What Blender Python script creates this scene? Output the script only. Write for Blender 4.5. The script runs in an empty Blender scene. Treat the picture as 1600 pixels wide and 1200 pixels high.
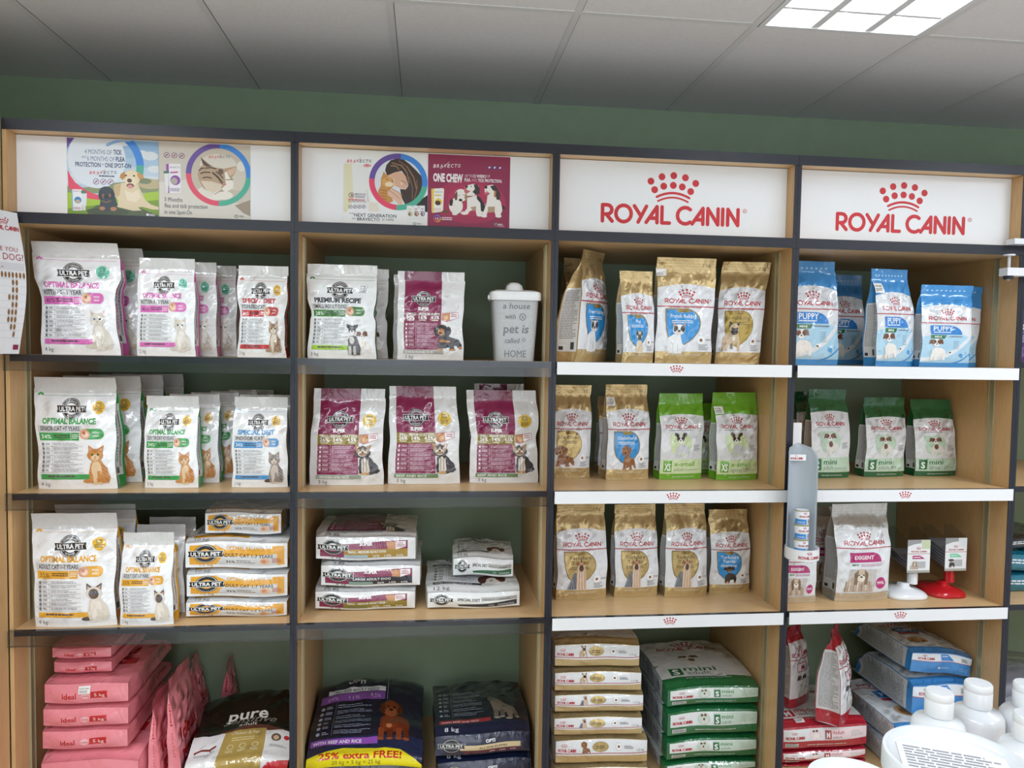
import bpy, bmesh, math, random
import numpy as np
from mathutils import Vector, Matrix
from mathutils.geometry import tessellate_polygon

PI = math.pi
SC = bpy.context.scene
COL = SC.collection

# ------------------------------------------------------------------ camera
FPX = 1191.0
CAM = np.array([0.4507, -2.7063, 1.7005])
_yaw, _pit, _rol = 0.1138, 0.0473, 0.0161
_fw = np.array([math.sin(_yaw) * math.cos(_pit), math.cos(_yaw) * math.cos(_pit), -math.sin(_pit)])
_r = np.array([math.cos(_yaw), -math.sin(_yaw), 0.0])
_u = np.cross(_r, _fw)
RGT = math.cos(_rol) * _r + math.sin(_rol) * _u
UPV = -math.sin(_rol) * _r + math.cos(_rol) * _u
cd = bpy.data.cameras.new('camera')
cam = bpy.data.objects.new('camera', cd)
COL.objects.link(cam)
cd.sensor_width = 36.0
cd.lens = FPX / 1600.0 * 36.0
cd.clip_start = 0.05
cd.clip_end = 60
cam.matrix_world = Matrix(((RGT[0], UPV[0], -_fw[0], CAM[0]), (RGT[1], UPV[1], -_fw[1], CAM[1]),
                           (RGT[2], UPV[2], -_fw[2], CAM[2]), (0, 0, 0, 1)))
SC.camera = cam

# ------------------------------------------------------------------ light, world, exposure
SC.view_settings.view_transform = 'Standard'
SC.view_settings.look = 'None'
SC.view_settings.gamma = 1
SC.view_settings.use_curve_mapping = False
SC.view_settings.exposure = -0.1
SC.cycles.max_bounces = 8
SC.cycles.transparent_max_bounces = 12
SC.cycles.sample_clamp_indirect = 4
SC.cycles.caustics_reflective = False
SC.cycles.caustics_refractive = False
world = bpy.data.worlds.new('world')
world.use_nodes = True
world.node_tree.nodes['Background'].inputs[0].default_value = (0.75, 0.85, 1.0, 1)
world.node_tree.nodes['Background'].inputs[1].default_value = 0.6
SC.world = world
ZC = 2.785      # ceiling height


def ceiling_lamp(x, y, power, sx=0.56, sy=1.15):
    ld = bpy.data.lights.new('luminaire_light', 'AREA')
    ld.shape = 'RECTANGLE'
    ld.size, ld.size_y = sx, sy
    ld.energy = power
    ld.spread = math.radians(165)
    ld.color = (0.86, 0.93, 1.0)
    o = bpy.data.objects.new('luminaire_light', ld)
    o.location = (x, y, ZC - 0.02)
    COL.objects.link(o)


LP = 34
for lx, ly, k in ((-1.0, -1.45, .9), (-0.25, -2.7, 1.1), (3.3, -1.5, 1.2), (2.6, -3.7, 1.0), (0.2, -4.1, 0.8)):
    ceiling_lamp(lx, ly, LP * k)
# added daylight-coloured fill from behind the camera; no window stands there
wl = bpy.data.lights.new('fill_light', 'AREA')
wl.shape = 'RECTANGLE'
wl.size, wl.size_y = 4.6, 1.9
wl.energy = 38
wl.color = (0.88, 0.94, 1.0)
wo = bpy.data.objects.new('fill_light', wl)
wo.location = (1.6, -4.80, 1.35)
wo.rotation_euler = (math.radians(90), 0, 0)
COL.objects.link(wo)

# ------------------------------------------------------------------ geometry of the place
W = 0.902       # usual bay pitch
XE = [-.935, 0.0, .906, 1.810, 2.727, 3.63]      # sides of the five bays
D = 0.70        # depth of the shelving, the green wall behind
ZT, ZM = 2.425, 2.122
ZS = [1.652, 1.185, 0.720, 0.026]     # shelf surfaces, top to bottom


def ray(px, py):
    d = _fw + RGT * ((px - 800) / FPX) + UPV * ((600 - py) / FPX)
    return d


def at(px, py, Y):
    d = ray(px, py)
    t = (Y - CAM[1]) / d[1]
    return CAM + d * t


def on(px, py, Z):
    d = ray(px, py)
    t = (Z - CAM[2]) / d[2]
    return CAM + d * t


# ------------------------------------------------------------------ materials
MATS = {}


def lin(c):
    c = c / 255.0
    return c / 12.92 if c <= 0.04045 else ((c + 0.055) / 1.055) ** 2.4


def M(key):
    """'#rrggbb' glossy printed film, 'f#rrggbb' metallic foil, 'm#..' matt, 's#..' smooth plastic, 'e#..' lit"""
    if key in MATS:
        return MATS[key]
    kind = 'g' if key[0] == '#' else key[0]
    hx = key[key.index('#') + 1:]
    col = tuple(lin(int(hx[i:i + 2], 16)) for i in (0, 2, 4)) + (1,)
    nm = {'g': 'printed_film_', 'f': 'foil_film_', 'm': 'matt_', 's': 'smooth_plastic_', 'p': 'paper_'}[kind] + hx
    m = bpy.data.materials.new(nm)
    m.use_nodes = True
    nt = m.node_tree
    b = nt.nodes['Principled BSDF']
    b.inputs['Base Color'].default_value = col
    if kind in 'gf':
        tc = nt.nodes.new('ShaderNodeTexCoord')
        n1 = nt.nodes.new('ShaderNodeTexNoise')
        n1.inputs['Scale'].default_value = 9
        n1.inputs['Detail'].default_value = 3
        n1.inputs['Distortion'].default_value = 1.2
        v = nt.nodes.new('ShaderNodeTexVoronoi')
        v.feature = 'DISTANCE_TO_EDGE'
        v.inputs['Scale'].default_value = 11
        mp = nt.nodes.new('ShaderNodeMapping')
        ad = nt.nodes.new('ShaderNodeVectorMath')
        ad.operation = 'MULTIPLY_ADD'
        ad.inputs[1].default_value = (0.12, 0.12, 0.12)
        nt.links.new(tc.outputs['Object'], n1.inputs['Vector'])
        nt.links.new(n1.outputs['Color'], ad.inputs[0])
        nt.links.new(tc.outputs['Object'], ad.inputs[2])
        nt.links.new(ad.outputs[0], v.inputs['Vector'])
        mm = nt.nodes.new('ShaderNodeMath')
        mm.operation = 'MULTIPLY_ADD'
        nt.links.new(v.outputs['Distance'], mm.inputs[0])
        mm.inputs[1].default_value = 0.45
        nt.links.new(n1.outputs['Fac'], mm.inputs[2])
        bp = nt.nodes.new('ShaderNodeBump')
        bp.inputs['Strength'].default_value = 0.55 if kind == 'f' else 0.30
        bp.inputs['Distance'].default_value = 0.02
        nt.links.new(mm.outputs[0], bp.inputs['Height'])
        nt.links.new(bp.outputs[0], b.inputs['Normal'])
        b.inputs['Roughness'].default_value = 0.26
        if kind == 'f':
            b.inputs['Metallic'].default_value = 0.55
            b.inputs['Roughness'].default_value = 0.36
        else:
            b.inputs['Coat Weight'].default_value = 0.8
            b.inputs['Coat Roughness'].default_value = 0.06
            nt.links.new(bp.outputs[0], b.inputs['Coat Normal'])
    elif kind == 's':
        b.inputs['Roughness'].default_value = 0.28
    elif kind == 'p':
        b.inputs['Roughness'].default_value = 0.45
    else:
        b.inputs['Roughness'].default_value = 0.75
    MATS[key] = m
    return m


def nodemat(name, build):
    m = bpy.data.materials.new(name)
    m.use_nodes = True
    build(m.node_tree, m.node_tree.nodes['Principled BSDF'])
    MATS[name] = m
    return m


def ramp_noise(nt, b, c1, c2, scale, detail=6, stretch=(1, 1, 1), rough=0.5, bump=0.0, dist=0.002):
    tc = nt.nodes.new('ShaderNodeTexCoord')
    mp = nt.nodes.new('ShaderNodeMapping')
    mp.inputs['Scale'].default_value = stretch
    n = nt.nodes.new('ShaderNodeTexNoise')
    n.inputs['Scale'].default_value = scale
    n.inputs['Detail'].default_value = detail
    r = nt.nodes.new('ShaderNodeValToRGB')
    r.color_ramp.elements[0].position = 0.3
    r.color_ramp.elements[1].position = 0.7
    r.color_ramp.elements[0].color = tuple(lin(v) for v in c1) + (1,)
    r.color_ramp.elements[1].color = tuple(lin(v) for v in c2) + (1,)
    nt.links.new(tc.outputs['Object'], mp.inputs[0])
    nt.links.new(mp.outputs[0], n.inputs['Vector'])
    nt.links.new(n.outputs['Fac'], r.inputs[0])
    nt.links.new(r.outputs[0], b.inputs['Base Color'])
    b.inputs['Roughness'].default_value = rough
    if bump:
        bp = nt.nodes.new('ShaderNodeBump')
        bp.inputs['Strength'].default_value = bump
        bp.inputs['Distance'].default_value = dist
        nt.links.new(n.outputs['Fac'], bp.inputs['Height'])
        nt.links.new(bp.outputs[0], b.inputs['Normal'])


nodemat('beech_wood', lambda nt, b: ramp_noise(nt, b, (198, 158, 108), (214, 176, 128), 30, 5, (9, 9, .5), .42))
nodemat('beech_wood_flat', lambda nt, b: ramp_noise(nt, b, (206, 170, 122), (220, 186, 140), 30, 5, (.5, 9, 9), .36))
nodemat('black_edging', lambda nt, b: ramp_noise(nt, b, (22, 26, 37), (28, 32, 44), 60, 3, (1, 1, 1), .4))
nodemat('green_paint', lambda nt, b: ramp_noise(nt, b, (142, 164, 138), (148, 170, 144), 14, 6, (1, 1, 1), .6, .15, .003))
nodemat('metal_strip', lambda nt, b: (b.inputs['Base Color'].__setattr__('default_value', (.50, .44, .28, 1)),
                                     b.inputs['Metallic'].__setattr__('default_value', .55),
                                     b.inputs['Roughness'].__setattr__('default_value', .45)))


def _clear(nt, b):
    # thin clear acrylic: mostly transmits, glossy sheen on top
    b.inputs['Base Color'].default_value = (.80, .82, .85, 1)
    b.inputs['Roughness'].default_value = .06
    b.inputs['IOR'].default_value = 1.45
    tr = nt.nodes.new('ShaderNodeBsdfTransparent')
    tr.inputs[0].default_value = (.82, .84, .87, 1)
    mx = nt.nodes.new('ShaderNodeMixShader')
    lw = nt.nodes.new('ShaderNodeLayerWeight')
    lw.inputs[0].default_value = .35
    ma = nt.nodes.new('ShaderNodeMath')
    ma.operation = 'MULTIPLY_ADD'
    ma.inputs[1].default_value = .22
    ma.inputs[2].default_value = .03
    gl = nt.nodes.new('ShaderNodeBsdfGlossy')
    gl.inputs['Roughness'].default_value = .14
    nt.links.new(lw.outputs['Fresnel'], ma.inputs[0])
    nt.links.new(ma.outputs[0], mx.inputs[0])
    nt.links.new(tr.outputs[0], mx.inputs[1])
    nt.links.new(gl.outputs[0], mx.inputs[2])
    nt.links.new(mx.outputs[0], nt.nodes['Material Output'].inputs[0])


nodemat('clear_acrylic', _clear)
nodemat('clear_sheet', _clear)
MATS['clear_sheet'].node_tree.nodes['Transparent BSDF'].inputs[0].default_value = (.96, .96, .97, 1)


def _frost(nt, b):
    b.inputs['Base Color'].default_value = (.50, .55, .60, 1)
    b.inputs['Roughness'].default_value = .35
    tr = nt.nodes.new('ShaderNodeBsdfTransparent')
    tr.inputs[0].default_value = (.75, .8, .85, 1)
    mx = nt.nodes.new('ShaderNodeMixShader')
    mx.inputs[0].default_value = .82
    nt.links.new(tr.outputs[0], mx.inputs[1])
    nt.links.new(b.outputs[0], mx.inputs[2])
    nt.links.new(mx.outputs[0], nt.nodes['Material Output'].inputs[0])


nodemat('frosted_plastic', _frost)


# ------------------------------------------------------------------ mesh helpers
def mesh_obj(name, verts, faces, mats, fm=None, parent=None, smooth=False, loc=None, normals=None):
    me = bpy.data.meshes.new(name)
    me.from_pydata([tuple(v) for v in verts], [], faces)
    for k in mats:
        me.materials.append(MATS[k] if k in MATS else M(k))
    if fm is not None:
        me.polygons.foreach_set('material_index', fm)
    if smooth:
        me.polygons.foreach_set('use_smooth', [True] * len(me.polygons))
    me.update()
    if normals is not None:
        me.normals_split_custom_set_from_vertices([tuple(n) for n in normals])
    o = bpy.data.objects.new(name, me)
    COL.objects.link(o)
    if parent is not None:
        o.parent = parent
    if loc is not None:
        o.location = loc
    return o


class MB:
    """collects simple solids into ONE mesh object"""
    def __init__(s):
        s.v, s.f, s.m, s.keys = [], [], [], []

    def mi(s, k):
        if k not in s.keys:
            s.keys.append(k)
        return s.keys.index(k)

    def add(s, vs, fs, k):
        o = len(s.v)
        i = s.mi(k)
        s.v += [tuple(v) for v in vs]
        s.f += [tuple(a + o for a in f) for f in fs]
        s.m += [i] * len(fs)
        return s

    def box(s, x0, x1, y0, y1, z0, z1, k, bev=0.0):
        if bev <= 0:
            vs = [(x, y, z) for x in (x0, x1) for y in (y0, y1) for z in (z0, z1)]
            return s.add(vs, [(0, 1, 3, 2), (4, 6, 7, 5), (0, 4, 5, 1), (2, 3, 7, 6), (0, 2, 6, 4), (1, 5, 7, 3)], k)
        bm = bmesh.new()
        bmesh.ops.create_cube(bm, size=1)
        for v in bm.verts:
            v.co = ((x0 + x1) / 2 + v.co.x * (x1 - x0), (y0 + y1) / 2 + v.co.y * (y1 - y0), (z0 + z1) / 2 + v.co.z * (z1 - z0))
        bmesh.ops.bevel(bm, geom=bm.edges[:], offset=bev, segments=2, profile=0.6, affect='EDGES')
        bm.verts.index_update()
        s.add([v.co[:] for v in bm.verts], [tuple(v.index for v in f.verts) for f in bm.faces], k)
        bm.free()
        return s

    def prism(s, pts, y0, y1, k):       # outline in x,z extruded along y
        n = len(pts)
        vs = [(p[0], y0, p[1]) for p in pts] + [(p[0], y1, p[1]) for p in pts]
        fs = [tuple(range(n)), tuple(range(2 * n - 1, n - 1, -1))]
        fs += [(i, i + n, (i + 1) % n + n, (i + 1) % n) for i in range(n)]
        return s.add(vs, fs, k)

    def lathe(s, prof, k, cx=0, cy=0, seg=48, sx=1, sy=1, cap=True, a0=0, a1=2 * PI, p=2.0):
        full = abs(a1 - a0 - 2 * PI) < 1e-6
        cols = seg if full else seg + 1
        vs = []
        for (r, z) in prof:
            for i in range(cols):
                a = a0 + (a1 - a0) * i / seg
                c, q = math.cos(a), math.sin(a)
                if p != 2.0:
                    e = 2.0 / p
                    c = math.copysign(abs(c) ** e, c)
                    q = math.copysign(abs(q) ** e, q)
                vs.append((cx + r * sx * c, cy + r * sy * q, z))
        fs = []
        for j in range(len(prof) - 1):
            for i in range(seg):
                a, b = j * cols + i, j * cols + (i + 1) % cols
                fs.append((a, b, b + cols, a + cols))
        if cap and full:
            fs.append(tuple(range(cols - 1, -1, -1)))
            o = (len(prof) - 1) * cols
            fs.append(tuple(o + i for i in range(cols)))
        return s.add(vs, fs, k)

    def tube(s, p0, p1, r, k, seg=14):
        p0, p1 = Vector(p0), Vector(p1)
        d = (p1 - p0).normalized()
        a = d.orthogonal().normalized()
        b = d.cross(a)
        vs = []
        for P in (p0, p1):
            for i in range(seg):
                t = 2 * PI * i / seg
                vs.append(tuple(P + r * (math.cos(t) * a + math.sin(t) * b)))
        fs = [(i, (i + 1) % seg, (i + 1) % seg + seg, i + seg) for i in range(seg)]
        fs += [tuple(range(seg - 1, -1, -1)), tuple(range(seg, 2 * seg))]
        return s.add(vs, fs, k)

    def build(s, name, parent=None, loc=None, smooth=False, auto=None):
        o = mesh_obj(name, s.v, s.f, s.keys, s.m, parent, smooth or auto is not None, loc)
        if auto is not None:
            o.data.set_sharp_from_angle(angle=math.radians(auto))
        return o


def tag(o, label=None, cat=None, group=None, kind=None):
    if label:
        o['label'] = label
    if cat:
        o['category'] = cat
    if group:
        o['group'] = group
    if kind:
        o['kind'] = kind
    return o


def empty(name, loc=(0, 0, 0), rz=0.0):
    o = bpy.data.objects.new(name, None)
    o.empty_display_size = 0.05
    o.location = tuple(loc)
    o.rotation_euler = (0, 0, rz)
    COL.objects.link(o)
    return o


def copy_tree(o, parent=None):
    c = o.copy()
    COL.objects.link(c)
    if parent is not None:
        c.parent = parent
    for ch in list(o.children):
        copy_tree(ch, c)
    return c


# ------------------------------------------------------------------ flat printed art
_GL = {}


def glyphs(s, bold=0.0):
    k = (s, bold)
    if k not in _GL:
        cu = bpy.data.curves.new('lettering', 'FONT')
        cu.body = s
        cu.size = 1
        cu.resolution_u = 2
        cu.offset = bold
        cu.fill_mode = 'FRONT'
        ob = bpy.data.objects.new('lettering', cu)
        me = ob.to_mesh()
        co = np.empty(len(me.vertices) * 3)
        me.vertices.foreach_get('co', co)
        co = co.reshape(-1, 3)[:, :2].copy()
        fs = [tuple(p.vertices) for p in me.polygons]
        ob.to_mesh_clear()
        bpy.data.objects.remove(ob)
        bpy.data.curves.remove(cu)
        if len(co):
            x0, x1 = co[:, 0].min(), co[:, 0].max()
            co[:, 0] -= x0
            wd = x1 - x0
        else:
            wd = 0.3
        _GL[k] = (co, fs, wd)
    return _GL[k]


# rounded stroke letters, cap height 1, pen width .2
def _arc(cx, cy, rx, ry, a0, a1, n=10):
    return [(cx + rx * math.cos(math.radians(a0 + (a1 - a0) * i / n)), cy + ry * math.sin(math.radians(a0 + (a1 - a0) * i / n)))
            for i in range(n + 1)]


STROKES = {
    'R': (0.66, [[(.1, .1), (.1, .9)], [(.1, .9), (.32, .9)] + _arc(.34, .67, .22, .23, 90, -90, 6) + [(.24, .44)], [(.30, .42), (.58, .1)]]),
    'O': (0.93, [_arc(.48, .5, .38, .41, 0, 360, 18)]),
    'Y': (0.62, [[(.08, .9), (.38, .45)], [(.68, .9), (.28, .1)]]),
    'A': (0.74, [[(.06, .1), (.59, .9), (.60, .1)], [(.28, .32), (.6, .32)]]),
    'L': (0.55, [[(.1, .9), (.1, .1), (.48, .1)]]),
    'C': (0.80, [_arc(.5, .5, .39, .41, 50, 310, 14)]),
    'N': (0.76, [[(.1, .1), (.1, .9), (.62, .1), (.62, .9)]]),
    'I': (0.26, [[(.1, .1), (.1, .9)]]),
    ' ': (0.22, []),
}


class Art:
    def __init__(s, w, h, bg=None):
        s.w, s.h = w, h
        s.it = []           # (verts 2d, faces, key, layer)
        s.L = 0
        s.flat = False
        if bg:
            s.rect(-.01, -.01, w + .01, h + .01, bg)

    def raw(s, co, fs, key):
        s.L += 1
        s.it.append((np.asarray(co, float), fs, key, s.L))

    def poly(s, pts, key):
        t = tessellate_polygon([[Vector((p[0], p[1], 0)) for p in pts]])
        out = []
        for a, b, c in t:
            A, B, C = pts[a], pts[b], pts[c]
            cr = (B[0] - A[0]) * (C[1] - A[1]) - (B[1] - A[1]) * (C[0] - A[0])
            out.append((a, b, c) if cr > 0 else (a, c, b))
        s.raw(pts, out, key)

    def rect(s, x0, y0, x1, y1, key):
        s.raw([(x0, y0), (x1, y0), (x1, y1), (x0, y1)], [(0, 1, 2, 3)], key)

    def ell(s, cx, cy, rx, ry, key, n=22, rot=0):
        c, q = math.cos(rot), math.sin(rot)
        pts = []
        for i in range(n):
            a = 2 * PI * i / n
            x, y = rx * math.cos(a), ry * math.sin(a)
            pts.append((cx + x * c - y * q, cy + x * q + y * c))
        s.raw(pts, [tuple(range(n))], key)

    def ring(s, cx, cy, r0, r1, key, a0=0, a1=360, n=40, ky=1.0):
        pts, fs = [], []
        for i in range(n + 1):
            a = math.radians(a0 + (a1 - a0) * i / n)
            pts += [(cx + r0 * math.cos(a), cy + ky * r0 * math.sin(a)), (cx + r1 * math.cos(a), cy + ky * r1 * math.sin(a))]
        for i in range(n):
            fs.append((2 * i, 2 * i + 1, 2 * i + 3, 2 * i + 2))
        s.raw(pts, fs, key)

    def stroke(s, pts, wd, key, caps=5):
        """a pen stroke: one mitred ribbon, round ends, discs at sharp corners a hair above"""
        h = wd / 2
        P = [(float(p[0]), float(p[1])) for i, p in enumerate(pts) if i == 0 or math.hypot(p[0] - pts[i - 1][0], p[1] - pts[i - 1][1]) > 1e-9]
        n = len(P)
        if n < 2:
            return
        closed = n > 3 and math.hypot(P[0][0] - P[-1][0], P[0][1] - P[-1][1]) < 1e-9
        for i in range(1, n - 1):       # a sharp corner splits the stroke in two
            ax, ay = P[i][0] - P[i - 1][0], P[i][1] - P[i - 1][1]
            bx, by = P[i + 1][0] - P[i][0], P[i + 1][1] - P[i][1]
            if ax * bx + ay * by < .35 * math.hypot(ax, ay) * math.hypot(bx, by):
                s.stroke(P[:i + 1], wd, key, max(caps, 3))
                s.stroke(P[i:], wd, key, max(caps, 3))
                return
        D_ = []
        for i in range(n - 1):
            dx, dy = P[i + 1][0] - P[i][0], P[i + 1][1] - P[i][1]
            l = math.hypot(dx, dy)
            D_.append((dx / l, dy / l))
        co, fs, sharp = [], [], []
        for i in range(n):
            if closed and i in (0, n - 1):
                d0, d1 = D_[-1], D_[0]
            else:
                d0, d1 = D_[max(i - 1, 0)], D_[min(i, n - 2)]
            nx, ny = -(d0[1] + d1[1]), d0[0] + d1[0]
            l = math.hypot(nx, ny)
            if l < .3:
                nx, ny, l = -d1[1], d1[0], 1.0
            nx, ny = nx / l, ny / l
            cs = max(.62, nx * -d1[1] + ny * d1[0])
            if cs < .80:
                sharp.append(P[i])
            k = h / cs
            co += [(P[i][0] - nx * k, P[i][1] - ny * k), (P[i][0] + nx * k, P[i][1] + ny * k)]
            if i:
                fs.append((2 * i - 2, 2 * i, 2 * i + 1, 2 * i - 1))
        if caps and not closed:
            for (i, d, sg) in ((0, D_[0], -1), (n - 1, D_[-1], 1)):
                o = len(co)
                a0 = math.atan2(d[1], d[0]) - PI / 2 * 1 + (PI if sg < 0 else 0)
                m = max(3, caps)
                for q in range(m + 1):
                    a_ = a0 + PI * q / m
                    co.append((P[i][0] + h * math.cos(a_), P[i][1] + h * math.sin(a_)))
                fs.append(tuple(range(o, o + m + 1)))
        s.raw(co, fs, key)
        if sharp and caps:
            co, fs = [], []
            for p in sharp:
                o = len(co)
                for q in range(10):
                    co.append((p[0] + h * .98 * math.cos(q * PI / 5), p[1] + h * .98 * math.sin(q * PI / 5)))
                fs.append(tuple(range(o, o + 10)))
            s.raw(co, fs, key)

    def text(s, t, x, y, size, key, w=None, bold=0.0, al='l', rot=0.0, slant=0.0, arc=None):
        co, fs, wd = glyphs(t, bold if size > .018 else bold * .6)
        if not len(co):
            return
        c = co.copy()
        if slant:
            c[:, 0] += c[:, 1] * slant
        sx = (w / wd) if w else size
        W_ = wd * sx
        c = np.stack([c[:, 0] * sx, c[:, 1] * size], 1)
        if al == 'c':
            c[:, 0] -= W_ / 2
        elif al == 'r':
            c[:, 0] -= W_
        if arc:             # radius; text bends around (x,y)
            r, up = arc
            if up:
                a = c[:, 0] / r
                rr = r + c[:, 1]
                c = np.stack([rr * np.sin(a), rr * np.cos(a)], 1)
            else:
                a = c[:, 0] / r
                rr = r - c[:, 1]
                c = np.stack([rr * np.sin(a), -rr * np.cos(a)], 1)
        if rot:
            q, r_ = math.cos(rot), math.sin(rot)
            c = np.stack([c[:, 0] * q - c[:, 1] * r_, c[:, 0] * r_ + c[:, 1] * q], 1)
        c[:, 0] += x
        c[:, 1] += y
        s.raw(c, fs, key)

    def lines(s, x0, y0, x1, y1, n, key, seed=1, th=0.4, words=True):
        rr = random.Random(seed)
        dy = (y1 - y0) / n
        co, fs = [], []
        for i in range(n):
            yy = y0 + dy * (i + .3)
            x = x0
            xe = x1 - rr.random() * .35 * (x1 - x0) * (1 if rr.random() < .6 else 0)
            while x < xe - 1e-6:
                l = min(xe - x, (x1 - x0) * (.08 + .16 * rr.random())) if words else xe - x
                o = len(co)
                co.extend([(x, yy), (x + l, yy), (x + l, yy + dy * th), (x, yy + dy * th)])
                fs.append((o, o + 1, o + 2, o + 3))
                x += l + (x1 - x0) * .02
        s.raw(co, fs, key)

    # --- marks that recur on the packs
    def crown(s, cx, cy, w, key):
        k = w / 265.0
        for (x, y) in ((525, 210), (581, 186), (641, 178), (701, 186), (755, 212), (545, 251), (591, 232), (640, 226), (686, 232), (730, 253)):
            s.ell(cx + (x - 640) * k, cy + (240 - y) * k, 17.5 * k, 17.5 * k, key, 14)
        for (hw, yt, dp, th) in ((84, 264, 22, 12), (77, 286, 20, 9)):
            pts = [(cx + hw * u * k, cy + (240 - yt - dp * u * u) * k) for u in [-1 + 2 * i / 10 for i in range(11)]]
            s.stroke(pts, th * k, key, 3)

    def royal(s, cx, y, h, key, caps=4, pen=0.19, w=None):
        word = 'ROYAL CANIN'
        tot = sum(STROKES[c][0] for c in word)
        sx = (w / tot) if w else h
        x = cx - tot * sx / 2
        for c in word:
            adv, st = STROKES[c]
            for ln in st:
                s.stroke([(x + p[0] * sx, y + p[1] * h) for p in ln], pen * h, key, caps)
            x += adv * sx

    def ultra(s, cx, cy, r, dark='#15161b', lite='#f2f2f2', full=True):
        s.ring(cx, cy, r * .93, r * 1.0, dark, n=36)
        s.ring(cx, cy, r * .55, r * .88, dark, n=36)
        s.ring(cx, cy, r * .885, r * .925, lite, n=30)
        bw, bh = r * 1.5, r * .36
        s.poly([(cx - bw, cy - bh), (cx + bw, cy - bh), (cx + bw * .94, cy), (cx + bw, cy + bh), (cx - bw, cy + bh), (cx - bw * .94, cy)], lite)
        s.poly([(cx - bw * .97, cy - bh * .88), (cx + bw * .97, cy - bh * .88), (cx + bw * .91, cy), (cx + bw * .97, cy + bh * .88),
                (cx - bw * .97, cy + bh * .88), (cx - bw * .91, cy)], dark)
        s.text('ULTRA PET', cx, cy - bh * .56, bh * 1.62, lite, w=bw * 1.64, bold=.03, al='c')
        if full:
            s.text('VETERINARY', cx, cy, r * .26, lite, w=r * 1.15, bold=.01, al='c', arc=(r * .62, True))
            s.text('NUTRITION', cx, cy, r * .26, lite, w=r * 1.05, bold=.01, al='c', arc=(r * .80, False))

    # --- finish: cut along a grid so the print follows the surface it lies on
    def flatten(s, nx, ny):
        bm = bmesh.new()
        keys = []
        for co, fs, key, L in s.it:
            if key not in keys:
                keys.append(key)
            ki = keys.index(key)
            vs = [bm.verts.new((p[0], p[1], L * 0.1)) for p in co]
            for f in fs:
                try:
                    F = bm.faces.new([vs[i] for i in f])
                    F.material_index = ki
                except ValueError:
                    pass
        for co_, no_ in (((0, 0, 0), (-1, 0, 0)), ((s.w, 0, 0), (1, 0, 0)), ((0, 0, 0), (0, -1, 0)), ((0, s.h, 0), (0, 1, 0))):
            bmesh.ops.bisect_plane(bm, geom=bm.verts[:] + bm.edges[:] + bm.faces[:], dist=1e-7, plane_co=co_, plane_no=no_, clear_outer=True)
        for i in range(1, nx):
            bmesh.ops.bisect_plane(bm, geom=bm.verts[:] + bm.edges[:] + bm.faces[:], dist=1e-7, plane_co=(s.w * i / nx, 0, 0), plane_no=(1, 0, 0))
        for i in range(1, ny):
            bmesh.ops.bisect_plane(bm, geom=bm.verts[:] + bm.edges[:] + bm.faces[:], dist=1e-7, plane_co=(0, s.h * i / ny, 0), plane_no=(0, 1, 0))
        if nx > 1 or ny > 1:        # cell diagonals too, so print and surface share the same facets
            nn = Vector((nx / s.w, -ny / s.h, 0))
            for k in range(-ny + 1, nx):
                bmesh.ops.bisect_plane(bm, geom=bm.verts[:] + bm.edges[:] + bm.faces[:], dist=1e-7, plane_co=(s.w * k / nx, 0, 0), plane_no=nn)
        bm.verts.index_update()
        co = np.array([v.co[:] for v in bm.verts]).reshape(-1, 3)
        res = dict(nx=nx, ny=ny, a=co[:, 0] / s.w, b=co[:, 1] / s.h, L=co[:, 2] * 10,
                   f=[tuple(v.index for v in f.verts) for f in bm.faces], m=[f.material_index for f in bm.faces], keys=keys)
        bm.free()
        return res


def flat_panel(name, art, parent=None, thick=0.004, edge='m#dddddd', dl=0.00003):
    """a printed board, local x right, z up, front towards -y, origin at its lower left corner"""
    fl = art.flatten(1, 1)
    mb = MB().box(0, art.w, 0, thick, 0, art.h, edge)
    n0 = len(mb.v)
    mb.v += [(a * art.w, -0.0003 - L * dl, b * art.h) for a, b, L in zip(fl['a'], fl['b'], fl['L'])]
    mb.f += [tuple(i + n0 for i in f) for f in fl['f']]
    ks = [mb.mi(k) for k in fl['keys']]
    mb.m += [ks[i] for i in fl['m']]
    return mb.build(name, parent)


# ------------------------------------------------------------------ pack shapes
PT = .013       # side panel thickness
def prof(t, pts):
    xs = [p[0] for p in pts]
    ys = [p[1] for p in pts]
    t = np.clip(t, xs[0], xs[-1])
    i = np.clip(np.searchsorted(xs, t, side='right') - 1, 0, len(xs) - 2)
    xs, ys = np.array(xs), np.array(ys)
    k = (t - xs[i]) / (xs[i + 1] - xs[i])
    k = k * k * (3 - 2 * k)
    return ys[i] + (ys[i + 1] - ys[i]) * k


GX, GY, SX_, BY = 12, 20, 4, 4
TP_STAND = [(0, .84), (.12, .98), (.35, 1.0), (.62, .86), (.82, .50), (1, .015)]
TP_LIE = [(0, .80), (.10, .97), (.4, 1.0), (.75, .88), (.93, .45), (1, .02)]


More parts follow.
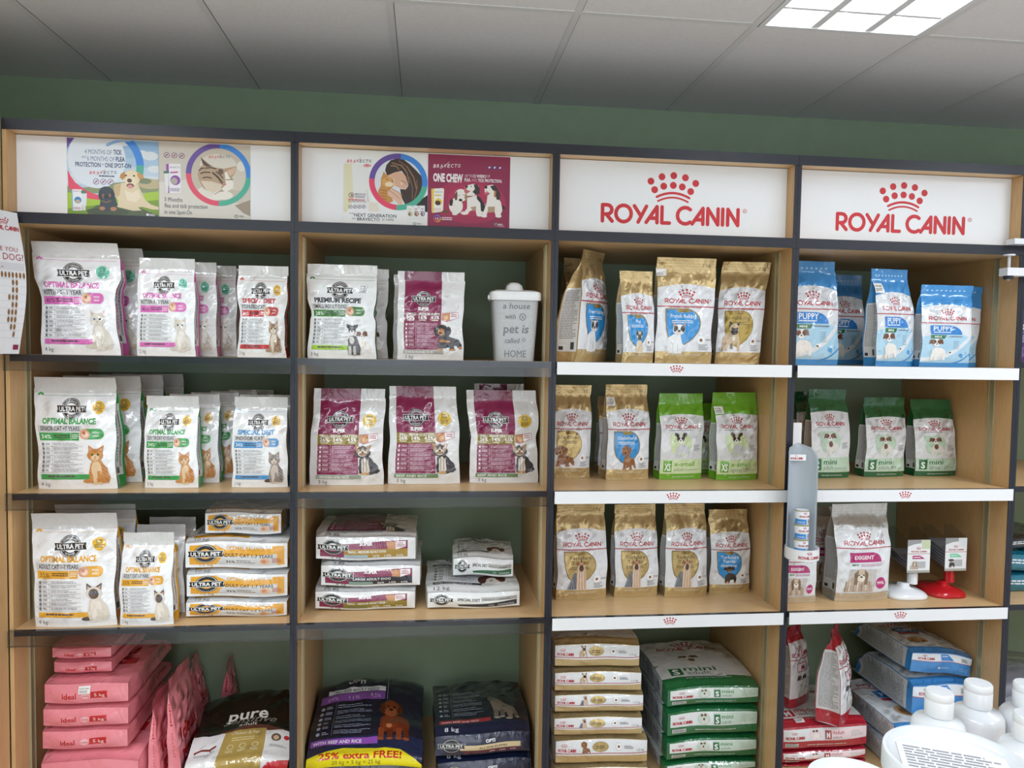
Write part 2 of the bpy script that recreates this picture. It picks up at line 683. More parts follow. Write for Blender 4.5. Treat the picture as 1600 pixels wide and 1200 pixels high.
class Pack:
    def __init__(s, w, h, t, seed=0, vs=.90, e=.74, amp=.0035, wp=None, tp=None, lie=False, lean=0.0, twist=0.0,
                 sx=0.0, edge=.0024, fold=.16, bulge=.012, slump=0.0, sag=.004, sagph=None):
        s.w, s.h, s.t, s.vs, s.e, s.amp = w, h, t, vs, e, amp
        s.sag = sag
        s.wp = wp or [(0, 1.0), (.3, .975), (.7, .985), (1, 1.0)]
        s.tp = tp or (TP_LIE if lie else TP_STAND)
        s.lie, s.lean, s.twist, s.sx, s.edge, s.fold, s.bulge, s.slump = lie, lean, twist, sx, edge, fold, bulge, slump
        r = random.Random(seed * 7919 + 13)
        s.ph = [r.uniform(0, 6.28) for _ in range(16)]
        if sagph is not None:       # packs of one pile sag alike
            s.ph[14], s.ph[15] = sagph
        U_, B_ = np.meshgrid(np.linspace(-1, 1, 21), np.linspace(0, 1.08, 21))
        q = s.sagf(U_, B_)
        s.sagrange = float(q.max() - q.min()) if lie else 0.0

    def sagf(s, u, b):
        return s.sag * (np.sin(2.1 * u + s.ph[14]) + .5 * np.sin(4.3 * u + s.ph[15] + 3 * b))

    def T(s, b):
        return s.t / 2 * prof(b, s.tp)

    def Wd(s, b, sg):
        n = s.edge * (np.sin(7 * b + s.ph[0] + sg) + .6 * np.sin(15 * b + s.ph[1] - 2 * sg))
        return s.w / 2 * prof(b, s.wp) + n * np.clip(b * 6, 0, 1)

    def wr(s, u, b):
        p = s.ph
        w1 = np.sin(2.6 * u + 5.2 * b + p[2] + 1.4 * np.sin(4 * b + 2 * u + p[3]))
        w2 = np.sin(-4.4 * u + 7.5 * b + p[4] + 1.1 * np.sin(3 * b - 3 * u + p[5]))
        w3 = np.sin(7 * u + 2.2 * b + p[6] + 1.6 * np.sin(6 * b + p[7]))
        rg = (1 - np.abs(w1)) ** 3 + .8 * (1 - np.abs(w2)) ** 3 + .5 * (1 - np.abs(w3)) ** 4
        sm = .5 * np.sin(2.2 * u + p[8]) * np.sin(5 * b + p[9]) + .35 * np.sin(3.8 * u + 2 * b + p[10])
        env = .45 + .9 * np.exp(-((b - .78) / .22) ** 2) + .35 * np.abs(u)
        return s.amp * env * (rg * 1.1 + sm) * (1 - np.abs(u) ** 5) * np.clip(b * 8, 0, 1) * np.clip((1.02 - b) * 8, 0, 1)

    def E(s, u):
        return s.e + (1 - s.e) * (1 - np.abs(u) ** 2.3)

    def side_x(s, u, b):
        wl, wr_ = s.Wd(b, -1.3), s.Wd(b, 1.1)
        return u * np.where(u < 0, wl, wr_)

    def P(s, panel, a, b):
        a = np.asarray(a, float)
        b = np.asarray(b, float)
        z0 = 0.0
        if panel == 'front':
            u = 2 * a - 1
            x = s.side_x(u, b)
            y = -s.T(b) * s.E(u) - s.wr(u, b)
            bb = b
        elif panel == 'back':
            u = 1 - 2 * a
            x = s.side_x(u, b)
            y = s.T(b) * (s.e if s.lie else s.E(u))
            bb = b
        elif panel in ('right', 'left'):
            q = (2 * a - 1) if panel == 'right' else (1 - 2 * a)      # -1 front, +1 back
            sg = 1.0 if panel == 'right' else -1.0
            Wv = s.Wd(b, 1.1 if sg > 0 else -1.3)
            f = s.fold * (1 + 1.5 * b * b) * (np.clip(b * 6, 0, 1) if s.lie else 1)
            x = sg * (Wv - f * s.T(b) * (1 - np.abs(q) ** 1.3) + (.25 * s.T(b) * (1 - q * q) * (1 - b) * np.clip(b * 6, 0, 1) if s.lie else 0))
            y = q * s.e * s.T(b)
            bb = b
        elif panel == 'bottom':
            u = 2 * a - 1
            x = s.side_x(u, np.zeros_like(b))
            q = 1 - 2 * b
            top, bot = -s.T(0 * b) * s.E(u), s.T(0 * b) * (s.e if s.lie else s.E(u))
            y = bot + (top - bot) * b
            z0 = -s.bulge * (1 - u ** 4) * (1 - q * q) * (1 + .35 * np.sin(5 * u + s.ph[11]) * np.cos(3 * b + s.ph[12])) if s.lie else 0.0
            bb = 0 * b
        elif panel in ('sealf', 'sealb'):
            u = (2 * a - 1) * (1 if panel == 'sealf' else -1)
            x = u * s.w / 2 * s.wp[-1][1]
            th = .0012 * (-1 if panel == 'sealf' else 1)
            y = th + .003 * np.sin(5 * u + s.ph[13]) * b
            bb = 1 + b * (1 - s.vs) / s.vs
        z = bb * s.vs * s.h + z0
        bt = bb
        if s.lie:
            y = y + (s.t / 2 * s.e - s.e * s.T(np.minimum(bb, 1)))
            y = y - s.slump * bt * bt
            y = y + s.sagf(x / (s.w / 2), bt)
        # whole pack leans, shifts and twists a little
        x = x + s.sx * bt * bt
        y = y + s.lean * bt * bt
        if s.twist:
            c, q_ = np.cos(s.twist * bt), np.sin(s.twist * bt)
            x, y = x * c - y * q_, x * q_ + y * c
        return np.stack([x + 0 * a, y + 0 * a, z + 0 * a], -1)

    def N(s, panel, a, b):
        e = 1e-3
        a0, a1 = np.clip(a - e, 0, 1), np.clip(a + e, 0, 1)
        b0, b1 = np.clip(b - e, 0, 1), np.clip(b + e, 0, 1)
        da = s.P(panel, a1, b) - s.P(panel, a0, b)
        db = s.P(panel, a, b1) - s.P(panel, a, b0)
        n = np.cross(da, db)
        l = np.linalg.norm(n, axis=-1, keepdims=True)
        l[l < 1e-12] = 1
        return n / l


class PM:
    """collects surface panels and the print on them into one mesh"""
    def __init__(s, pack):
        s.p = pack
        s.v, s.n, s.f, s.m, s.keys = [], [], [], [], []
        s.c = 0

    def mi(s, k):
        if k not in s.keys:
            s.keys.append(k)
        return s.keys.index(k)

    def _push(s, P, N, fs, ms):
        s.v.append(P)
        s.n.append(N)
        s.f += [tuple(i + s.c for i in f) for f in fs]
        s.m += ms
        s.c += len(P)

    def grid(s, panel, nx, ny, key):
        A, B = np.meshgrid(np.linspace(0, 1, nx + 1), np.linspace(0, 1, ny + 1))
        A, B = A.ravel(), B.ravel()
        fs = []
        for j in range(ny):
            for i in range(nx):
                o = j * (nx + 1) + i
                fs += [(o, o + 1, o + nx + 2), (o, o + nx + 2, o + nx + 1)]
        s._push(s.p.P(panel, A, B), s.p.N(panel, A, B), fs, [s.mi(key)] * len(fs))
        return s

    def art(s, panel, fl, dl=0.00003, base=0.0002, box=None):
        a, b = fl['a'], fl['b']
        if box:
            a = box[0] + a * (box[2] - box[0])
            b = box[1] + b * (box[3] - box[1])
        a, b = np.clip(a, 0, 1), np.clip(b, 0, 1)
        N = s.p.N(panel, a, b)
        if box:
            P = s.p.P(panel, a, b) + N * (base + dl * fl['L'])[:, None]
        else:               # same facets as the surface below, so every layer of print lies parallel to it
            nx, ny = fl['nx'], fl['ny']
            A, B = np.meshgrid(np.linspace(0, 1, nx + 1), np.linspace(0, 1, ny + 1))
            G = s.p.P(panel, A.ravel(), B.ravel()).reshape(ny + 1, nx + 1, 3)
            H = s.p.N(panel, A.ravel(), B.ravel()).reshape(ny + 1, nx + 1, 3)
            i = np.clip((a * nx - 1e-9).astype(int), 0, nx - 1)
            j = np.clip((b * ny - 1e-9).astype(int), 0, ny - 1)
            fa, fb = (a * nx - i)[:, None], (b * ny - j)[:, None]
            lo = fa >= fb

            def ip(Q):
                q00, q10, q01, q11 = Q[j, i], Q[j, i + 1], Q[j + 1, i], Q[j + 1, i + 1]
                return np.where(lo, q00 + fa * (q10 - q00) + fb * (q11 - q10), q00 + fb * (q01 - q00) + fa * (q11 - q01))
            P = ip(G) + ip(H) * (base + dl * fl['L'])[:, None]
        ks = [s.mi(k) for k in fl['keys']]
        s._push(P, N, fl['f'], [ks[i] for i in fl['m']])
        return s

    def build(s, name, parent):
        return mesh_obj(name, np.concatenate(s.v), s.f, s.keys, s.m, parent, True, normals=np.concatenate(s.n))


DES = {}
_FLAT = {}


def design(key):
    """printed faces of one kind of pack, flattened once"""
    if key not in _FLAT:
        d = DES[key]()
        out = dict(d)
        for k, g in (('front', (GX, GY)), ('side', (SX_, GY)), ('bottom', (GX, BY)), ('seal', (GX, 3))):
            if isinstance(d.get(k), Art):
                out[k] = d[k].flatten(*g)
        _FLAT[key] = out
    return _FLAT[key]


def sticker_art(w=.034, h=.026, tone='#f4f4f2'):
    A = Art(w, h, tone)
    A.text('ROYAL CANIN', w * .08, h * .62, h * .2, '#33353a', w=w * .8, bold=.02)
    A.lines(w * .08, h * .12, w * .8, h * .5, 3, '#66686e', 3)
    return A


def make_pack(name, key, pk, label, cat, group=None, sticker=None, seal=True, parts=True):
    d = design(key)
    root = empty(name)
    tag(root, label, cat, group)
    m = PM(pk)
    m.grid('front', GX, GY, d['base'])
    m.grid('back', 6, 10, d.get('back', d['base']))
    m.grid('bottom', GX, BY, d.get('bkey', d['base']))
    if 'front' in d:
        m.art('front', d['front'])
    if 'bottom' in d:
        m.art('bottom', d['bottom'])
    m.build('pouch', root)
    for sd in ('left', 'right'):
        g = PM(pk).grid(sd, 4, GY, d.get('skey', d['base']))
        if 'side' in d:
            g.art(sd, d['side'])
        g.build('side_gusset', root)
    if seal:
        q = PM(pk)
        for pn in ('sealf', 'sealb'):
            q.grid(pn, 12, 3, d.get('sealkey', d['base']))
        if 'seal' in d:
            q.art('sealf', d['seal'])
        q.build('top_seal', root)
    if sticker:
        a0, b0, a1, b1, pn = sticker
        if '_stk' not in _FLAT:
            _FLAT['_stk'] = sticker_art().flatten(3, 2)
        st = PM(pk).art(pn, _FLAT['_stk'], dl=.0001, base=.003, box=(a0, b0, a1, b1)).build('price_sticker', root)
    return root


def bounds(root):
    """world box of a pack from its own vertices"""
    R = root.rotation_euler.to_matrix()
    S = np.array(root.scale)
    lo, hi = np.full(3, 1e9), np.full(3, -1e9)
    for ch in root.children:
        co = np.empty(len(ch.data.vertices) * 3)
        ch.data.vertices.foreach_get('co', co)
        co = (co.reshape(-1, 3) * S) @ np.array(R).T + np.array(root.location)
        lo, hi = np.minimum(lo, co.min(0)), np.maximum(hi, co.max(0))
    return lo, hi


def fit_bay(root, floor=None):
    """keep a pack between the side panels, the rail and the wall of the bay it stands in"""
    lo, hi = bounds(root)
    if floor is not None:
        root.location[2] += floor + .0008 - lo[2]
    i = int(np.clip(np.searchsorted(XE, (lo[0] + hi[0]) / 2) - 1, 0, 4))
    m = PT + (.0095 if lo[1] < .127 and hi[1] > .093 else .002)
    a, b = XE[i] + m, XE[i + 1] - m
    if hi[0] - lo[0] > b - a:
        root.scale[0] *= (b - a) / (hi[0] - lo[0]) * .995
        lo, hi = bounds(root)
    root.location[0] += max(0, a - lo[0]) - max(0, hi[0] - b)
    root.location[1] += max(0, .002 - lo[1]) - max(0, hi[1] - (D - .008))
    return root


def stand(name, key, label, cat, base, yb, yt, zi, Y=None, t=.10, rz=0.0, top=None, seed=0, group=None, sticker=None, z=None,
          dz=0.0, **kw):
    """upright pack: base = left/right picture column of its front face foot, yb/yt foot and top rows"""
    zz = ZS[zi] if z is None else z
    if Y is None:
        Y = float(on((base[0] + base[1]) / 2, yb, zz)[1])
    pl, pr = at(base[0], yb, Y), at(base[1], yb, Y)
    w = (pr[0] - pl[0]) / math.cos(rz)
    xc = (pl[0] + pr[0]) / 2
    n = np.array([-math.sin(rz), math.cos(rz)])
    cx, cy = xc + n[0] * t * .42, Y + n[1] * t * .42
    tm = at((top[0] + top[1]) / 2 if top else (base[0] + base[1]) / 2, yt, cy)
    h = tm[2] - zz
    if top:
        tl, tr = at(top[0], yt, cy), at(top[1], yt, cy)
        kw.setdefault('sx', (tm[0] - cx) * .9)
        wt = (tr[0] - tl[0]) / math.cos(rz) / w
        kw.setdefault('wp', [(0, 1.0), (.3, .975), (.7, .5 + .49 * wt), (1, wt)])
    pk = Pack(w, h, t, seed=seed, **kw)
    r = make_pack(name, key, pk, label, cat, group, sticker)
    r.location = (cx, cy, zz + .001 + dz)
    r.rotation_euler = (0, 0, rz)
    return fit_bay(r, zz)


SAG = {}
TP_FLAT = [(0, .86), (.07, .96), (.4, 1.0), (.8, .93), (.94, .55), (1, .04)]


def settle(root, z0, H):
    """set a pack down on z0 and give it the height H"""
    for _ in range(2):
        lo, hi = bounds(root)
        root.scale[1] *= H / (hi[2] - lo[2])
    lo, hi = bounds(root)
    root.location[2] += z0 - lo[2]
    return bounds(root)


def lay(name, key, label, cat, x0, w, z0, H, Y, length, seed=0, group=None, rz=0.0, roll=0.0, sticker=None, **kw):
    """pack on its back, its block bottom towards the viewer, resting on z0"""
    kw.setdefault('vs', .93)
    kw.setdefault('amp', .0042)
    kw.setdefault('wp', [(0, 1.0), (.12, 1.02), (.8, 1.02), (1, 1.0)])
    kw.setdefault('e', .86)
    kw.setdefault('tp', TP_FLAT)
    pk = Pack(w, length, H, seed=seed, lie=True, **kw)
    r = make_pack(name, key, pk, label, cat, group, sticker)
    r.location = (x0 + w / 2, Y + .014, z0)
    r.rotation_euler = (Matrix.Rotation(rz, 4, 'Z') @ Matrix.Rotation(roll, 4, 'Y') @ Matrix.Rotation(-PI / 2, 4, 'X')).to_euler('XYZ')
    settle(r, z0, H)
    SAG[r.name] = pk.sagrange * r.scale[1]
    return fit_bay(r)


def pile(items, z0, gap=.0012):
    """items from the bottom up: (name, key, label, cat, (left col, right col), row of its foot, row of its top, Y, length, seed, kwargs)"""
    z = z0
    out = []
    for k, it in enumerate(items):
        name, key, label, cat, cols_, yb, yt, Y, ln, seed, kw = it
        xm = (cols_[0] + cols_[1]) / 2
        top = at(xm, yt, Y)[2]
        if k + 1 < len(items):       # the next pack starts where its own foot row says
            nx_ = items[k + 1]
            top = at((nx_[4][0] + nx_[4][1]) / 2, nx_[5], nx_[7])[2] - gap
        else:
            top += (top - z) * .07
        x0, x1 = at(cols_[0], yb, Y)[0], at(cols_[1], yb, Y)[0]
        kw = dict(kw, sagph=(items[0][9] * 1.7, items[0][9] * .9))
        z_ = z - (.35 * SAG[out[-1].name] if out else 0)
        r = lay(name, key, label, cat, x0, (x1 - x0) / math.cos(kw.get('rz', 0)), z_, top - z_, Y, ln, seed, **kw)
        out.append(r)
        z = bounds(r)[1][2] + gap
    return out


# ------------------------------------------------------------------ animals printed on the packs
def pet(A, kind, x, y, w, h):
    def E(cx, cy, rx, ry, k, rot=0):
        A.ell(x + cx * w, y + cy * h, rx * w, ry * h, k, 18, rot)

    def T(pts, k):
        A.poly([(x + p[0] * w, y + p[1] * h) for p in pts], k)

    def S(pts, t, k):
        A.stroke([(x + p[0] * w, y + p[1] * h) for p in pts], t * w, k, 2)

    if kind.startswith('cat'):
        c = {'cat_white': ('#d6d0c4', '#bdb5a6', '#e6e1d8', '#7f97a8'), 'cat_ginger': ('#c98a4c', '#a9692f', '#e3c49c', '#8a7a35'),
             'cat_tabby': ('#a98f76', '#6d5643', '#dcd0c2', '#8a7a35'), 'cat_grey': ('#d8cfc2', '#8e7f70', '#ece7df', '#7f97a8'),
             'cat_dark': ('#8d817a', '#453a36', '#cbbfb4', '#8a7a35'), 'cat_siam': ('#d9cfc0', '#5d4c44', '#e8e0d4', '#6f95c0')}[kind]
        m, d, l, ey = c
        E(.22, .10, .24, .055, d if kind in ('cat_siam', 'cat_dark') else m, .1)
        T([(.25, .04), (.2, .28), (.3, .55), (.45, .66), (.66, .6), (.86, .4), (.93, .18), (.85, .04)], m)
        E(.58, .22, .34, .19, m)
        E(.48, .38, .18, .22, l)
        for i in range(4):
            if kind in ('cat_ginger', 'cat_tabby', 'cat_dark'):
                S([(.66 + .03 * i, .5 - .1 * i), (.86 - .01 * i, .40 - .1 * i)], .035, d)
        T([(.34, .03), (.36, .34), (.46, .34), (.47, .03)], l)
        T([(.5, .03), (.5, .34), (.61, .34), (.63, .03)], m)
        E(.40, .035, .08, .03, l)
        E(.57, .035, .08, .03, l)
        T([(.22, .72), (.20, .99), (.42, .88)], d if kind == 'cat_siam' else m)
        T([(.68, .72), (.72, .99), (.48, .88)], d if kind == 'cat_siam' else m)
        T([(.25, .78), (.235, .93), (.36, .86)], '#c9a59a')
        T([(.65, .78), (.685, .93), (.54, .86)], '#c9a59a')
        E(.45, .74, .27, .16, m)
        if kind == 'cat_siam':
            E(.44, .72, .17, .13, d)
        elif kind != 'cat_white':
            for k in (-.1, 0, .1):
                S([(.45 + k * .7, .88), (.45 + k * .5, .81)], .03, d)
            E(.45, .68, .14, .08, l)
        E(.35, .755, .05, .03, ey)
        E(.55, .755, .05, .03, ey)
        E(.35, .755, .022, .026, '#20201e')
        E(.55, .755, .022, .026, '#20201e')
        T([(.42, .705), (.48, .705), (.45, .675)], '#a4635c')
        S([(.45, .68), (.45, .65), (.40, .635)], .012, d)
        S([(.45, .65), (.50, .635)], .012, d)
    elif kind == 'yorkie':          # sitting terrier with brushed coat
        E(.55, .22, .38, .22, '#2c2a30')
        T([(.2, .04), (.22, .5), (.45, .66), (.7, .5), (.98, .12), (.85, .04)], '#3a373e')
        T([(.3, .05), (.3, .45), (.42, .56), (.55, .45), (.6, .12), (.5, .03)], '#d8cfc6')
        for i in range(5):
            S([(.32 + .06 * i, .5), (.3 + .06 * i, .12)], .02, '#8d8079' if i % 2 else '#f0ebe4')
        E(.34, .70, .32, .16, '#4a4648')
        T([(.08, .76), (.03, .96), (.24, .88)], '#b08a6c')
        T([(.58, .76), (.68, .96), (.44, .88)], '#b08a6c')
        E(.34, .77, .26, .13, '#b49a86')
        T([(.16, .84), (.34, .93), (.52, .84), (.42, .78), (.34, .85), (.26, .78)], '#4a403b')
        E(.34, .68, .17, .09, '#e6d6c4')
        E(.34, .655, .15, .045, '#8a5f3d')
        E(.25, .775, .035, .022, '#17130f')
        E(.43, .775, .035, .022, '#17130f')
        E(.34, .725, .05, .028, '#17130f')
        E(.42, .04, .17, .04, '#c49766')
    elif kind == 'longcoat':        # terrier with floor-length coat
        T([(0, .02), (.12, .25), (.3, .55), (.5, .55), (.5, .02)], '#6f7580')
        for i in range(6):
            S([(.33 - .02 * i, .5), (.05 + .07 * i, .03)], .02, '#3f444e' if i % 2 else '#a3a8b0')
        T([(.45, .02), (.44, .5), (.5, .8), (.68, .86), (.86, .78), (.92, .4), (.95, .02)], '#d3b79f')
        for i in range(6):
            S([(.52 + .06 * i, .6), (.5 + .075 * i, .04)], .02, '#b08f77' if i % 2 else '#eedfce')
        T([(.48, .75), (.44, .95), (.6, .86)], '#8a5a3a')
        T([(.78, .78), (.88, .93), (.68, .86)], '#8a5a3a')
        E(.68, .82, .12, .10, '#c08a6a')
        E(.68, .70, .12, .10, '#5b4338')
        E(.63, .8, .025, .015, '#17130f')
        E(.73, .8, .025, .015, '#17130f')
        E(.68, .745, .04, .022, '#17130f')
        T([(.64, .9), (.68, 1.0), (.73, .9)], '#5b3a2a')
    elif kind == 'schnauzer':
        E(.45, .22, .36, .22, '#4d4c55')
        T([(.12, .02), (.14, .5), (.3, .64), (.6, .6), (.78, .3), (.76, .02)], '#57565f')
        T([(.14, .02), (.16, .3), (.3, .3), (.3, .02)], '#c9c6c0')
        T([(.4, .02), (.42, .3), (.54, .3), (.55, .02)], '#c9c6c0')
        E(.34, .48, .14, .12, '#d8d6d0')
        T([(.06, .88), (.04, .99), (.3, .95), (.24, .8)], '#3b3b43')
        T([(.62, .88), (.66, .99), (.42, .95), (.46, .8)], '#3b3b43')
        E(.35, .80, .2, .14, '#54535c')
        E(.35, .71, .15, .1, '#dedcd6')
        E(.28, .82, .03, .02, '#141416')
        E(.42, .82, .03, .02, '#141416')
        E(.35, .765, .05, .03, '#141416')
        T([(.25, .875), (.34, .85), (.33, .88)], '#dedcd6')
        T([(.45, .875), (.36, .85), (.37, .88)], '#dedcd6')
    elif kind in ('dachs', 'dachs_tan', 'dachs_side'):
        m, d = ('#26242a', '#b5763f') if kind == 'dachs' else ('#8a5a35', '#a9764b')
        T([(.15, .1), (.18, .5), (.4, .62), (.62, .5), (.9, .42), (1., .2), (.96, .08), (.86, .1), (.8, .2), (.55, .12), (.4, .08)], m)
        T([(.12, .02), (.16, .28), (.3, .28), (.32, .02)], m)
        T([(.55, .0), (.58, .26), (.7, .26), (.74, 0)], m)
        E(.2, .035, .13, .04, d)
        E(.66, .03, .12, .04, d)
        E(.94, .1, .07, .05, d)
        E(.3, .36, .12, .05, d)
        E(.5, .34, .1, .045, d)
        E(.3, .8, .22, .17, m)
        E(.12, .72, .11, .18, m, .2)
        E(.52, .72, .12, .19, m, -.3)
        E(.27, .7, .12, .13, d)
        E(.22, .82, .035, .02, '#0d0c0e')
        E(.36, .82, .035, .02, '#0d0c0e')
        E(.25, .66, .06, .035, '#0d0c0e')
    elif kind == 'frenchie_white':
        E(.5, .2, .42, .2, '#dfe0e2')
        T([(.2, .02), (.2, .5), (.42, .62), (.72, .6), (.82, .3), (.8, .02)], '#e9eaec')
        S([(.42, .3), (.42, .04)], .02, '#b8babf')
        S([(.62, .3), (.62, .04)], .02, '#b8babf')
        T([(.38, .8), (.34, 1.0), (.52, .92)], '#b79c90')
        T([(.88, .8), (.94, 1.0), (.76, .92)], '#b79c90')
        E(.64, .76, .27, .17, '#eceef0')
        E(.5, .78, .1, .11, '#3a3433')
        E(.8, .78, .1, .11, '#3a3433')
        E(.64, .67, .17, .08, '#dfd6d2')
        E(.52, .79, .035, .025, '#0e0c0c')
        E(.78, .79, .035, .025, '#0e0c0c')
        E(.65, .72, .06, .035, '#17110f')
    elif kind == 'frenchie_tan':
        T([(.05, .04), (.12, .5), (.4, .66), (.85, .66), (.98, .4), (1., .05), (.88, .05), (.85, .35), (.6, .2), (.4, .3), (.36, .05),
           (.24, .05), (.2, .3), (.15, .05)], '#c9ae8a')
        T([(.5, .12), (.52, .3), (.62, .3), (.66, .12)], '#8f795d')
        T([(.38, .82), (.36, 1.03), (.54, .93)], '#2c2624')
        T([(.86, .82), (.94, 1.03), (.74, .93)], '#2c2624')
        E(.65, .77, .25, .17, '#d0b693')
        E(.66, .69, .18, .11, '#241f1e')
        E(.54, .79, .05, .03, '#15110f')
        E(.8, .79, .05, .03, '#15110f')
        E(.66, .47, .08, .1, '#efe8dd')
    elif kind == 'pug':
        E(.5, .2, .36, .2, '#d2c0a4')
        T([(.25, .03), (.25, .5), (.5, .6), (.75, .5), (.78, .03)], '#dccbb0')
        E(.5, .76, .26, .18, '#d8c6a9')
        E(.5, .68, .17, .12, '#2a2524')
        E(.28, .86, .09, .1, '#2a2524')
        E(.72, .86, .09, .1, '#2a2524')
        E(.38, .79, .05, .04, '#0f0d0c')
        E(.62, .79, .05, .04, '#0f0d0c')
    elif kind in ('jack', 'jack_sit', 'papillon', 'papillon2', 'blacktan', 'beagle'):
        m, d, pc = {'jack': ('#ece8e2', '#6d4630', '#ece8e2'), 'jack_sit': ('#dedbd5', '#6f4a3a', '#6f4a3a'), 'papillon': ('#c9cbd0', '#3a2925', '#8a6a5a'),
                    'papillon2': ('#c9cbd0', '#4a3029', '#8a6a5a'), 'blacktan': ('#2b2724', '#2b2724', '#b5763f'), 'beagle': ('#ece8e2', '#3b3230', '#b5763f')}[kind]
        T([(.18, .12), (.2, .42), (.36, .58), (.64, .56), (.85, .48), (.92, .3), (.88, .05), (.76, .05), (.72, .22), (.5, .18), (.48, .03), (.36, .03), (.36, .2), (.3, .03), (.18, .03)], m)
        E(.4, .38, .2, .17, m)
        if kind == 'blacktan':
            E(.24, .05, .07, .05, pc)
            E(.42, .05, .07, .05, pc)
            E(.82, .06, .07, .05, pc)
        if kind == 'jack_sit':
            E(.46, .48, .12, .12, d)
        if not kind.startswith('pap'):
            T([(.12, .9), (.06, .72), (.24, .74), (.28, .9)], d)
            T([(.6, .74), (.78, .72), (.72, .92), (.55, .92)], d)
        if kind.startswith('pap'):
            T([(.24, .84), (.08, .96), (.12, 1.06), (.26, 1.04), (.38, .90)], d)
            T([(.46, .90), (.58, 1.04), (.74, 1.06), (.76, .96), (.60, .84)], d)
        E(.42, .78, .2, .16, m)
        E(.30, .80, .09, .1, d)
        E(.54, .80, .09, .1, d)
        E(.42, .7, .11, .08, '#f2efe9' if kind != 'blacktan' else pc)
        E(.34, .79, .028, .02, '#100e0d')
        E(.50, .79, .028, .02, '#100e0d')
        E(.42, .72, .045, .028, '#100e0d')
    elif kind == 'shihtzu':
        T([(0, .02), (.1, .4), (.3, .62), (.6, .6), (.95, .4), (1, .02)], '#b9a592')
        for i in range(7):
            S([(.08 + .13 * i, .42), (.04 + .14 * i, .05)], .025, '#e9e0d4' if i % 2 else '#8e7863')
        E(.56, .66, .27, .26, '#c8b49d')
        T([(.34, .3), (.32, .75), (.45, .9), (.44, .3)], '#7d6650')
        T([(.68, .3), (.68, .9), (.8, .75), (.8, .3)], '#7d6650')
        E(.56, .56, .13, .13, '#e8dccb')
        E(.48, .68, .03, .025, '#15110f')
        E(.64, .68, .03, .025, '#15110f')
        E(.56, .61, .045, .03, '#15110f')
    elif kind == 'bulldog_red':
        T([(.10, .30), (.12, .52), (.3, .62), (.75, .60), (.97, .50), (1., .30), (.95, .18), (.5, .16), (.15, .16)], '#6e2c15')
        for x0 in (.08, .34, .60, .82):
            T([(x0, .0), (x0 - .01, .25), (x0 + .16, .25), (x0 + .15, .0)], '#7d3a1d' if x0 in (.08, .6) else '#5a2411')
            E(x0 + .07, .02, .10, .03, '#8d4a2b')
        E(.40, .40, .24, .18, '#7a3319')
        E(.38, .30, .09, .05, '#b9774f')
        E(.42, .76, .28, .21, '#6e3117')
        E(.15, .76, .08, .14, '#4c1f0e')
        E(.70, .76, .08, .14, '#4c1f0e')
        E(.42, .68, .18, .12, '#8d4a2b')
        E(.33, .82, .04, .02, '#120a07')
        E(.52, .82, .04, .02, '#120a07')
        E(.42, .75, .07, .03, '#24100a')
    elif kind == 'hound_walk':
        T([(.05, .75), (.2, .95), (.35, .85), (.6, .66), (.85, .52), (.97, .25), (.9, .18), (.5, .28), (.15, .40)], '#86786b')
        T([(.05, .75), (.15, .40), (.3, .40), (.3, .3), (.26, .05), (.10, .05), (.14, .3)], '#7a6d61')
        T([(.35, .1), (.36, .42), (.52, .40), (.5, .1)], '#6c6058')
        T([(.62, .02), (.58, .40), (.78, .44), (.78, .02)], '#86786b')
        T([(.84, .1), (.8, .45), (.96, .3), (.98, .1)], '#6c6058')
        E(.42, .10, .09, .04, '#a3968a')
        E(.12, .9, .14, .12, '#6c6058')
        E(.24, .06, .12, .04, '#b3a69a')
        E(.64, .03, .12, .04, '#b3a69a')
        E(.95, .1, .06, .04, '#b3a69a')
        E(.06, .9, .03, .02, '#1a1614')
    elif kind == 'basset':
        E(.5, .3, .42, .26, '#e5e0da')
        E(.4, .62, .3, .28, '#6a2c1c')
        E(.15, .5, .12, .32, '#4f2015')
        E(.72, .5, .12, .32, '#4f2015')
        E(.42, .45, .15, .2, '#ded5cc')
        E(.42, .4, .05, .04, '#15110f')
        E(.34, .66, .03, .025, '#15110f')
        E(.5, .66, .03, .025, '#15110f')
        for i in range(4):
            E(.2 + .2 * i, .08, .1, .07, '#f2eee9')


# ------------------------------------------------------------------ print designs
WH, GR1, RED = '#eceef0', '#c9cbcd', '#b3202c'
DK = '#1b1c21'
LINE = '#77797f'


def info_rows(A, x0, x1, y0, y1, n, ink, seed, div=.28, rule=True):
    w = x1 - x0
    dy = (y1 - y0) / n
    for i in range(n):
        yy = y1 - dy * (i + 1)
        A.ell(x0 + w * .06, yy + dy * .5, w * .032, w * .036, ink, 10)
        A.lines(x0 + w * .12, yy + dy * .25, x0 + w * (div - .05), yy + dy * .8, 2, ink, seed + i, .42, False)
        A.lines(x0 + w * (div + .03), yy + dy * .22, x1 - w * .1, yy + dy * .88, 2 + i % 2, ink, seed + 20 + i, .32)
        if rule:
            A.rect(x0, yy - .0004, x1, yy + .0004, ink)
    A.rect(x0 + w * div - .0004, y0, x0 + w * div + .0004, y1, ink)


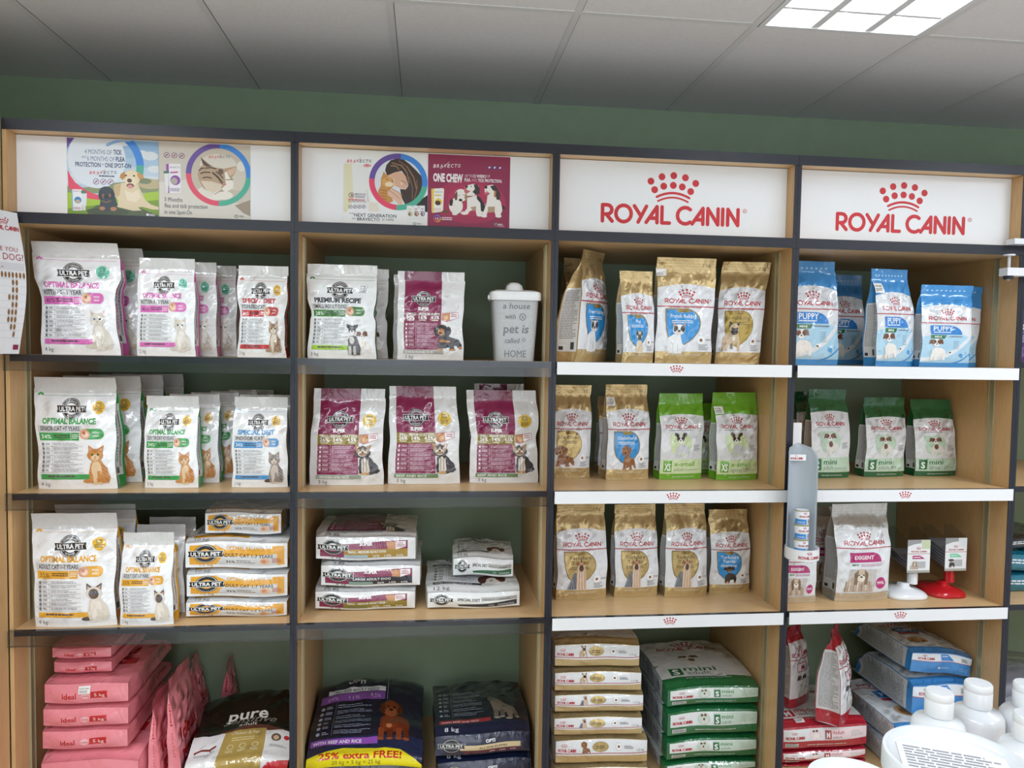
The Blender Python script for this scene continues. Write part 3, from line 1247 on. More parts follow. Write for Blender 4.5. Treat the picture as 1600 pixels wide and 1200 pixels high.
def d_ultra(acc, dark_acc, head, sub, pct, kg, animal, badge='#e8b93a', second=None, band=None, hcol=None):
    def f():
        w, h = .30, .36
        A = Art(w, h, WH)
        A.rect(0, h * .955, w, h, '#d3d3d2')
        A.stroke([(.01, h * .935), (w * .5, h * .925), (w - .01, h * .93)], .0012, acc, 2)
        for k in range(3):
            A.ell(w * (.06 + .022 * k), h * .945 + (k % 2) * .003, .0042, .004, acc, 10)
        A.ultra(w * .47, h * .80, w * .128)
        A.ell(w * .80, h * .815, w * .078, w * .078, badge, 26)
        A.rect(w * .77, h * .82, w * .83, h * .858, '#6d7f80')
        A.rect(w * .778, h * .826, w * .822, h * .852, badge)
        A.lines(w * .745, h * .775, w * .855, h * .812, 3, '#40505a', 4, .5)
        A.text(head, w * .10, h * .655, .0275, hcol or acc, w=w * .68, bold=.045)
        A.rect(w * .04, h * .575, w * .60, h * .638, GR1)
        A.text(sub, w * .07, h * .588, .0215, DK, w=w * .50, bold=.015)
        A.rect(w * .045, h * .49, w * .56, h * .568, acc)
        A.text(pct, w * .075, h * .507, .021, '#f5f5f5' if dark_acc else '#33272f', w=w * .13)
        A.lines(w * .24, h * .51, w * .44, h * .55, 2, '#3a2f36', 2, .5)
        A.rect(w * .455, h * .49, w * .459, h * .568, WH)
        A.lines(w * .47, h * .505, w * .55, h * .555, 3, '#f3eef1', 9, .4)
        px, py = w * .71, h * .555
        A.rect(px - .024, py - .019, px + .024, py + .019, acc)
        A.ell(px - .024, py, .019, .019, '#d9a88c')
        A.ell(px + .026, py, .019, .019, acc)
        A.ell(px - .022, py - .002, .013, .010, '#efcdb4')
        A.ell(px - .026, py + .004, .006, .006, '#b8705a')
        A.text('FRESH', px + .004, py + .002, .009, '#f5f5f5', bold=.03)
        A.text('MEAT', px + .006, py - .010, .009, '#f5f5f5', bold=.03)
        info_rows(A, w * .05, w * .60, h * .17, h * .475, 7, LINE, 5)
        A.rect(w * .06, h * .105, w * .68, h * .155, band or acc)
        A.lines(w * .15, h * .118, w * .5, h * .145, 1, '#5a4a52', 8, .6)
        A.text(kg, w * .05, h * .035, .021, '#6a6c70', bold=-.01)
        if second:
            pet(A, second, w * .70, h * .05, w * .24, h * .30)
            pet(A, animal, w * .56, h * .04, w * .27, h * .37)
        else:
            pet(A, animal, w * .60, h * .05, w * .36, h * .40)
        S = Art(.10, h, WH)
        S.rect(0, 0, .014, h, acc)
        S.rect(.086, 0, .1, h, acc)
        S.rect(0, h * .85, .1, h, acc)
        S.rect(0, 0, .1, h * .12, acc)
        S.text(head, .042, h * .78, .020, acc, w=.19, bold=.04, rot=-PI / 2)
        S.rect(.066, h * .2, .080, h * .78, '#b9bbbd')
        S.text(sub, .069, h * .74, .010, DK, w=.15, bold=.02, rot=-PI / 2)
        S.rect(.03, h * .14, .06, h * .2, '#4a4a50')
        return dict(front=A, side=S, base=WH, skey=acc, sealkey='#d0d0cf', bkey='#dcdcda')
    return f


DES['u_kitten'] = d_ultra('#d76fb8', False, 'OPTIMAL BALANCE', 'KITTEN 0 - 1 YEAR', '40%', '4 kg', 'cat_white', '#6cc7ab')
DES['u_senior'] = d_ultra('#3fa055', True, 'OPTIMAL BALANCE', 'SENIOR CAT +7 YEARS', '34%', '4 kg', 'cat_ginger')
DES['u_adult'] = d_ultra('#e2a836', False, 'OPTIMAL BALANCE', 'ADULT CAT 1-7 YEARS', '35%', '4 kg', 'cat_siam')
DES['u_kitten2'] = d_ultra('#d76fb8', False, 'OPTIMAL BALANCE', 'KITTEN 0 - 1 YEAR', '40%', '2 kg', 'cat_white', '#6cc7ab')
DES['u_senior2'] = d_ultra('#3fa055', True, 'OPTIMAL BALANCE', 'SENIOR CAT +7 YEARS', '34%', '2 kg', 'cat_ginger')
DES['u_adult2'] = d_ultra('#e2a836', False, 'OPTIMAL BALANCE', 'ADULT CAT 1-7 YEARS', '35%', '2 kg', 'cat_siam')
DES['u_red'] = d_ultra('#c2303a', True, 'SPECIAL DIET', 'STERILISED CAT', '36%', '2 kg', 'cat_tabby')
DES['u_blue'] = d_ultra('#4d93cc', True, 'SPECIAL DIET', 'INDOOR CAT', '34%', '2 kg', 'cat_dark')
DES['u_prem'] = d_ultra('#3d7d3a', True, 'PREMIUM RECIPE', 'SMALL ADULT DOG', '28%', '3 kg', 'schnauzer', '#eceef0', 'jack', '#9cc73c', '#3b3f48')


def d_super(sub, pcts, band, flavour, animal, badge=True, flavcol='#9aa79a'):
    def f():
        w, h = .29, .36
        BG = '#84204f'
        A = Art(w, h, '#e2e2e3')
        x0, x1 = w * .10, w * .66
        A.rect(x0, h * .125, x1, h, BG)
        cx = w * .39
        A.ultra(cx, h * .76, w * .125, '#1a1820')
        A.text('SUPER', cx, h * .615, .020, '#f3f1f1', w=w * .17, bold=.05, al='c')
        A.text('with', cx, h * .598, .008, '#f3f1f1', al='c')
        A.rect(x0, h * .47, x1, h * .59, band)
        A.text(sub, cx, h * .555, .0155, '#f5f3ef', w=w * .5, bold=.04, al='c')
        for i, p in enumerate(pcts):
            xx = x0 + (x1 - x0) * (i + .5) / 3
            A.text(p, xx, h * .508, .021, '#f5f3ef', w=w * .125, bold=.03, al='c')
            A.lines(xx - w * .05, h * .482, xx + w * .05, h * .5, 1, '#efe9d8', i, .6)
        info_rows(A, x0 + .002, x1 - .004, h * .16, h * .465, 6, '#e9cfdd', 31, .32)
        A.rect(x0 - .004, h * .075, x1 + .01, h * .122, flavcol)
        A.text(flavour, x0 + .004, h * .084, .014, '#eef0ee', w=w * .42, bold=.02)
        A.text('3 kg', w * .12, h * .02, .022, '#5f6166', bold=-.01)
        if badge:
            A.ell(w * .80, h * .745, w * .095, w * .095, '#e3bc48', 26)
            A.rect(w * .765, h * .75, w * .835, h * .80, '#6f735f')
            A.rect(w * .775, h * .757, w * .825, h * .793, '#cdb56a')
            A.lines(w * .74, h * .69, w * .86, h * .735, 3, '#5f5230', 3, .5)
        A.poly([(w * .67, h * .50), (w * .67, h * .585), (w * .92, h * .60), (w * .93, h * .53), (w * .73, h * .475)], '#b34a68')
        A.poly([(w * .675, h * .503), (w * .675, h * .58), (w * .915, h * .594), (w * .924, h * .533), (w * .732, h * .482)], '#f1ecec')
        A.poly([(w * .675, h * .503), (w * .675, h * .58), (w * .79, h * .587), (w * .80, h * .50), (w * .732, h * .482)], '#c78d62')
        A.ell(w * .74, h * .53, w * .04, h * .025, '#e0b58e')
        A.lines(w * .81, h * .535, w * .90, h * .58, 2, '#a33a5c', 6, .5)
        pet(A, animal, w * (.60 if animal == 'yorkie' else .55), h * .12, w * (.36 if animal == 'yorkie' else .42), h * (.37 if animal == 'yorkie' else .33))
        S = Art(.10, h, BG)
        S.rect(0, h * .8, .1, h, '#d9d9da')
        S.text('ULTRA PET', .04, h * .6, .022, '#efe9ec', w=.11, bold=.03, rot=-PI / 2)
        S.rect(.02, h * .05, .08, h * .15, '#e6e6e6')
        SE = Art(w, .04, '#d3d3d4')
        SE.rect(x0, 0, x1, .04, '#6f1b42')
        return dict(front=A, side=S, base='#e2e2e3', skey=BG, seal=SE, sealkey='#cfcfd0')
    return f


DES['s_puppy'] = d_super('SMALL - MEDIUM PUPPY', ('30%', '16%', '4.5%'), '#7d2a4d', 'CHICKEN AND RICE', 'dachs', False, '#a39d98')
DES['s_chick'] = d_super('SMALL - MEDIUM ADULT DOG', ('26%', '14%', '4.5%'), '#8e7b2c', 'CHICKEN AND RICE', 'yorkie')
DES['s_beef'] = d_super('SMALL - MEDIUM ADULT DOG', ('26%', '14%', '4.5%'), '#8e7b2c', 'BEEF AND RICE', 'yorkie', True, '#6d8a63')

# Royal Canin style packs -------------------------------------------------
GOLD = 'f#cdb585'


def rc_side(col, w=.10, h=.36):
    S = Art(w, h, col)
    S.rect(.006, h * .10, w - .006, h * .72, '#dfe1e4')
    S.lines(.012, h * .22, w - .014, h * .70, 30, '#85888f', 11, .45)
    S.rect(.012, h * .115, w * .3, h * .15, '#2a2c31')
    S.rect(w * .62, h * .12, w * .8, h * .19, '#3b3e45')
    S.rect(.008, h * .53, w - .008, h * .532, '#9a9da3')
    S.rect(.008, h * .37, w - .008, h * .372, '#9a9da3')
    return S


def rc_panel(A, w, h, y0, yc, ye, key='#e3e5ea'):
    """pale panel with an arched top edge"""
    n = 16
    pts = [(0, y0), (w, y0)] + [(w * (1 - i / n), ye + (yc - ye) * math.sin(PI * (.12 + .76 * (i / n))) ** 1.0 - 0) for i in range(n + 1)]
    A.poly(pts, key)


def badge_shape(cx, cy, w, h):
    """shield: flat top left, round right shoulder, tapering foot"""
    P = []
    ctl = [(-.5, .5), (.16, .5)] + _arc(.08, .08, .42, .42, 85, -30, 8) + [(.30, -.30), (.12, -.42), (0, -.5), (-.22, -.42), (-.40, -.26), (-.47, -.05), (-.5, .2)]
    for x, y in ctl:
        P.append((cx + x * w, cy + y * h))
    return P


def d_breed(col, badge, name, animal, kg='1.5kg', w=.21, h=.33, txtcol=None, age='ADULT', big=False):
    def f():
        A = Art(w, h, col)
        rc_panel(A, w, h, h * .125, h * .83, h * .765)
        A.crown(w * .5, h * .725, w * .29, RED)
        A.royal(w * .5, h * .625, h * .052, RED, 3, .19, w=w * .78)
        A.text('®', w * .9, h * .655, .008, RED)
        A.rect(0, h * .588, w, h * .598, RED)
        A.lines(w * .2, h * .576, w * .75, h * .584, 1, '#9b5560', 2, .7)
        bx, by, bw, bh = w * .45, h * .375, w * .60, h * .37
        A.poly(badge_shape(bx, by, bw * 1.06, bh * 1.06), 'f#8f7a45')
        A.poly(badge_shape(bx, by, bw, bh), badge)
        A.rect(bx - bw * .18, by + bh * .42, bx + bw * .18, by + bh * .50, 'f#9c8650')
        A.text(age, bx, by + bh * .43, .0075, '#3a3020', al='c')
        tc = txtcol or '#f2f4f6'
        nm = name.split('|')
        for i, q in enumerate(nm):
            A.text(q, bx, by + bh * (.27 - .15 * i), .020 if len(nm) > 1 else .0175, tc, w=min(.0105 * len(q), w * .46), bold=.005, al='c')
        A.lines(bx - bw * .35, by + bh * (.2 - .15 * len(nm) + .06), bx + bw * .35, by + bh * (.27 - .15 * len(nm) + .09), 2, tc, 3, .4)
        aw = {'longcoat': (.20, .125, .40, .36), 'frenchie_white': (.12, .10, .40, .33), 'frenchie_tan': (.08, .12, .42, .33),
              'pug': (.32, .11, .34, .28), 'dachs': (.3, .12, .4, .28), 'blacktan': (.28, .14, .38, .25), 'dachs_tan': (.32, .12, .34, .30),
              'dachs_side': (.10, .14, .5, .26)}[animal]
        pet(A, animal, w * aw[0], h * aw[1], w * aw[2], h * aw[3])
        A.ell(w * .79, h * .245, w * .075, w * .075, '#f4f4f5', 20)
        A.ell(w * .79, h * .245, w * .03, w * .026, '#8a5a3c', 14)
        A.lines(w * .88, h * .24, w * .99, h * .26, 2, LINE, 5, .4)
        A.lines(w * .74, h * .14, w * .93, h * .205, 4, LINE, 7, .35)
        A.text('BREED HEALTH NUTRITION', w * .22, h * .085, .008, '#f0ead8', w=w * .56)
        SE = Art(w, h * .11, col)
        for i in range(3):
            SE.rect(0, h * (.02 + .03 * i), w, h * (.02 + .03 * i) + .0008, 'f#8f7a45')
        SE.text(kg, w * .76, h * .025, .014, '#4a3c20', w=w * .15)
        return dict(front=A, side=rc_side(col), base=col, seal=SE, sealkey=col)
    return f


BL = '#2a8ed2'
DES['r_yorkie'] = d_breed(GOLD, 'f#c4ad78', 'Yorkshire|Terrier', 'longcoat', txtcol='#4a4030')
DES['r_yorkpup'] = d_breed(GOLD, BL, 'Yorkshire|Terrier', 'blacktan', age='PUPPY')
DES['r_frenchpup'] = d_breed(GOLD, BL, 'French Bulldog', 'frenchie_white', '3 kg', age='PUPPY')
DES['r_french'] = d_breed(GOLD, 'f#a8904f', 'French Bulldog', 'frenchie_tan', '3 kg', txtcol='#574a2a')
DES['r_pug'] = d_breed(GOLD, BL, 'Pug', 'pug', age='PUPPY')
DES['r_dachs'] = d_breed(GOLD, 'f#c4ad78', 'Dachshund', 'dachs_side', txtcol='#4a4030')
DES['r_dachspup'] = d_breed(GOLD, BL, 'Dachshund', 'dachs_tan', age='PUPPY')


def d_size(col, tint, letter, size, age, animal, ink):
    def f():
        w, h = .20, .32
        A = Art(w, h, col)
        rc_panel(A, w, h, h * .075, h * .845, h * .80, '#dddfe2')
        A.crown(w * .48, h * .755, w * .28, RED)
        A.royal(w * .48, h * .655, h * .052, RED, 3, .19, w=w * .76)
        A.lines(w * .16, h * .632, w * .72, h * .642, 1, '#8a8c92', 2, .7)
        A.poly(badge_shape(w * .46, h * .44, w * .52, h * .30), tint)
        pet(A, animal, w * .26, h * .28, w * .44, h * .31)
        A.lines(w * .76, h * .37, w * .94, h * .45, 4, LINE, 7, .35)
        A.lines(w * .05, h * .20, w * .2, h * .21, 1, '#dddfe2', 7, .35)
        A.rect(0, h * .075, w, h * .262, tint)
        A.rect(w * .07, h * .10, w * .25, h * .245, ink)
        A.text(letter, w * .16, h * .118, .040, '#f4f6f4', w=w * (.14 if len(letter) > 1 else .09), bold=.03, al='c')
        A.text(size, w * .30, h * .175, .030 if size == 'mini' else .026, ink, w=w * (.33 if size == 'mini' else .50), bold=.012)
        A.text(age, w * .30, h * .11, .022, '#74777c', w=w * (.24 if len(age) < 6 else .46), bold=-.005)
        A.lines(w * (.56 if len(age) < 6 else .8), h * .11, w * .93, h * .135, 2, '#8f9296', 9, .4)
        A.text('SIZE HEALTH NUTRITION', w * .28, h * .028, .0075, '#e8efe2', w=w * .5)
        SE = Art(w, h * .11, col)
        SE.rect(0, h * .04, w, h * .042, ink)
        return dict(front=A, side=rc_side(col), base=col, seal=SE, sealkey=col)
    return f


DES['r_xs'] = d_size('#6fae2e', '#cfe0b0', 'XS', 'x-small', 'adult', 'papillon', '#5f9f22')
DES['r_xs12'] = d_size('#6fae2e', '#cfe0b0', 'XS', 'x-small', 'ageing12+', 'papillon2', '#5f9f22')
DES['r_mini'] = d_size('#1d5f37', '#b9d2bd', 'S', 'mini', 'adult', 'jack_sit', '#1f6a3c')
DES['r_mini8'] = d_size('#1d5f37', '#b9d2bd', 'S', 'mini', 'adult 8+', 'jack_sit', '#1f6a3c')
DES['r_mini12'] = d_size('#1d5f37', '#b9d2bd', 'S', 'mini', 'ageing 12+', 'jack_sit', '#1f6a3c')


def d_puppy():
    w, h = .22, .33
    col = '#3f8fd0'
    A = Art(w, h, col)
    rc_panel(A, w, h, h * .06, h * .845, h * .775, '#dfe3e8')
    n = 14
    A.poly([(0, h * .06), (w, h * .06), (w, h * .40)] + [(w * (1 - i / n), h * (.40 + .06 * math.sin(PI * i / n))) for i in range(1, n + 1)], '#a9d0e6')
    A.stroke([(w * (i / 12), h * (.10 + .33 * (i / 12) ** 2.4)) for i in range(13)], .016, '#dfe3e8', 3)
    A.stroke([(w * (.55 + .45 * i / 8), h * (.05 + .13 * (i / 8) ** 2)) for i in range(9)], .006, '#3f8fd0', 3)
    A.crown(w * .5, h * .735, w * .27, RED)
    A.royal(w * .5, h * .63, h * .052, RED, 3, .19, w=w * .76)
    A.rect(0, h * .588, w, h * .598, RED)
    A.poly([(w * .16, h * .44), (w * .16, h * .56)] + [(w * (.52 + .27 * math.sin(PI / 2 * i / 8)), h * (.44 + .12 * math.cos(PI / 2 * i / 8))) for i in range(9)], '#2f7fca')
    A.text('PUPPY', w * .22, h * .485, .030, '#f3f6f8', w=w * .37, bold=.01)
    A.lines(w * .22, h * .455, w * .55, h * .475, 1, '#dfeaf3', 5, .6)
    A.poly([(w * .16, h * .385), (w * .16, h * .43), (w * .47, h * .43), (w * .43, h * .385)], '#1f6b37')
    A.text('MINI', w * .23, h * .395, .012, '#f1f5f1', w=w * .14, bold=.03)
    A.lines(w * .5, h * .40, w * .8, h * .42, 1, LINE, 5, .6)
    A.lines(w * .62, h * .24, w * .74, h * .36, 5, '#8fa5b5', 6, .3)
    A.ell(w * .56, h * .20, .008, .008, '#f0f0f0')
    A.ell(w * .56, h * .20, .005, .004, '#6b4b35')
    A.poly([(w * .76, h * .15), (w * .84, h * .13), (w * .84, h * .18), (w * .77, h * .19)], '#4c9ad6')
    A.text('3', w * .89, h * .17, .018, '#7aa6c4')
    pet(A, 'jack', w * .10, h * .08, w * .40, h * .32)
    SE = Art(w, h * .11, col)
    for i in range(9):
        SE.ell(w * (.12 + .09 * i), h * .035, .005, .004, '#9cc8e8', 10)
    SE.rect(0, h * .02, w, h * .022, '#2f74b4')
    return dict(front=A, side=rc_side(col), base=col, seal=SE, sealkey=col)


DES['r_puppy'] = d_puppy


def d_exigent():
    w, h = .24, .36
    A = Art(w, h, 'f#c9c9c6')
    rc_panel(A, w, h, h * .10, h * .86, h * .80, '#e3e5e8')
    A.crown(w * .48, h * .755, w * .27, RED)
    A.royal(w * .5, h * .655, h * .052, RED, 3, .19, w=w * .74)
    A.rect(0, h * .618, w, h * .628, RED)
    mg = '#b01f6e'
    A.poly([(w * .2, h * .46), (w * .2, h * .575)] + [(w * (.60 + .2 * math.sin(PI / 2 * i / 8)), h * (.46 + .115 * math.cos(PI / 2 * i / 8))) for i in range(9)], mg)
    A.text('EXIGENT', w * .28, h * .495, .022, '#f6f2f4', w=w * .36, bold=.02)
    A.text('MINI', w * .24, h * .42, .013, '#3b8a50', w=w * .12, bold=.02)
    A.lines(w * .40, h * .41, w * .80, h * .445, 2, '#b16a92', 5, .4)
    A.poly([(w * .2, h * .12), (w * .2, h * .38), (w * .72, h * .38), (w * .66, h * .12)], '#c4bfba')
    pet(A, 'shihtzu', w * .12, h * .11, w * .52, h * .30)
    A.ell(w * .80, h * .21, w * .11, w * .115, '#f2e4ec', 24)
    A.ell(w * .80, h * .21, w * .10, w * .105, mg, 24)
    A.text('99%', w * .80, h * .195, .018, '#f6f2f4', w=w * .14, bold=.02, al='c')
    A.rect(0, 0, w, h * .10, '#bfae95')
    SE = Art(w, h * .11, 'f#d2d2cf')
    SE.rect(0, h * .02, w, h * .022, 'f#8c8c8a')
    return dict(front=A, side=rc_side('f#c9c9c6'), base='f#c9c9c6', seal=SE, sealkey='f#d2d2cf')


DES['r_exigent'] = d_exigent


# lying packs: the block bottom faces the viewer -------------------------
def d_yellow_sack():
    w, t, h = .36, .12, .55
    B = Art(w, t, WH)
    B.rect(w * .04, t * .12, w * .97, t * .90, '#e2a32c')
    B.poly([(w * .30, t * .12), (w * .36, t * .42), (w * .9, t * .60), (w * .9, t * .12)], '#cfcfcf')
    B.poly([(w * .30, t * .86), (w * .40, t * .70), (w * .85, t * .80), (w * .85, t * .90), (w * .3, t * .90)], '#dedede')
    B.ultra(w * .20, t * .55, t * .36, full=False)
    B.text('OPTIMAL BALANCE', w * .40, t * .72, t * .16, '#d49a2a', w=w * .38, bold=.04)
    B.text('ADULT CAT 1-7 YEARS', w * .36, t * .44, t * .19, DK, w=w * .50, bold=.01)
    B.text('10 kg', w * .14, t * .06, t * .17, '#b58122', w=w * .13)
    B.text('35%', w * .40, t * .2, t * .14, DK, w=w * .09, bold=.02)
    B.lines(w * .5, t * .2, w * .7, t * .34, 2, '#6a6050', 4, .4)
    B.ell(w * .78, t * .30, t * .15, t * .13, '#e6b48c')
    B.ell(w * .77, t * .30, t * .08, t * .07, '#c98a6a')
    B.lines(w * .85, t * .22, w * .94, t * .42, 3, '#b54a2a', 5, .5)
    F = Art(w, h, WH)
    F.rect(w * .06, h * .06, w * .6, h * .12, '#e2a32c')
    F.text('10 kg', w * .08, h * .02, .026, '#6a6c70')
    info_rows(F, w * .05, w * .60, h * .16, h * .45, 7, LINE, 5)
    S = Art(t, h, WH)
    S.rect(0, 0, t, h * .1, '#e2a32c')
    return dict(front=F, bottom=B, side=S, base=WH, sealkey='#d5d5d3')


DES['l_yellow'] = d_yellow_sack


def d_super_sack(size, bandc, fl):
    def f():
        w, t, h = .38, .12, .52
        B = Art(w, t, '#e6e6e7')
        B.poly([(w * .04, t * .12), (w * .04, t * .5), (w * .2, t * .70), (w * .92, t * .88), (w * .92, t * .18), (w * .5, t * .12)], '#84204f')
        B.poly([(w * .28, t * .12), (w * .28, t * .50), (w * .92, t * .50), (w * .92, t * .12)], bandc)
        B.ultra(w * .17, t * .56, t * .34, full=False)
        B.text('SUPER', w * .50, t * .66, t * .19, '#f3f1f1', w=w * .13, bold=.05, al='c')
        B.text(size, w * .32, t * .34, t * .15, '#f3f1f1', w=w * .38, bold=.03)
        B.text('8 kg', w * .15, t * .04, t * .19, '#5b5d62', w=w * .10)
        B.rect(w * .28, t * .1, w * .52, t * .26, fl)
        for i, q in enumerate(('26%', '14%', '4.5%')):
            B.text(q, w * (.60 + .12 * i), t * .15, t * .13, '#f3f1f1', w=w * .07, bold=.02, al='c')
        B.poly([(w * .72, t * .50), (w * .70, t * .78), (w * .90, t * .84), (w * .90, t * .60), (w * .80, t * .46)], '#f1ecec')
        B.poly([(w * .72, t * .50), (w * .70, t * .78), (w * .80, t * .81), (w * .80, t * .46)], '#c78d62')
        B.lines(w * .81, t * .58, w * .89, t * .78, 3, '#a33a5c', 5, .5)
        F = Art(w, h, '#e2e2e3')
        F.rect(w * .1, h * .12, w * .66, h, '#84204f')
        F.rect(w * .1, h * .075, w * .66, h * .12, fl)
        F.text('BEEF AND RICE', w * .13, h * .08, .016, '#eef0ee', w=w * .42, bold=.02)
        F.text('8 kg', w * .12, h * .02, .026, '#5f6166')
        info_rows(F, w * .11, w * .64, h * .16, h * .465, 6, '#e9cfdd', 31, .32)
        pet(F, 'yorkie', w * .60, h * .10, w * .3, h * .3)
        S = Art(t, h, '#dcdcdd')
        return dict(front=F, bottom=B, side=S, base='#e2e2e3', sealkey='#cfcfd0')
    return f


DES['l_sup_beef'] = d_super_sack('SMALL - MEDIUM ADULT DOG', '#8e7b2c', '#7c7f4a')
DES['l_sup_small'] = d_super_sack('SMALL - MEDIUM ADULT DOG', '#a8862a', '#a9bdc6')
DES['l_sup_large'] = d_super_sack('LARGE ADULT DOG', '#2b2d3a', '#8aa39a')


def d_special(kg, dk):
    def f():
        w, t, h = .42, .10, .55
        B = Art(w, t, WH)
        B.ultra(w * .15, t * .52, t * .36, full=False)
        B.text('SPECIAL DIET', w * .32, t * .50, t * .22, DK, w=w * .25, bold=.03)
        B.rect(w * .58, t * .52, w * .97, t * .74, '#a9a8a4')
        B.text('WEIGHT CONTROL', w * .60, t * .55, t * .13, DK, w=w * .3, bold=.01)
        B.poly([(w * .34, t * .12), (w * .32, t * .24), (w * .62, t * .36), (w * .97, t * .48), (w * .97, t * .14)], dk)
        B.text('24%', w * .66, t * .2, t * .12, WH, w=w * .06)
        B.lines(w * .76, t * .18, w * .94, t * .3, 2, '#dfe0e0', 2, .4)
        F = Art(w, h, WH)
        F.text(kg, w * .07, h * .03, .034, '#3d3f44', w=w * .17)
        F.rect(w * .07, h * .105, w * .60, h * .15, '#22242a')
        F.text('WITH CHICKEN AND RICE', w * .09, h * .115, .016, WH, w=w * .4, bold=.02)
        info_rows(F, w * .07, w * .60, h * .18, h * .5, 6, '#55575c', 5)
        F.rect(w * .07, h * .54, w * .60, h * .60, '#22242a')
        F.text('SPECIAL DIET', w * .1, h * .55, .02, WH, w=w * .3, bold=.02)
        F.ultra(w * .4, h * .75, w * .12)
        pet(F, 'basset', w * .55, h * .10, w * .38, h * .22)
        return dict(front=F, bottom=B, base=WH, sealkey='#d5d5d3')
    return f


DES['l_special'] = d_special('12 kg', '#25303d')
DES['l_special_small'] = d_special('2.5 kg', '#2f6a4a')

PK = '#e98a96'


def d_ideal(kg):
    def f():
        w, t, h = .34, .10, .50
        B = Art(w, t, PK)
        B.text('ideal', w * .22, t * .30, t * .40, '#b81e26', w=w * .17, bold=.03)
        B.ell(w * .50, t * .42, w * .055, t * .16, '#f1b9bf')
        B.text('meaty', w * .455, t * .36, t * .15, '#b81e26', w=w * .09, bold=.02)
        B.poly([(w * .55, t * .26), (w * .56, t * .60), (w * .76, t * .66), (w * .76, t * .30)], '#c0242c')
        B.text(kg, w * .60, t * .36, t * .24, '#f4d9dc', w=w * .13)
        F = Art(w, h, PK)
        F.text('ideal', w * .1, h * .5, .10, '#b81e26', w=w * .7, bold=.03)
        F.rect(w * .1, h * .3, w * .9, h * .42, '#c0242c')
        F.text('ADULT CAT', w * .15, h * .33, .03, '#f4d9dc', w=w * .6)
        S = Art(t, h, PK)
        S.text('ideal', t * .35, h * .9, .045, '#b81e26', w=h * .22, bold=.03, rot=-PI / 2)
        S.text('ADULT CAT', t * .4, h * .62, .026, '#b81e26', w=h * .25, rot=-PI / 2)
        return dict(front=F, bottom=B, side=S, base=PK, sealkey='#dc7885')
    return f


DES['l_ideal5'] = d_ideal('5 kg')
DES['l_ideal10'] = d_ideal('10 kg')


def d_goldsack(animal, badge='f#c4ad78'):
    def f():
        w, t, h = .32, .075, .33
        B = Art(w, t, GOLD)
        y0, y1 = t * .34, t * .98
        B.rect(0, y0, w, y1, '#e6e8ea')
        B.crown(w * .09, t * .76, w * .07, RED)
        B.royal(w * .12, t * .50, t * .14, RED, 2, .19, w=w * .19)
        B.rect(0, t * .42, w, t * .45, RED)
        pet(B, animal, w * .27, t * .42, w * .10, t * .52)
        B.ell(w * .48, t * .70, w * .09, t * .20, badge)
        B.lines(w * .43, t * .62, w * .53, t * .76, 2, '#4a4030', 3, .4)
        B.ell(w * .68, t * .70, w * .035, w * .035, '#c8c9cb', 18)
        B.ell(w * .68, t * .70, w * .031, w * .031, '#f4f4f5', 18)
        B.ell(w * .68, t * .70, w * .014, w * .013, '#8a5a3c', 12)
        B.lines(w * .74, t * .62, w * .84, t * .76, 3, LINE, 5, .4)
        B.text('1.5 kg', w * .88, t * .52, t * .16, '#8f9296', w=w * .08)
        F = Art(w, h, GOLD)
        rc_panel(F, w, h, h * .125, h * .83, h * .765)
        return dict(front=F, bottom=B, base=GOLD, sealkey=GOLD, skey='#c9ccd2')
    return f


DES['l_gold_a'] = d_goldsack('frenchie_tan')
DES['l_gold_b'] = d_goldsack('longcoat')
DES['l_gold_c'] = d_goldsack('dachs_side', 'f#c4ad78')


def d_sizesack(col, tint, letter, size, age, animal, ink, kg):
    def f():
        w, t, h = .40, .13, .62
        B = Art(w, t, col)
        B.rect(w * .03, t * .36, w * .995, t * .90, '#e4e6e6')
        B.crown(w * .15, t * .72, w * .07, RED)
        B.royal(w * .16, t * .46, t * .13, RED, 2, .19, w=w * .21)
        B.ell(w * .39, t * .63, w * .07, t * .25, tint)
        pet(B, animal, w * .35, t * .40, w * .09, t * .46)
        B.rect(w * .50, t * .42, w * .995, t * .86, tint)
        B.rect(w * .50, t * .42, w * .57, t * .80, ink)
        B.text(letter, w * .535, t * .47, t * .34, '#f4f6f4', w=w * .04, bold=.03, al='c')
        B.text(size, w * .585, t * .64, t * .24, ink, w=w * .13, bold=.01)
        B.text(age, w * .585, t * .45, t * .18, '#74777c', w=w * .11)
        B.lines(w * .8, t * .5, w * .95, t * .78, 4, '#9fb3a4', 5, .35)
        B.rect(w * .05, t * .10, w * .20, t * .28, '#c9c9c4')
        B.lines(w * .06, t * .12, w * .19, t * .26, 3, '#3b3e45', 5, .5)
        B.lines(w * .3, t * .16, w * .75, t * .2, 1, '#dfe8df', 5, .7)
        F = Art(w, h, col)
        F.rect(0, h * .12, w, h, '#dcdedd')
        F.rect(w * .12, h * .15, w * .26, h * .26, ink)
        F.text(letter, w * .19, h * .165, .07, '#f4f6f4', w=w * .075, bold=.03, al='c')
        F.text(size, w * .29, h * .215, .062, ink, w=w * .36, bold=.01)
        F.text(age, w * .30, h * .155, .05, '#74777c', w=w * .26)
        F.text('SIZE HEALTH NUTRITION', w * .25, h * .09, .010, '#dfe8df', w=w * .5)
        pet(F, animal, w * .3, h * .3, w * .34, h * .2)
        F.royal(w * .5, h * .60, .036, RED, 3, .19, w=w * .7)
        F.crown(w * .5, h * .70, w * .28, RED)
        S = Art(t, h, col)
        S.rect(.004, h * .10, t - .004, h * .9, '#c9ccd0')
        S.lines(.01, h * .2, t - .012, h * .86, 36, '#7d8188', 11, .45)
        return dict(front=F, bottom=B, side=S, base=col, sealkey='#cfd1d1' if letter == 'S' else col)
    return f


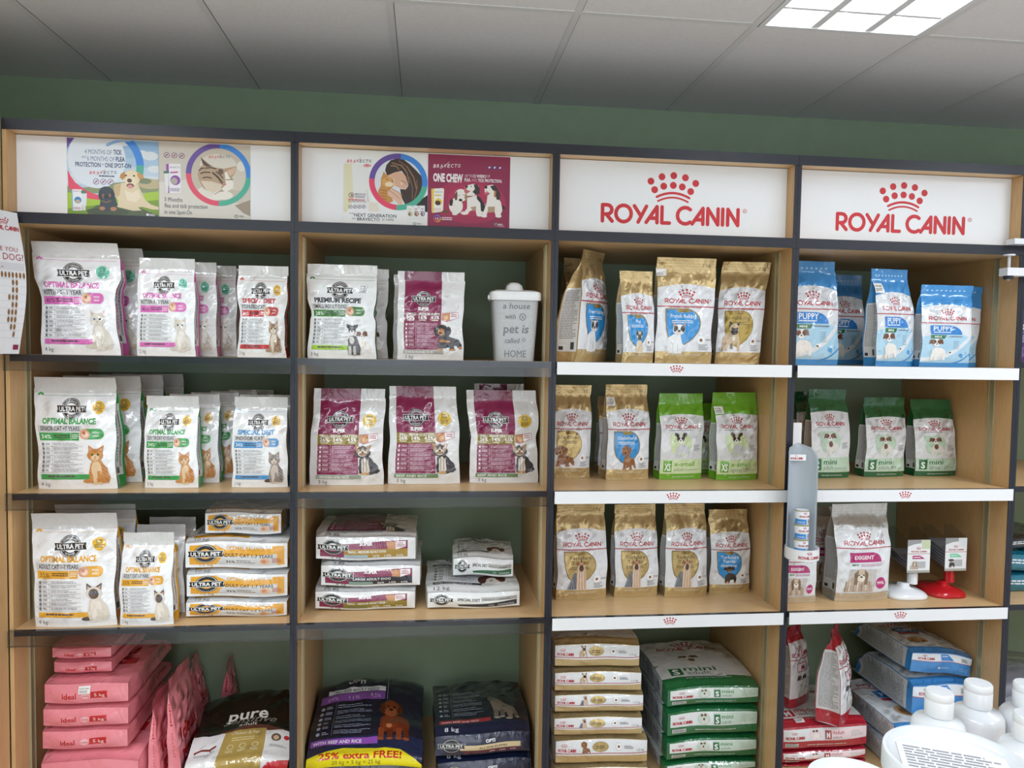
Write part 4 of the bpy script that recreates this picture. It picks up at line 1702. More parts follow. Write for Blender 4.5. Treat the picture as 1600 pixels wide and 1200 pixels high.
DES['l_mini'] = d_sizesack('#1f6a3c', '#c3d6c6', 'S', 'mini', 'adult', 'jack_sit', '#1f6a3c', '8 kg')
DES['l_medium'] = d_sizesack('#b01f33', '#ecd3d6', 'M', 'medium', 'adult', 'beagle', '#a51c30', '4 kg')


def d_mediumstand():
    w, h = .20, .36
    A = Art(w, h, '#e4e4e6')
    A.rect(0, 0, w, h * .14, '#b01f33')
    A.rect(0, h * .9, w, h, '#b01f33')
    A.crown(w * .5, h * .80, w * .32, RED)
    A.royal(w * .5, h * .70, h * .06, RED, 3, .19, w=w * .86)
    A.rect(0, h * .665, w, h * .675, RED)
    A.rect(w * .25, h * .50, w * .70, h * .62, '#a51c30')
    A.rect(w * .27, h * .51, w * .68, h * .61, '#e8dfe0')
    A.text('M', w * .42, h * .525, .034, '#a51c30', bold=.03)
    pet(A, 'beagle', w * .2, h * .14, w * .6, h * .34)
    S = Art(.13, h, '#b01f33')
    S.rect(.003, h * .15, .127, h * .86, '#d7d8da')
    S.lines(.012, h * .18, .118, h * .83, 40, '#7d8188', 11, .45)
    return dict(front=A, side=S, base='#e4e4e6', skey='#b01f33', sealkey='#b01f33')


DES['r_medium'] = d_mediumstand


def d_bluesack():
    w, t, h = .36, .13, .60
    bl = '#3a86c8'
    B = Art(w, t, bl)
    B.rect(.0, t * .62, w, t * .96, '#dfe5ea')
    B.crown(w * .2, t * .86, w * .07, RED)
    B.royal(w * .22, t * .68, t * .11, RED, 2, .19, w=w * .26)
    B.rect(0, t * .60, w, t * .62, RED)
    B.poly([(w * .46, t * .66), (w * .46, t * .94), (w * .58, t * .94), (w * .68, t * .66)], '#2f7fca')
    B.text('PUPPY', w * .48, t * .82, t * .09, '#f3f6f8', w=w * .1, bold=.02)
    B.rect(w * .80, t * .68, w * .92, t * .86, '#c9cdd2')
    B.lines(w * .81, t * .69, w * .91, t * .85, 4, '#3b3e45', 5, .5)
    B.ell(w * .44, t * .3, .007, .007, '#dfe5ea')
    B.lines(w * .48, t * .26, w * .6, t * .34, 2, '#bcd9ef', 5, .4)
    B.ring(w * .82, t * .28, .009, .010, '#dfe5ea', n=18)
    B.ring(w * .91, t * .28, .009, .010, '#dfe5ea', n=18)
    F = Art(w, h, '#dfe5ea')
    F.rect(0, 0, w, h * .1, bl)
    F.royal(w * .5, h * .66, .034, RED, 3, .19, w=w * .78)
    F.crown(w * .5, h * .76, w * .27, RED)
    F.rect(0, h * .63, w, h * .64, RED)
    F.rect(w * .2, h * .46, w * .75, h * .58, '#2f7fca')
    F.text('PUPPY', w * .25, h * .49, .05, '#f3f6f8', w=w * .35, bold=.02)
    F.rect(w * .2, h * .41, w * .55, h * .45, '#b01f33')
    F.ell(w * .35, h * .26, w * .16, w * .13, '#c9a77f')
    F.ell(w * .30, h * .25, w * .06, w * .09, '#a87f55')
    F.ell(w * .42, h * .22, w * .04, w * .03, '#2a2220')
    F.ring(w * .72, h * .2, .03, .032, '#c9a77f', n=24)
    S = Art(t, h, bl)
    S.rect(.004, h * .08, t - .004, h * .95, '#c9ccd0')
    S.lines(.01, h * .12, t - .012, h * .9, 46, '#7d8188', 11, .45)
    return dict(front=F, bottom=B, side=S, base='#d3d9df', skey=bl, sealkey='#c9ccd0')


DES['l_blue'] = d_bluesack


def d_opti(bandc, sub, animal):
    def f():
        w, t, h = .42, .12, .60
        bg = '#1b2340'
        B = Art(w, t, bg)
        B.rect(w * .28, t * .14, w * .90, t * .90, '#2a3358')
        B.rect(w * .285, t * .155, w * .895, t * .885, bg)
        B.text('OPTI', w * .58, t * .62, t * .2, '#e9ebf0', w=w * .10, bold=.05, al='c')
        B.rect(w * .26, t * .28, w * .90, t * .54, bandc)
        B.text(sub, w * .46, t * .34, t * .13, DK, w=w * .30, bold=.03)
        B.rect(w * .30, t * .08, w * .88, t * .27, '#5a1f38')
        for i, q in enumerate(('28%', '16%', '4.5%')):
            B.text(q, w * (.60 + .11 * i), t * .12, t * .11, '#e9cfdd', w=w * .06, al='c')
        B.ultra(w * .17, t * .50, t * .34, '#14161c', '#dcdcdc', False)
        F = Art(w, h, '#161b2e')
        F.rect(0, 0, w, h * .12, bg)
        F.text('8 kg', w * .10, h * .035, .034, '#e9ebf0', w=w * .15)
        F.rect(w * .05, h * .115, w * .60, h * .165, '#a8323c')
        F.text('WITH BEEF AND RICE', w * .07, h * .125, .018, '#f3e6e6', w=w * .40, bold=.02)
        info_rows(F, w * .04, w * .58, h * .20, h * .62, 6, '#9aa3b5', 12, rule=False)
        pet(F, animal, w * .60, h * .13, w * .30, h * .34)
        return dict(front=F, bottom=B, base='#10131f', sealkey='#0d0f18')
    return f


DES['l_opti_puppy'] = d_opti('#d8c39a', 'ALL-SIZE PUPPIES', 'hound_walk')


def d_opti_big():
    w, h = .46, .62
    F = Art(w, h, '#14182a')
    F.rect(0, 0, w, h * 0.2167, '#1d2748')
    F.poly([(0, 0), (w, 0), (w, h * 0.0181), (w * .8, h * 0.1038), (w * .30, h * 0.1219), (0, h * 0.0678)], '#e8d820')
    F.text('25% extra FREE!', w * .10, h * 0.0407, .040, '#c2281e', w=w * .72, bold=.03)
    F.text('20 kg + 5 kg = 25 kg', w * .22, h * 0.0108, .018, '#3a3418', w=w * .42)
    F.rect(w * .02, h * 0.1535, w * .60, h * 0.2032, '#8d4fae')
    F.text('WITH BEEF AND RICE', w * .04, h * 0.1643, .022, '#f0e6f5', w=w * .42, bold=.02)
    info_rows(F, w * .04, w * .58, h * 0.2257, h * 0.5418, 6, '#9aa3b5', 12, rule=False)
    F.rect(w * .04, h * 0.5598, w * .64, h * 0.6321, '#7d4a95')
    for i, q in enumerate(('24%', '11%', '4.5%')):
        F.text(q, w * (.15 + .2 * i), h * 0.5779, .024, '#c9a8d6', w=w * .1, al='c')
    F.rect(w * .10, h * 0.6366, w * .64, h * 0.6818, '#cfd0d4')
    F.text('ALL-SIZE ADULT DOGS', w * .16, h * 0.6457, .018, DK, w=w * .42, bold=.03)
    F.text('OPTI', w * .36, h * 0.7224, .042, '#c9ccd4', w=w * .16, bold=.05, al='c')
    F.text('ULTRA PET', w * .36, h * 0.8127, .026, '#5a5e6a', w=w * .24, bold=.03, al='c')
    F.rect(w * .66, h * 0.5598, w * .663, h, '#aeb2bb')
    pet(F, 'bulldog_red', w * .58, h * 0.1806, w * .30, h * 0.3793)
    return dict(front=F, base='#14182a', sealkey='#0d0f18')


DES['l_opti_big'] = d_opti_big


def d_pure():
    w, h = .42, .62
    F = Art(w, h, '#e9eaec')
    F.poly([(0, h), (w, h), (w, h * 0.3220), (w * .84, h * 0.3500), (w * .5, h * 0.3500), (w * .16, h * 0.3080), (0, h * 0.3360)], '#15140f')
    F.poly([(w * .22, h * 0.3290), (w * .60, h * 0.3920), (w * .9, h * 0.3500), (w * .75, h * 0.3080), (w * .4, h * 0.3080)], '#6a3b30')
    F.poly([(w * .28, 0), (w * .32, h * 0.3220), (w * .72, h * 0.3360), (w * .74, 0)], '#b39a55')
    F.text('pure', w * .50, h * 0.4620, .088, '#e6e3dc', w=w * .40, bold=.02, al='c')
    F.text('sensitive', w * .52, h * 0.4200, .058, '#8d8a80', w=w * .52, al='c', slant=.35)
    F.text('adult', w * .52, h * 0.3815, .034, '#e6e3dc', w=w * .18, al='c')
    F.text("Chicken & Pea", w * .52, h * 0.2800, .024, '#e9e2c8', w=w * .28, al='c')
    F.lines(w * .40, h * 0.2240, w * .64, h * 0.2590, 2, '#dccfa0', 3, .35)
    for i in range(3):
        F.ring(w * (.40 + .12 * i), h * 0.1820, .011, .013, '#e9e2c8', n=18)
        F.lines(w * (.36 + .12 * i), h * 0.1330, w * (.44 + .12 * i), h * 0.1540, 2, '#e9e2c8', 3, .4)
    F.stroke([(w * .06, h * 0.1680), (w * .12, h * 0.1820), (w * .2, h * 0.1750), (w * .25, h * 0.2030)], .010, '#7a2b22', 3)
    F.stroke([(w * .08, h * 0.1750), (w * .06, h * 0.1540)], .004, '#7a2b22', 3)
    F.stroke([(w * .20, h * 0.1750), (w * .22, h * 0.1540)], .004, '#7a2b22', 3)
    F.lines(w * .06, h * 0.1190, w * .22, h * 0.1400, 2, LINE, 4, .4)
    F.ell(w * .83, h * 0.2520, .020, .022, '#6a5a4a')
    F.ell(w * .83, h * 0.2485, .011, .013, '#d9b79c')
    F.ell(w * .93, h * 0.2590, .012, .012, '#c2303a')
    F.lines(w * .78, h * 0.1680, w * .96, h * 0.1890, 2, LINE, 4, .4)
    F.poly([(w * .76, 0), (w * .80, h * 0.0350), (w, h * 0.0700), (w, 0)], '#c2303a')
    return dict(front=F, base='#e9eaec', skey='#1a1914', sealkey='#15140f')


DES['l_pure'] = d_pure


def d_plain(col):
    def f():
        w, h = .3, .36
        A = Art(w, h, col)
        A.rect(w * .1, h * .5, w * .9, h * .58, '#dfe3e6')
        A.lines(w * .14, h * .52, w * .8, h * .56, 2, '#444850', 4, .5)
        A.lines(w * .14, h * .3, w * .8, h * .42, 5, '#b9c3cc', 4, .35)
        B = Art(w, .12, col)
        B.lines(w * .1, .05, w * .6, .09, 2, '#dfe3e6', 4, .5)
        return dict(front=A, bottom=B, base=col, sealkey=col)
    return f


DES['p_purple'] = d_plain('#4a2670')
DES['p_teal'] = d_plain('#1a6f86')
DES['p_grey'] = d_plain('#8b8e9c')
DES['p_dark'] = d_plain('#2a2c33')


# ------------------------------------------------------------------ the setting
def struct(o):
    o['kind'] = 'structure'
    return o


XL, XR, YF = -1.75, 5.2, -4.9
nodemat('ceiling_tile', lambda nt, b: ramp_noise(nt, b, (226, 224, 226), (232, 230, 232), 90, 4, (1, 1, 1), .8, .1, .001))
nodemat('grid_bar', lambda nt, b: (b.inputs['Base Color'].__setattr__('default_value', (.72, .72, .72, 1)), b.inputs['Roughness'].__setattr__('default_value', .5)))
nodemat('floor_tile', lambda nt, b: ramp_noise(nt, b, (214, 208, 204), (222, 216, 212), 6, 5, (1, 1, 1), .35))
nodemat('cream_paint', lambda nt, b: ramp_noise(nt, b, (224, 224, 222), (230, 230, 228), 8, 5, (1, 1, 1), .7))
struct(MB().box(XL, XR, D, D + .12, 0, 3.0, 'green_paint').build('wall_back'))
struct(MB().box(XL, XR, YF - .12, YF, 0, 3.0, 'cream_paint').build('wall_front'))
struct(MB().box(XL - .12, XL, YF, D, 0, 3.0, 'green_paint').build('wall_left'))
struct(MB().box(XR, XR + .12, YF, D, 0, 3.0, 'cream_paint').build('wall_right'))
struct(MB().box(XL, XR, YF, D, -.1, 0, 'floor_tile').build('floor'))
GX0 = -.873
_n = on(1316, 43, ZC)
HX0, HX1, HY1 = GX0 + .6 * 4 + .012, GX0 + .6 * 5 - .012, float(_n[1]) + .035
HY0 = HY1 - 1.19
c = MB()
c.box(XL, HX0, YF, D, ZC, ZC + .03, 'ceiling_tile')
c.box(HX1, XR, YF, D, ZC, ZC + .03, 'ceiling_tile')
c.box(HX0, HX1, HY1, D, ZC, ZC + .03, 'ceiling_tile')
c.box(HX0, HX1, YF, HY0, ZC, ZC + .03, 'ceiling_tile')
struct(c.build('ceiling'))
g = MB()
for i in range(-1, 11):
    x = GX0 + .6 * i
    if XL < x < XR:
        g.box(x - .011, x + .011, YF, D, ZC - .0025, ZC, 'grid_bar')
        g.box(x + .0112, x + .0132, YF, D, ZC - .0006, ZC, 'm#5a5b5e')  # thin dark strip paints a shadow line beside the bar
yy = [D - .93 - 1.2 * k for k in range(4)] + [HY1 + .011]
for y in (D - .93, D - .93 - 1.2, D - .93 - 2.4):
    if HY0 - .02 < y < HY1 + .02:
        g.box(XL, HX0 - .001, y - .011, y + .011, ZC - .0022, ZC, 'grid_bar')
        g.box(HX1 + .001, XR, y - .011, y + .011, ZC - .0022, ZC, 'grid_bar')
    else:
        g.box(XL, XR, y - .011, y + .011, ZC - .0022, ZC, 'grid_bar')
struct(g.build('trim_1'))

# louvred ceiling light ---------------------------------------------------
nodemat('tube_glow', lambda nt, b: (b.inputs['Base Color'].__setattr__('default_value', (1, 1, 1, 1)),
                                    b.inputs['Emission Color'].__setattr__('default_value', (.95, .98, 1, 1)),
                                    b.inputs['Emission Strength'].__setattr__('default_value', 14)))
nodemat('louvre_white', lambda nt, b: (b.inputs['Base Color'].__setattr__('default_value', (.85, .87, .9, 1)),
                                       b.inputs['Roughness'].__setattr__('default_value', .25)))
lt = tag(empty('ceiling_light', ((HX0 + HX1) / 2, (HY0 + HY1) / 2, ZC)), 'bright recessed ceiling light with white louvres among the ceiling tiles', 'ceiling light')
hw, hl = (HX1 - HX0) / 2 - .0015, (HY1 - HY0) / 2 - .0015
m = MB()
for s in (-1, 1):
    m.box(min(s * hw, s * (hw - .018)), max(s * hw, s * (hw - .018)), -hl, hl, -.004, .09, 'louvre_white')
    m.box(-hw, hw, min(s * hl, s * (hl - .018)), max(s * hl, s * (hl - .018)), -.0035, .09, 'louvre_white')
m.box(-hw, hw, -hl, hl, .085, .09, 'louvre_white')
m.build('housing', lt)
for k in (-1, 0, 1):
    MB().tube((k * .19, -hl + .04, .055), (k * .19, hl - .04, .055), .013, 'tube_glow').build('fluorescent_tube', lt, smooth=True)
for k in (-.5, .5):
    MB().prism([(k * .19 - .013, 0), (k * .19 + .013, 0), (k * .19 + .003, .06), (k * .19 - .003, .06)], -hl + .02, hl - .02, 'louvre_white').build('reflector_fin', lt)
for k in range(7):
    y = -hl + .14 + k * (2 * hl - .28) / 6
    MB().box(-hw + .018, hw - .018, y - .006, y + .006, .002, .035, 'louvre_white').build('cross_blade', lt)

# ------------------------------------------------------------------ shelving bays


def upright(x, sgn, z0, z1, parent):
    m = MB()
    m.box(min(x, x + sgn * .004), max(x, x + sgn * .004), .095, .125, z0, z1, 'metal_strip')
    m.box(min(x, x + sgn * .0075), max(x, x + sgn * .0075), .093, .097, z0, z1, 'metal_strip')
    m.box(min(x, x + sgn * .0075), max(x, x + sgn * .0075), .123, .127, z0, z1, 'metal_strip')
    return m.build('upright_strip', parent)


def crown_strip(w, hgt, crown):
    A = Art(w, hgt, '#e9eaec'.replace('#', 'p#'))
    if crown:
        A.crown(w / 2, hgt * .55, .050, 'p#b3202c')
    return A


BAYL = ['shelving bay at the left end, holding the cat food pouches', 'second shelving bay from the left, with burgundy packs and clear price rails',
        'shelving bay with white crown price strips, left of the two', 'shelving bay with white crown price strips, right of the two',
        'shelving bay mostly cut off at the right edge of the view']


def bay(i, zs, x0, x1, rails, label, header=True):
    root = tag(empty('shelving_bay', (x0, 0, 0)), label, 'shelving')
    w = x1 - x0
    for j, (a, b) in enumerate(((0, PT), (w - PT, w))):
        MB().box(a, b, .003, D - .004, .0008, ZT - .0352, 'beech_wood').build('side_panel', root)
        key = 'beech_wood' if (i == 0 and j == 0) else 'black_edging'
        MB().box(a, b, 0, .003, .0008, ZT - .0355, key).build('front_edging', root)
    ex = 0
    mb = MB().box(-ex, w, 0.0005, D - .004, ZT - .034, ZT, 'beech_wood_flat').box(-ex, w, -.003, .0005, ZT - .035, ZT + .0005, 'black_edging')
    mb.box(-ex, w, 0.0005, D - .004, ZT, ZT + .0006, 'black_edging')
    mb.build('top_board', root)
    MB().box(-ex if ex else PT, w - PT, 0.0005, D - .004, ZM - .035, ZM, 'beech_wood_flat').box(-ex, w, -.003, .0005, ZM - .036, ZM + .0005, 'black_edging').build('header_board', root)
    for k, z in enumerate(zs):
        s = MB().box(PT + .0005, w - PT - .0005, .004, D - .005, z - .022, z, 'beech_wood_flat').box(PT + .0005, w - PT - .0005, .001, .004, z - .022, z, 'black_edging')
        so = s.build('shelf', root)
        if k == 3:
            continue
        if rails == 'clear':
            a, b = (.001 if i == 0 else PT), w - PT * .6
            r = MB().box(a, b, -.018, -.0165, z - .052, z + .002, 'clear_acrylic').box(a, b, -.0165, .0, z + .0005, z + .002, 'clear_acrylic')
            r.box(a, b, -.020, -.018, z - .053, z - .0505, 'clear_acrylic').box(a, b, -.0165, -.006, z - .052, z - .0505, 'clear_acrylic')
            r.build('price_rail', root)
        elif rails == 'white':
            a = PT
            wd = w - 2 * PT + .004
            p = flat_panel('price_rail', crown_strip(wd, .045, not (i == 3 and k == 0)), root, .0012, 'p#e9eaec')
            p.location = (a, -.018, z - .044)
            MB().box(a, a + wd, -.018, .0, z + .0005, z + .0025, 'clear_acrylic').build('clear_cover', p).location = (-a, .018, -(z - .044))
    upright(PT, 1, zs[-1], ZM - .04, root)
    upright(w - PT, -1, zs[-1], ZM - .04, root)
    return root


for i in range(4):
    bay(i, ZS, XE[i] + .0003, XE[i + 1] - .0003, 'clear' if i < 2 else 'white', BAYL[i])
Z5 = [float(at(1592, 566, 0)[2]), float(at(1592, 760, 0)[2]), float(at(1592, 945, 0)[2]), ZS[3]]
bay(4, Z5, XE[4] + .0003, XE[5], None, BAYL[4])

# the neighbouring cabinet along the left wall, its side towards the bays
cab = tag(empty('tall_cabinet', (-.9365, -.005, .0008)), 'tall light wooden cabinet side at the left edge of the view', 'cabinet')
MB().box(-.018, 0, -.75, 0, 0, ZT + .01, 'beech_wood').build('side_panel', cab)
MB().box(-.52, -.0185, -.75, 0, ZT - .02, ZT + .01, 'beech_wood_flat').build('top_panel', cab)
MB().box(-.52, -.0185, -.018, 0, 0, ZT - .0205, 'beech_wood').build('back_panel', cab)
MB().box(-.52, -.502, -.75, -.0185, 0, ZT - .0205, 'beech_wood').build('side_panel', cab)
for z in (.1, .6, 1.1, 1.6, 2.05):
    MB().box(-.5015, -.0185, -.74, -.0185, z - .02, z, 'beech_wood_flat').build('shelf', cab)

# feeding chart hanging on the cabinet side -------------------------------
CH, CW = .46, .30
A = Art(CW, CH, 'p#e8e9ec')
A.crown(CW * .80, CH * .93, .045, 'p#b3202c')
A.royal(CW * .80, CH * .865, .015, 'p#b3202c', 3, w=.11)
A.text('HOW MUCH ARE YOU', CW * .93, CH * .72, .020, 'p#a8343c', w=.22, al='r')
A.text('FEEDING YOUR DOG?', CW * .985, CH * .66, .030, 'p#a8343c', w=.27, al='r')
A.rect(CW * .1, CH * .59, CW * .98, CH * .64, 'p#d3d5d9')
A.lines(CW * .2, CH * .60, CW * .8, CH * .63, 2, 'p#b0606a', 4, .4)
for r_, n in enumerate((7, 2, 2, 3, 2, 3, 3, 2, 1)):
    for k in range(n):
        A.ell(CW * .97 - .012 * (n - k if r_ else n - k) - .012 * (0 if r_ == 0 else 2) + .012, CH * (.555 - .052 * r_), .004, .010, 'p#8a6238', 10)
    A.rect(CW * .1, CH * (.528 - .052 * r_), CW * .99, CH * (.5285 - .052 * r_) + .0006, 'p#c9cbd0')
A.rect(CW * .9, CH * .03, CW * .97, CH * .065, 'p#8e2a4a')
fl = A.flatten(12, 16)


def chart_pt(a, b, off):
    bulge = .004 + (.050 + .026 * np.sin(PI * np.clip(1 - b, 0, 1)) ** 1.2) * np.clip((a - .3) / .7, 0, 1) ** 1.6
    y = -.30 + CW * a - .022 * a ** 3
    return np.stack([-.9345 + bulge + off, y, b * CH + 0 * a], -1)


ga, gb = np.meshgrid(np.linspace(0, 1, 13), np.linspace(0, 1, 17))
ga, gb = ga.ravel(), gb.ravel()
gf = [(j * 13 + i, j * 13 + i + 1, j * 13 + i + 14, j * 13 + i + 13) for j in range(16) for i in range(12)]
V = np.concatenate([chart_pt(ga, gb, -.0008), chart_pt(ga, gb, -.0014), chart_pt(fl['a'], fl['b'], -.0005 + fl['L'] * .00003)])
n1 = len(ga)
F_ = gf + [tuple(reversed([i + n1 for i in f])) for f in gf] + [tuple(i + 2 * n1 for i in f) for f in fl['f']]
keys = ['p#e8e9ec'] + fl['keys']
ch = mesh_obj('feeding_chart', V, F_, keys, [0] * (2 * len(gf)) + [k + 1 for k in fl['m']], None, True)
ch.location = (0, 0, float(at(20, 553, -.06)[2]))
tag(ch, 'white dog feeding chart with rows of brown kibble on the left cabinet side', 'chart')

# ------------------------------------------------------------------ header signs
ZH0, ZH1 = ZM + .001, ZT - .036
SH = ZH1 - ZH0


def sign(i, label, logo):
    w = XE[i + 1] - XE[i] - 2 * PT - .002
    A = Art(w, SH, 'p#eef0f4')
    if logo:
        cx = w * .497
        R_ = 'p#c4222c'
        A.crown(cx + .0, SH * .665, .197, R_)
        A.royal(cx - .005, SH * .155, .073, R_, 7, .185, w=.535)
        A.ring(cx + .278, SH * .385, .0065, .008, R_, n=20)
        A.text('R', cx + .278, SH * .372, .010, R_, al='c')
    o = flat_panel('header_sign', A, None, .006, 'm#e2e4e8')
    o.location = (XE[i] + PT + .001, .060, ZH0)
    tag(o, label, 'sign')
    return o


sign(0, 'plain white header board behind the dog and cat posters, far left', False)
sign(1, 'plain white header board behind the burgundy poster with three puppies', False)
sign(2, 'white header sign with red crown and lettering, the left one of two', True)
sign(3, 'white header sign with red crown and lettering, the right one of two', True)


class Tr:
    """poster art traced in the columns and rows of a close view"""
    def __init__(s, x0, x1, yl, yr, yb, w, h, bg):
        s.x0, s.x1, s.yl, s.yr, s.yb = x0, x1, yl, yr, yb
        s.A = Art(w, h, bg)
        s.kx, s.ky = w / (x1 - x0), h / (yb - yl)

    def q(s, x, y):
        sl = (s.yr - s.yl) / (s.x1 - s.x0)
        return ((x - s.x0) * s.kx, s.A.h - (y - s.yl - sl * (x - s.x0)) * s.ky)

    def p(s, pts, k):
        s.A.poly([s.q(*p) for p in pts], k)

    def e(s, x, y, rx, ry, k, rot=0, n=22):
        X, Y = s.q(x, y)
        s.A.ell(X, Y, rx * s.kx, ry * s.ky, k, n, rot)

    def ln(s, pts, w, k):
        s.A.stroke([s.q(*p) for p in pts], w * s.kx, k, 3)

    def t(s, tx, x, y, x2, hh, k, **kw):
        X, Y = s.q(x, y)
        X2, _ = s.q(x2, y)
        s.A.text(tx, X, Y, hh * s.ky * 1.38, k, w=X2 - X, **kw)

    def ring(s, x, y, r0, r1, segs):
        X, Y = s.q(x, y)
        for a0, a1, k in segs:
            s.A.ring(X, Y, r0 * s.kx, r1 * s.kx, k, a0, a1, 30, s.ky / s.kx)

    def no(s, x, y, r, k='p#8a4a86', glyph='p#b0505a'):
        s.ring(x, y, r * .82, r, [(0, 360, k)])
        s.e(x, y, r * .4, r * .25, glyph, .4, 10)
        s.ln([(x - r * .6, y + r * .6), (x + r * .6, y - r * .6)], r * .16, k)

    def brav(s, x, y, x2, hh, c1, c2):
        d = (x2 - x) / 8.0
        for i, ch_ in enumerate('BRAVECTO'):
            s.t(ch_, x + d * i, y, x + d * (i + .72), hh, c1 if i < 4 else c2, bold=.02, slant=.15)
        s.ln([(x + d * 2.05, y + hh * .35), (x + d * 4.5, y - hh * 1.5)], hh * .08, c1)


def poster(tr, px0, px1, label, i):
    a, b = at(px0, 270, .058), at(px1, 270, .058)
    o = flat_panel('poster', tr.A, None, .0012, 'p#e6e6e4', .000015)
    o.location = (a[0], .0578, ZH0 + .0005)
    s = (b[0] - a[0]) / tr.A.w
    o.scale = (s, 1, (SH - .004) / tr.A.h)
    tag(o, label, 'poster')
    # two little nails pin it at the foot
    return o


PW, PH = .335, .262
VI, BLU, TEAL, PIN = 'p#6b52a3', 'p#3f8be0', 'p#4fb39b', 'p#e4536e'
T = Tr(35, 1235, 45, 105, 1100, PW, PH, 'p#b9cfe4')
for k, cc in enumerate(('p#8fb4d8', 'p#9cbfe0', 'p#aecbe4', 'p#c3d7e8', 'p#d7e1ea')):
    T.p([(35, 45 + 120 * k), (1235, 105 + 120 * k), (1235, 240 + 120 * k), (35, 180 + 120 * k)], cc)
for x, y, rx, ry in ((1120, 300, 110, 60), (1000, 260, 90, 40), (1180, 480, 90, 50), (700, 120, 200, 40), (450, 420, 300, 260), (300, 200, 200, 120)):
    T.e(x, y, rx, ry, 'p#dfe6ec')
T.p([(35, 700), (240, 720), (400, 700), (640, 660), (1235, 620), (1235, 800), (35, 800)], 'p#8d9a74')
T.e(1120, 680, 170, 70, 'p#c2b48e')
T.e(1050, 640, 90, 40, 'p#7f8c6c')
T.p([(35, 780), (600, 860), (1235, 780), (1235, 1180), (35, 1110)], 'p#a9c94a')
T.p([(35, 1000), (400, 960), (1235, 900), (1235, 1180), (35, 1110)], 'p#7fa03e')
T.e(420, 330, 380, 400, 'p#dfe8f1', n=40)
T.p([(35, 45), (135, 45), (70, 130), (38, 200)], VI)
T.ring(520, 420, 420, 520, [(-14, 2, TEAL), (2, 50, BLU)])
T.ln([(560, 150), (640, 110), (740, 85), (850, 90)], 36, 'p#8fb4e4')
T.p([(40, 470), (80, 560), (140, 650), (240, 730), (340, 790), (460, 830), (450, 890), (320, 870), (200, 830), (100, 780), (50, 700)], PIN)
T.t('4 MONTHS OF', 265, 262, 620, 65, 'p#5d6f96')
T.t('TICK', 640, 275, 750, 65, 'p#27396e', bold=.03)
T.t('AND', 225, 318, 288, 30, 'p#5d6f96')
T.t('6 MONTHS OF', 298, 355, 655, 65, 'p#5d6f96')
T.t('FLEA', 672, 368, 790, 62, 'p#27396e', bold=.03)
T.t('PROTECTION', 142, 430, 470, 62, 'p#27396e', bold=.02)
T.t('IN', 485, 420, 510, 28, 'p#5d6f96')
T.t('ONE SPOT-ON', 528, 448, 870, 62, 'p#27396e', bold=.02)
T.brav(325, 538, 690, 42, 'p#d2434b', 'p#3a4566')
T.A.lines(*T.q(450, 585), *T.q(670, 560), 1, 'p#68738e', 3, .6)
for x in (412, 507, 600):
    T.no(x, 640 + (x - 412) * .04, 40)
# two product packs
T.p([(92, 740), (225, 745), (228, 1030), (98, 1030)], 'p#eef1f4')
T.p([(92, 740), (104, 740), (110, 1030), (98, 1030)], 'p#7fb7e0')
T.t('BRAVECTO', 115, 775, 215, 20, 'p#c0434b')
T.e(172, 888, 46, 46, 'p#3f8bc8')
T.e(172, 905, 32, 26, 'p#c3b39c')
T.A.lines(*T.q(115, 1015), *T.q(215, 985), 2, 'p#b0606a', 3, .5)
T.p([(222, 800), (290, 800), (282, 960), (228, 960)], 'p#e6eaee')
T.p([(216, 760), (280, 760), (280, 800), (216, 800)], 'p#4f8a72')
T.p([(232, 960), (272, 960), (270, 1030), (236, 1030)], 'p#dfe4e8')
# log and dark puppy
T.p([(280, 1100), (330, 1020), (420, 960), (700, 980), (1000, 1010), (1100, 1060), (1235, 1110), (1235, 1180)], 'p#5d6a52')
T.e(560, 1050, 280, 50, 'p#4e5a48')
T.p([(470, 870), (450, 1010), (520, 1040), (600, 1040), (690, 960), (660, 850)], 'p#3f4b55')
T.e(545, 790, 98, 82, 'p#3c4852')
T.e(470, 830, 30, 60, 'p#333e48')
T.e(625, 830, 32, 60, 'p#333e48')
T.e(500, 830, 16, 26, 'p#8f6a50')
T.e(590, 830, 16, 26, 'p#8f6a50')
T.e(545, 850, 34, 24, 'p#2c343c')
T.ln([(490, 905), (545, 925), (600, 905)], 14, 'p#8f6a50')
T.e(490, 1005, 38, 26, 'p#b98468')
T.e(635, 1015, 42, 28, 'p#b98468')
# labrador
T.p([(650, 690), (760, 660), (960, 680), (1010, 800), (1060, 900), (1130, 960), (1235, 1000), (1235, 1035), (1150, 1030), (1010, 990), (960, 1000),
     (1010, 1040), (900, 1045), (690, 990), (700, 900), (660, 830), (640, 740)], 'p#e3d3b3')
T.p([(640, 700), (740, 670), (720, 820), (690, 860), (645, 790)], 'p#cdb48a')
T.p([(780, 760), (880, 800), (960, 760), (1000, 860), (930, 930), (820, 900)], 'p#eee2c8')
T.e(880, 595, 112, 105, 'p#e9d9b6')
T.p([(790, 510), (735, 540), (722, 590), (760, 620), (800, 580)], 'p#c48a4e')
T.p([(960, 510), (1030, 560), (1040, 600), (985, 625), (950, 560)], 'p#cf9a5e')
T.e(865, 650, 75, 72, 'p#eedfc2')
T.e(850, 632, 32, 28, 'p#5a4436')
T.e(860, 700, 50, 30, 'p#7a4a40')
T.e(858, 715, 36, 28, 'p#dd9a98')
T.e(805, 562, 14, 10, 'p#3a2a20')
T.e(910, 568, 16, 10, 'p#3a2a20')
T.ln([(1080, 1100), (1095, 1100)], 30, 'p#eef1f4')
T.t('MSD', 1115, 1118, 1185, 28, 'p#eef1f4', bold=.03)
poster(T, 105, 248, 'poster of a tan dog and a dark puppy on grass, leftmost on the header', 0)

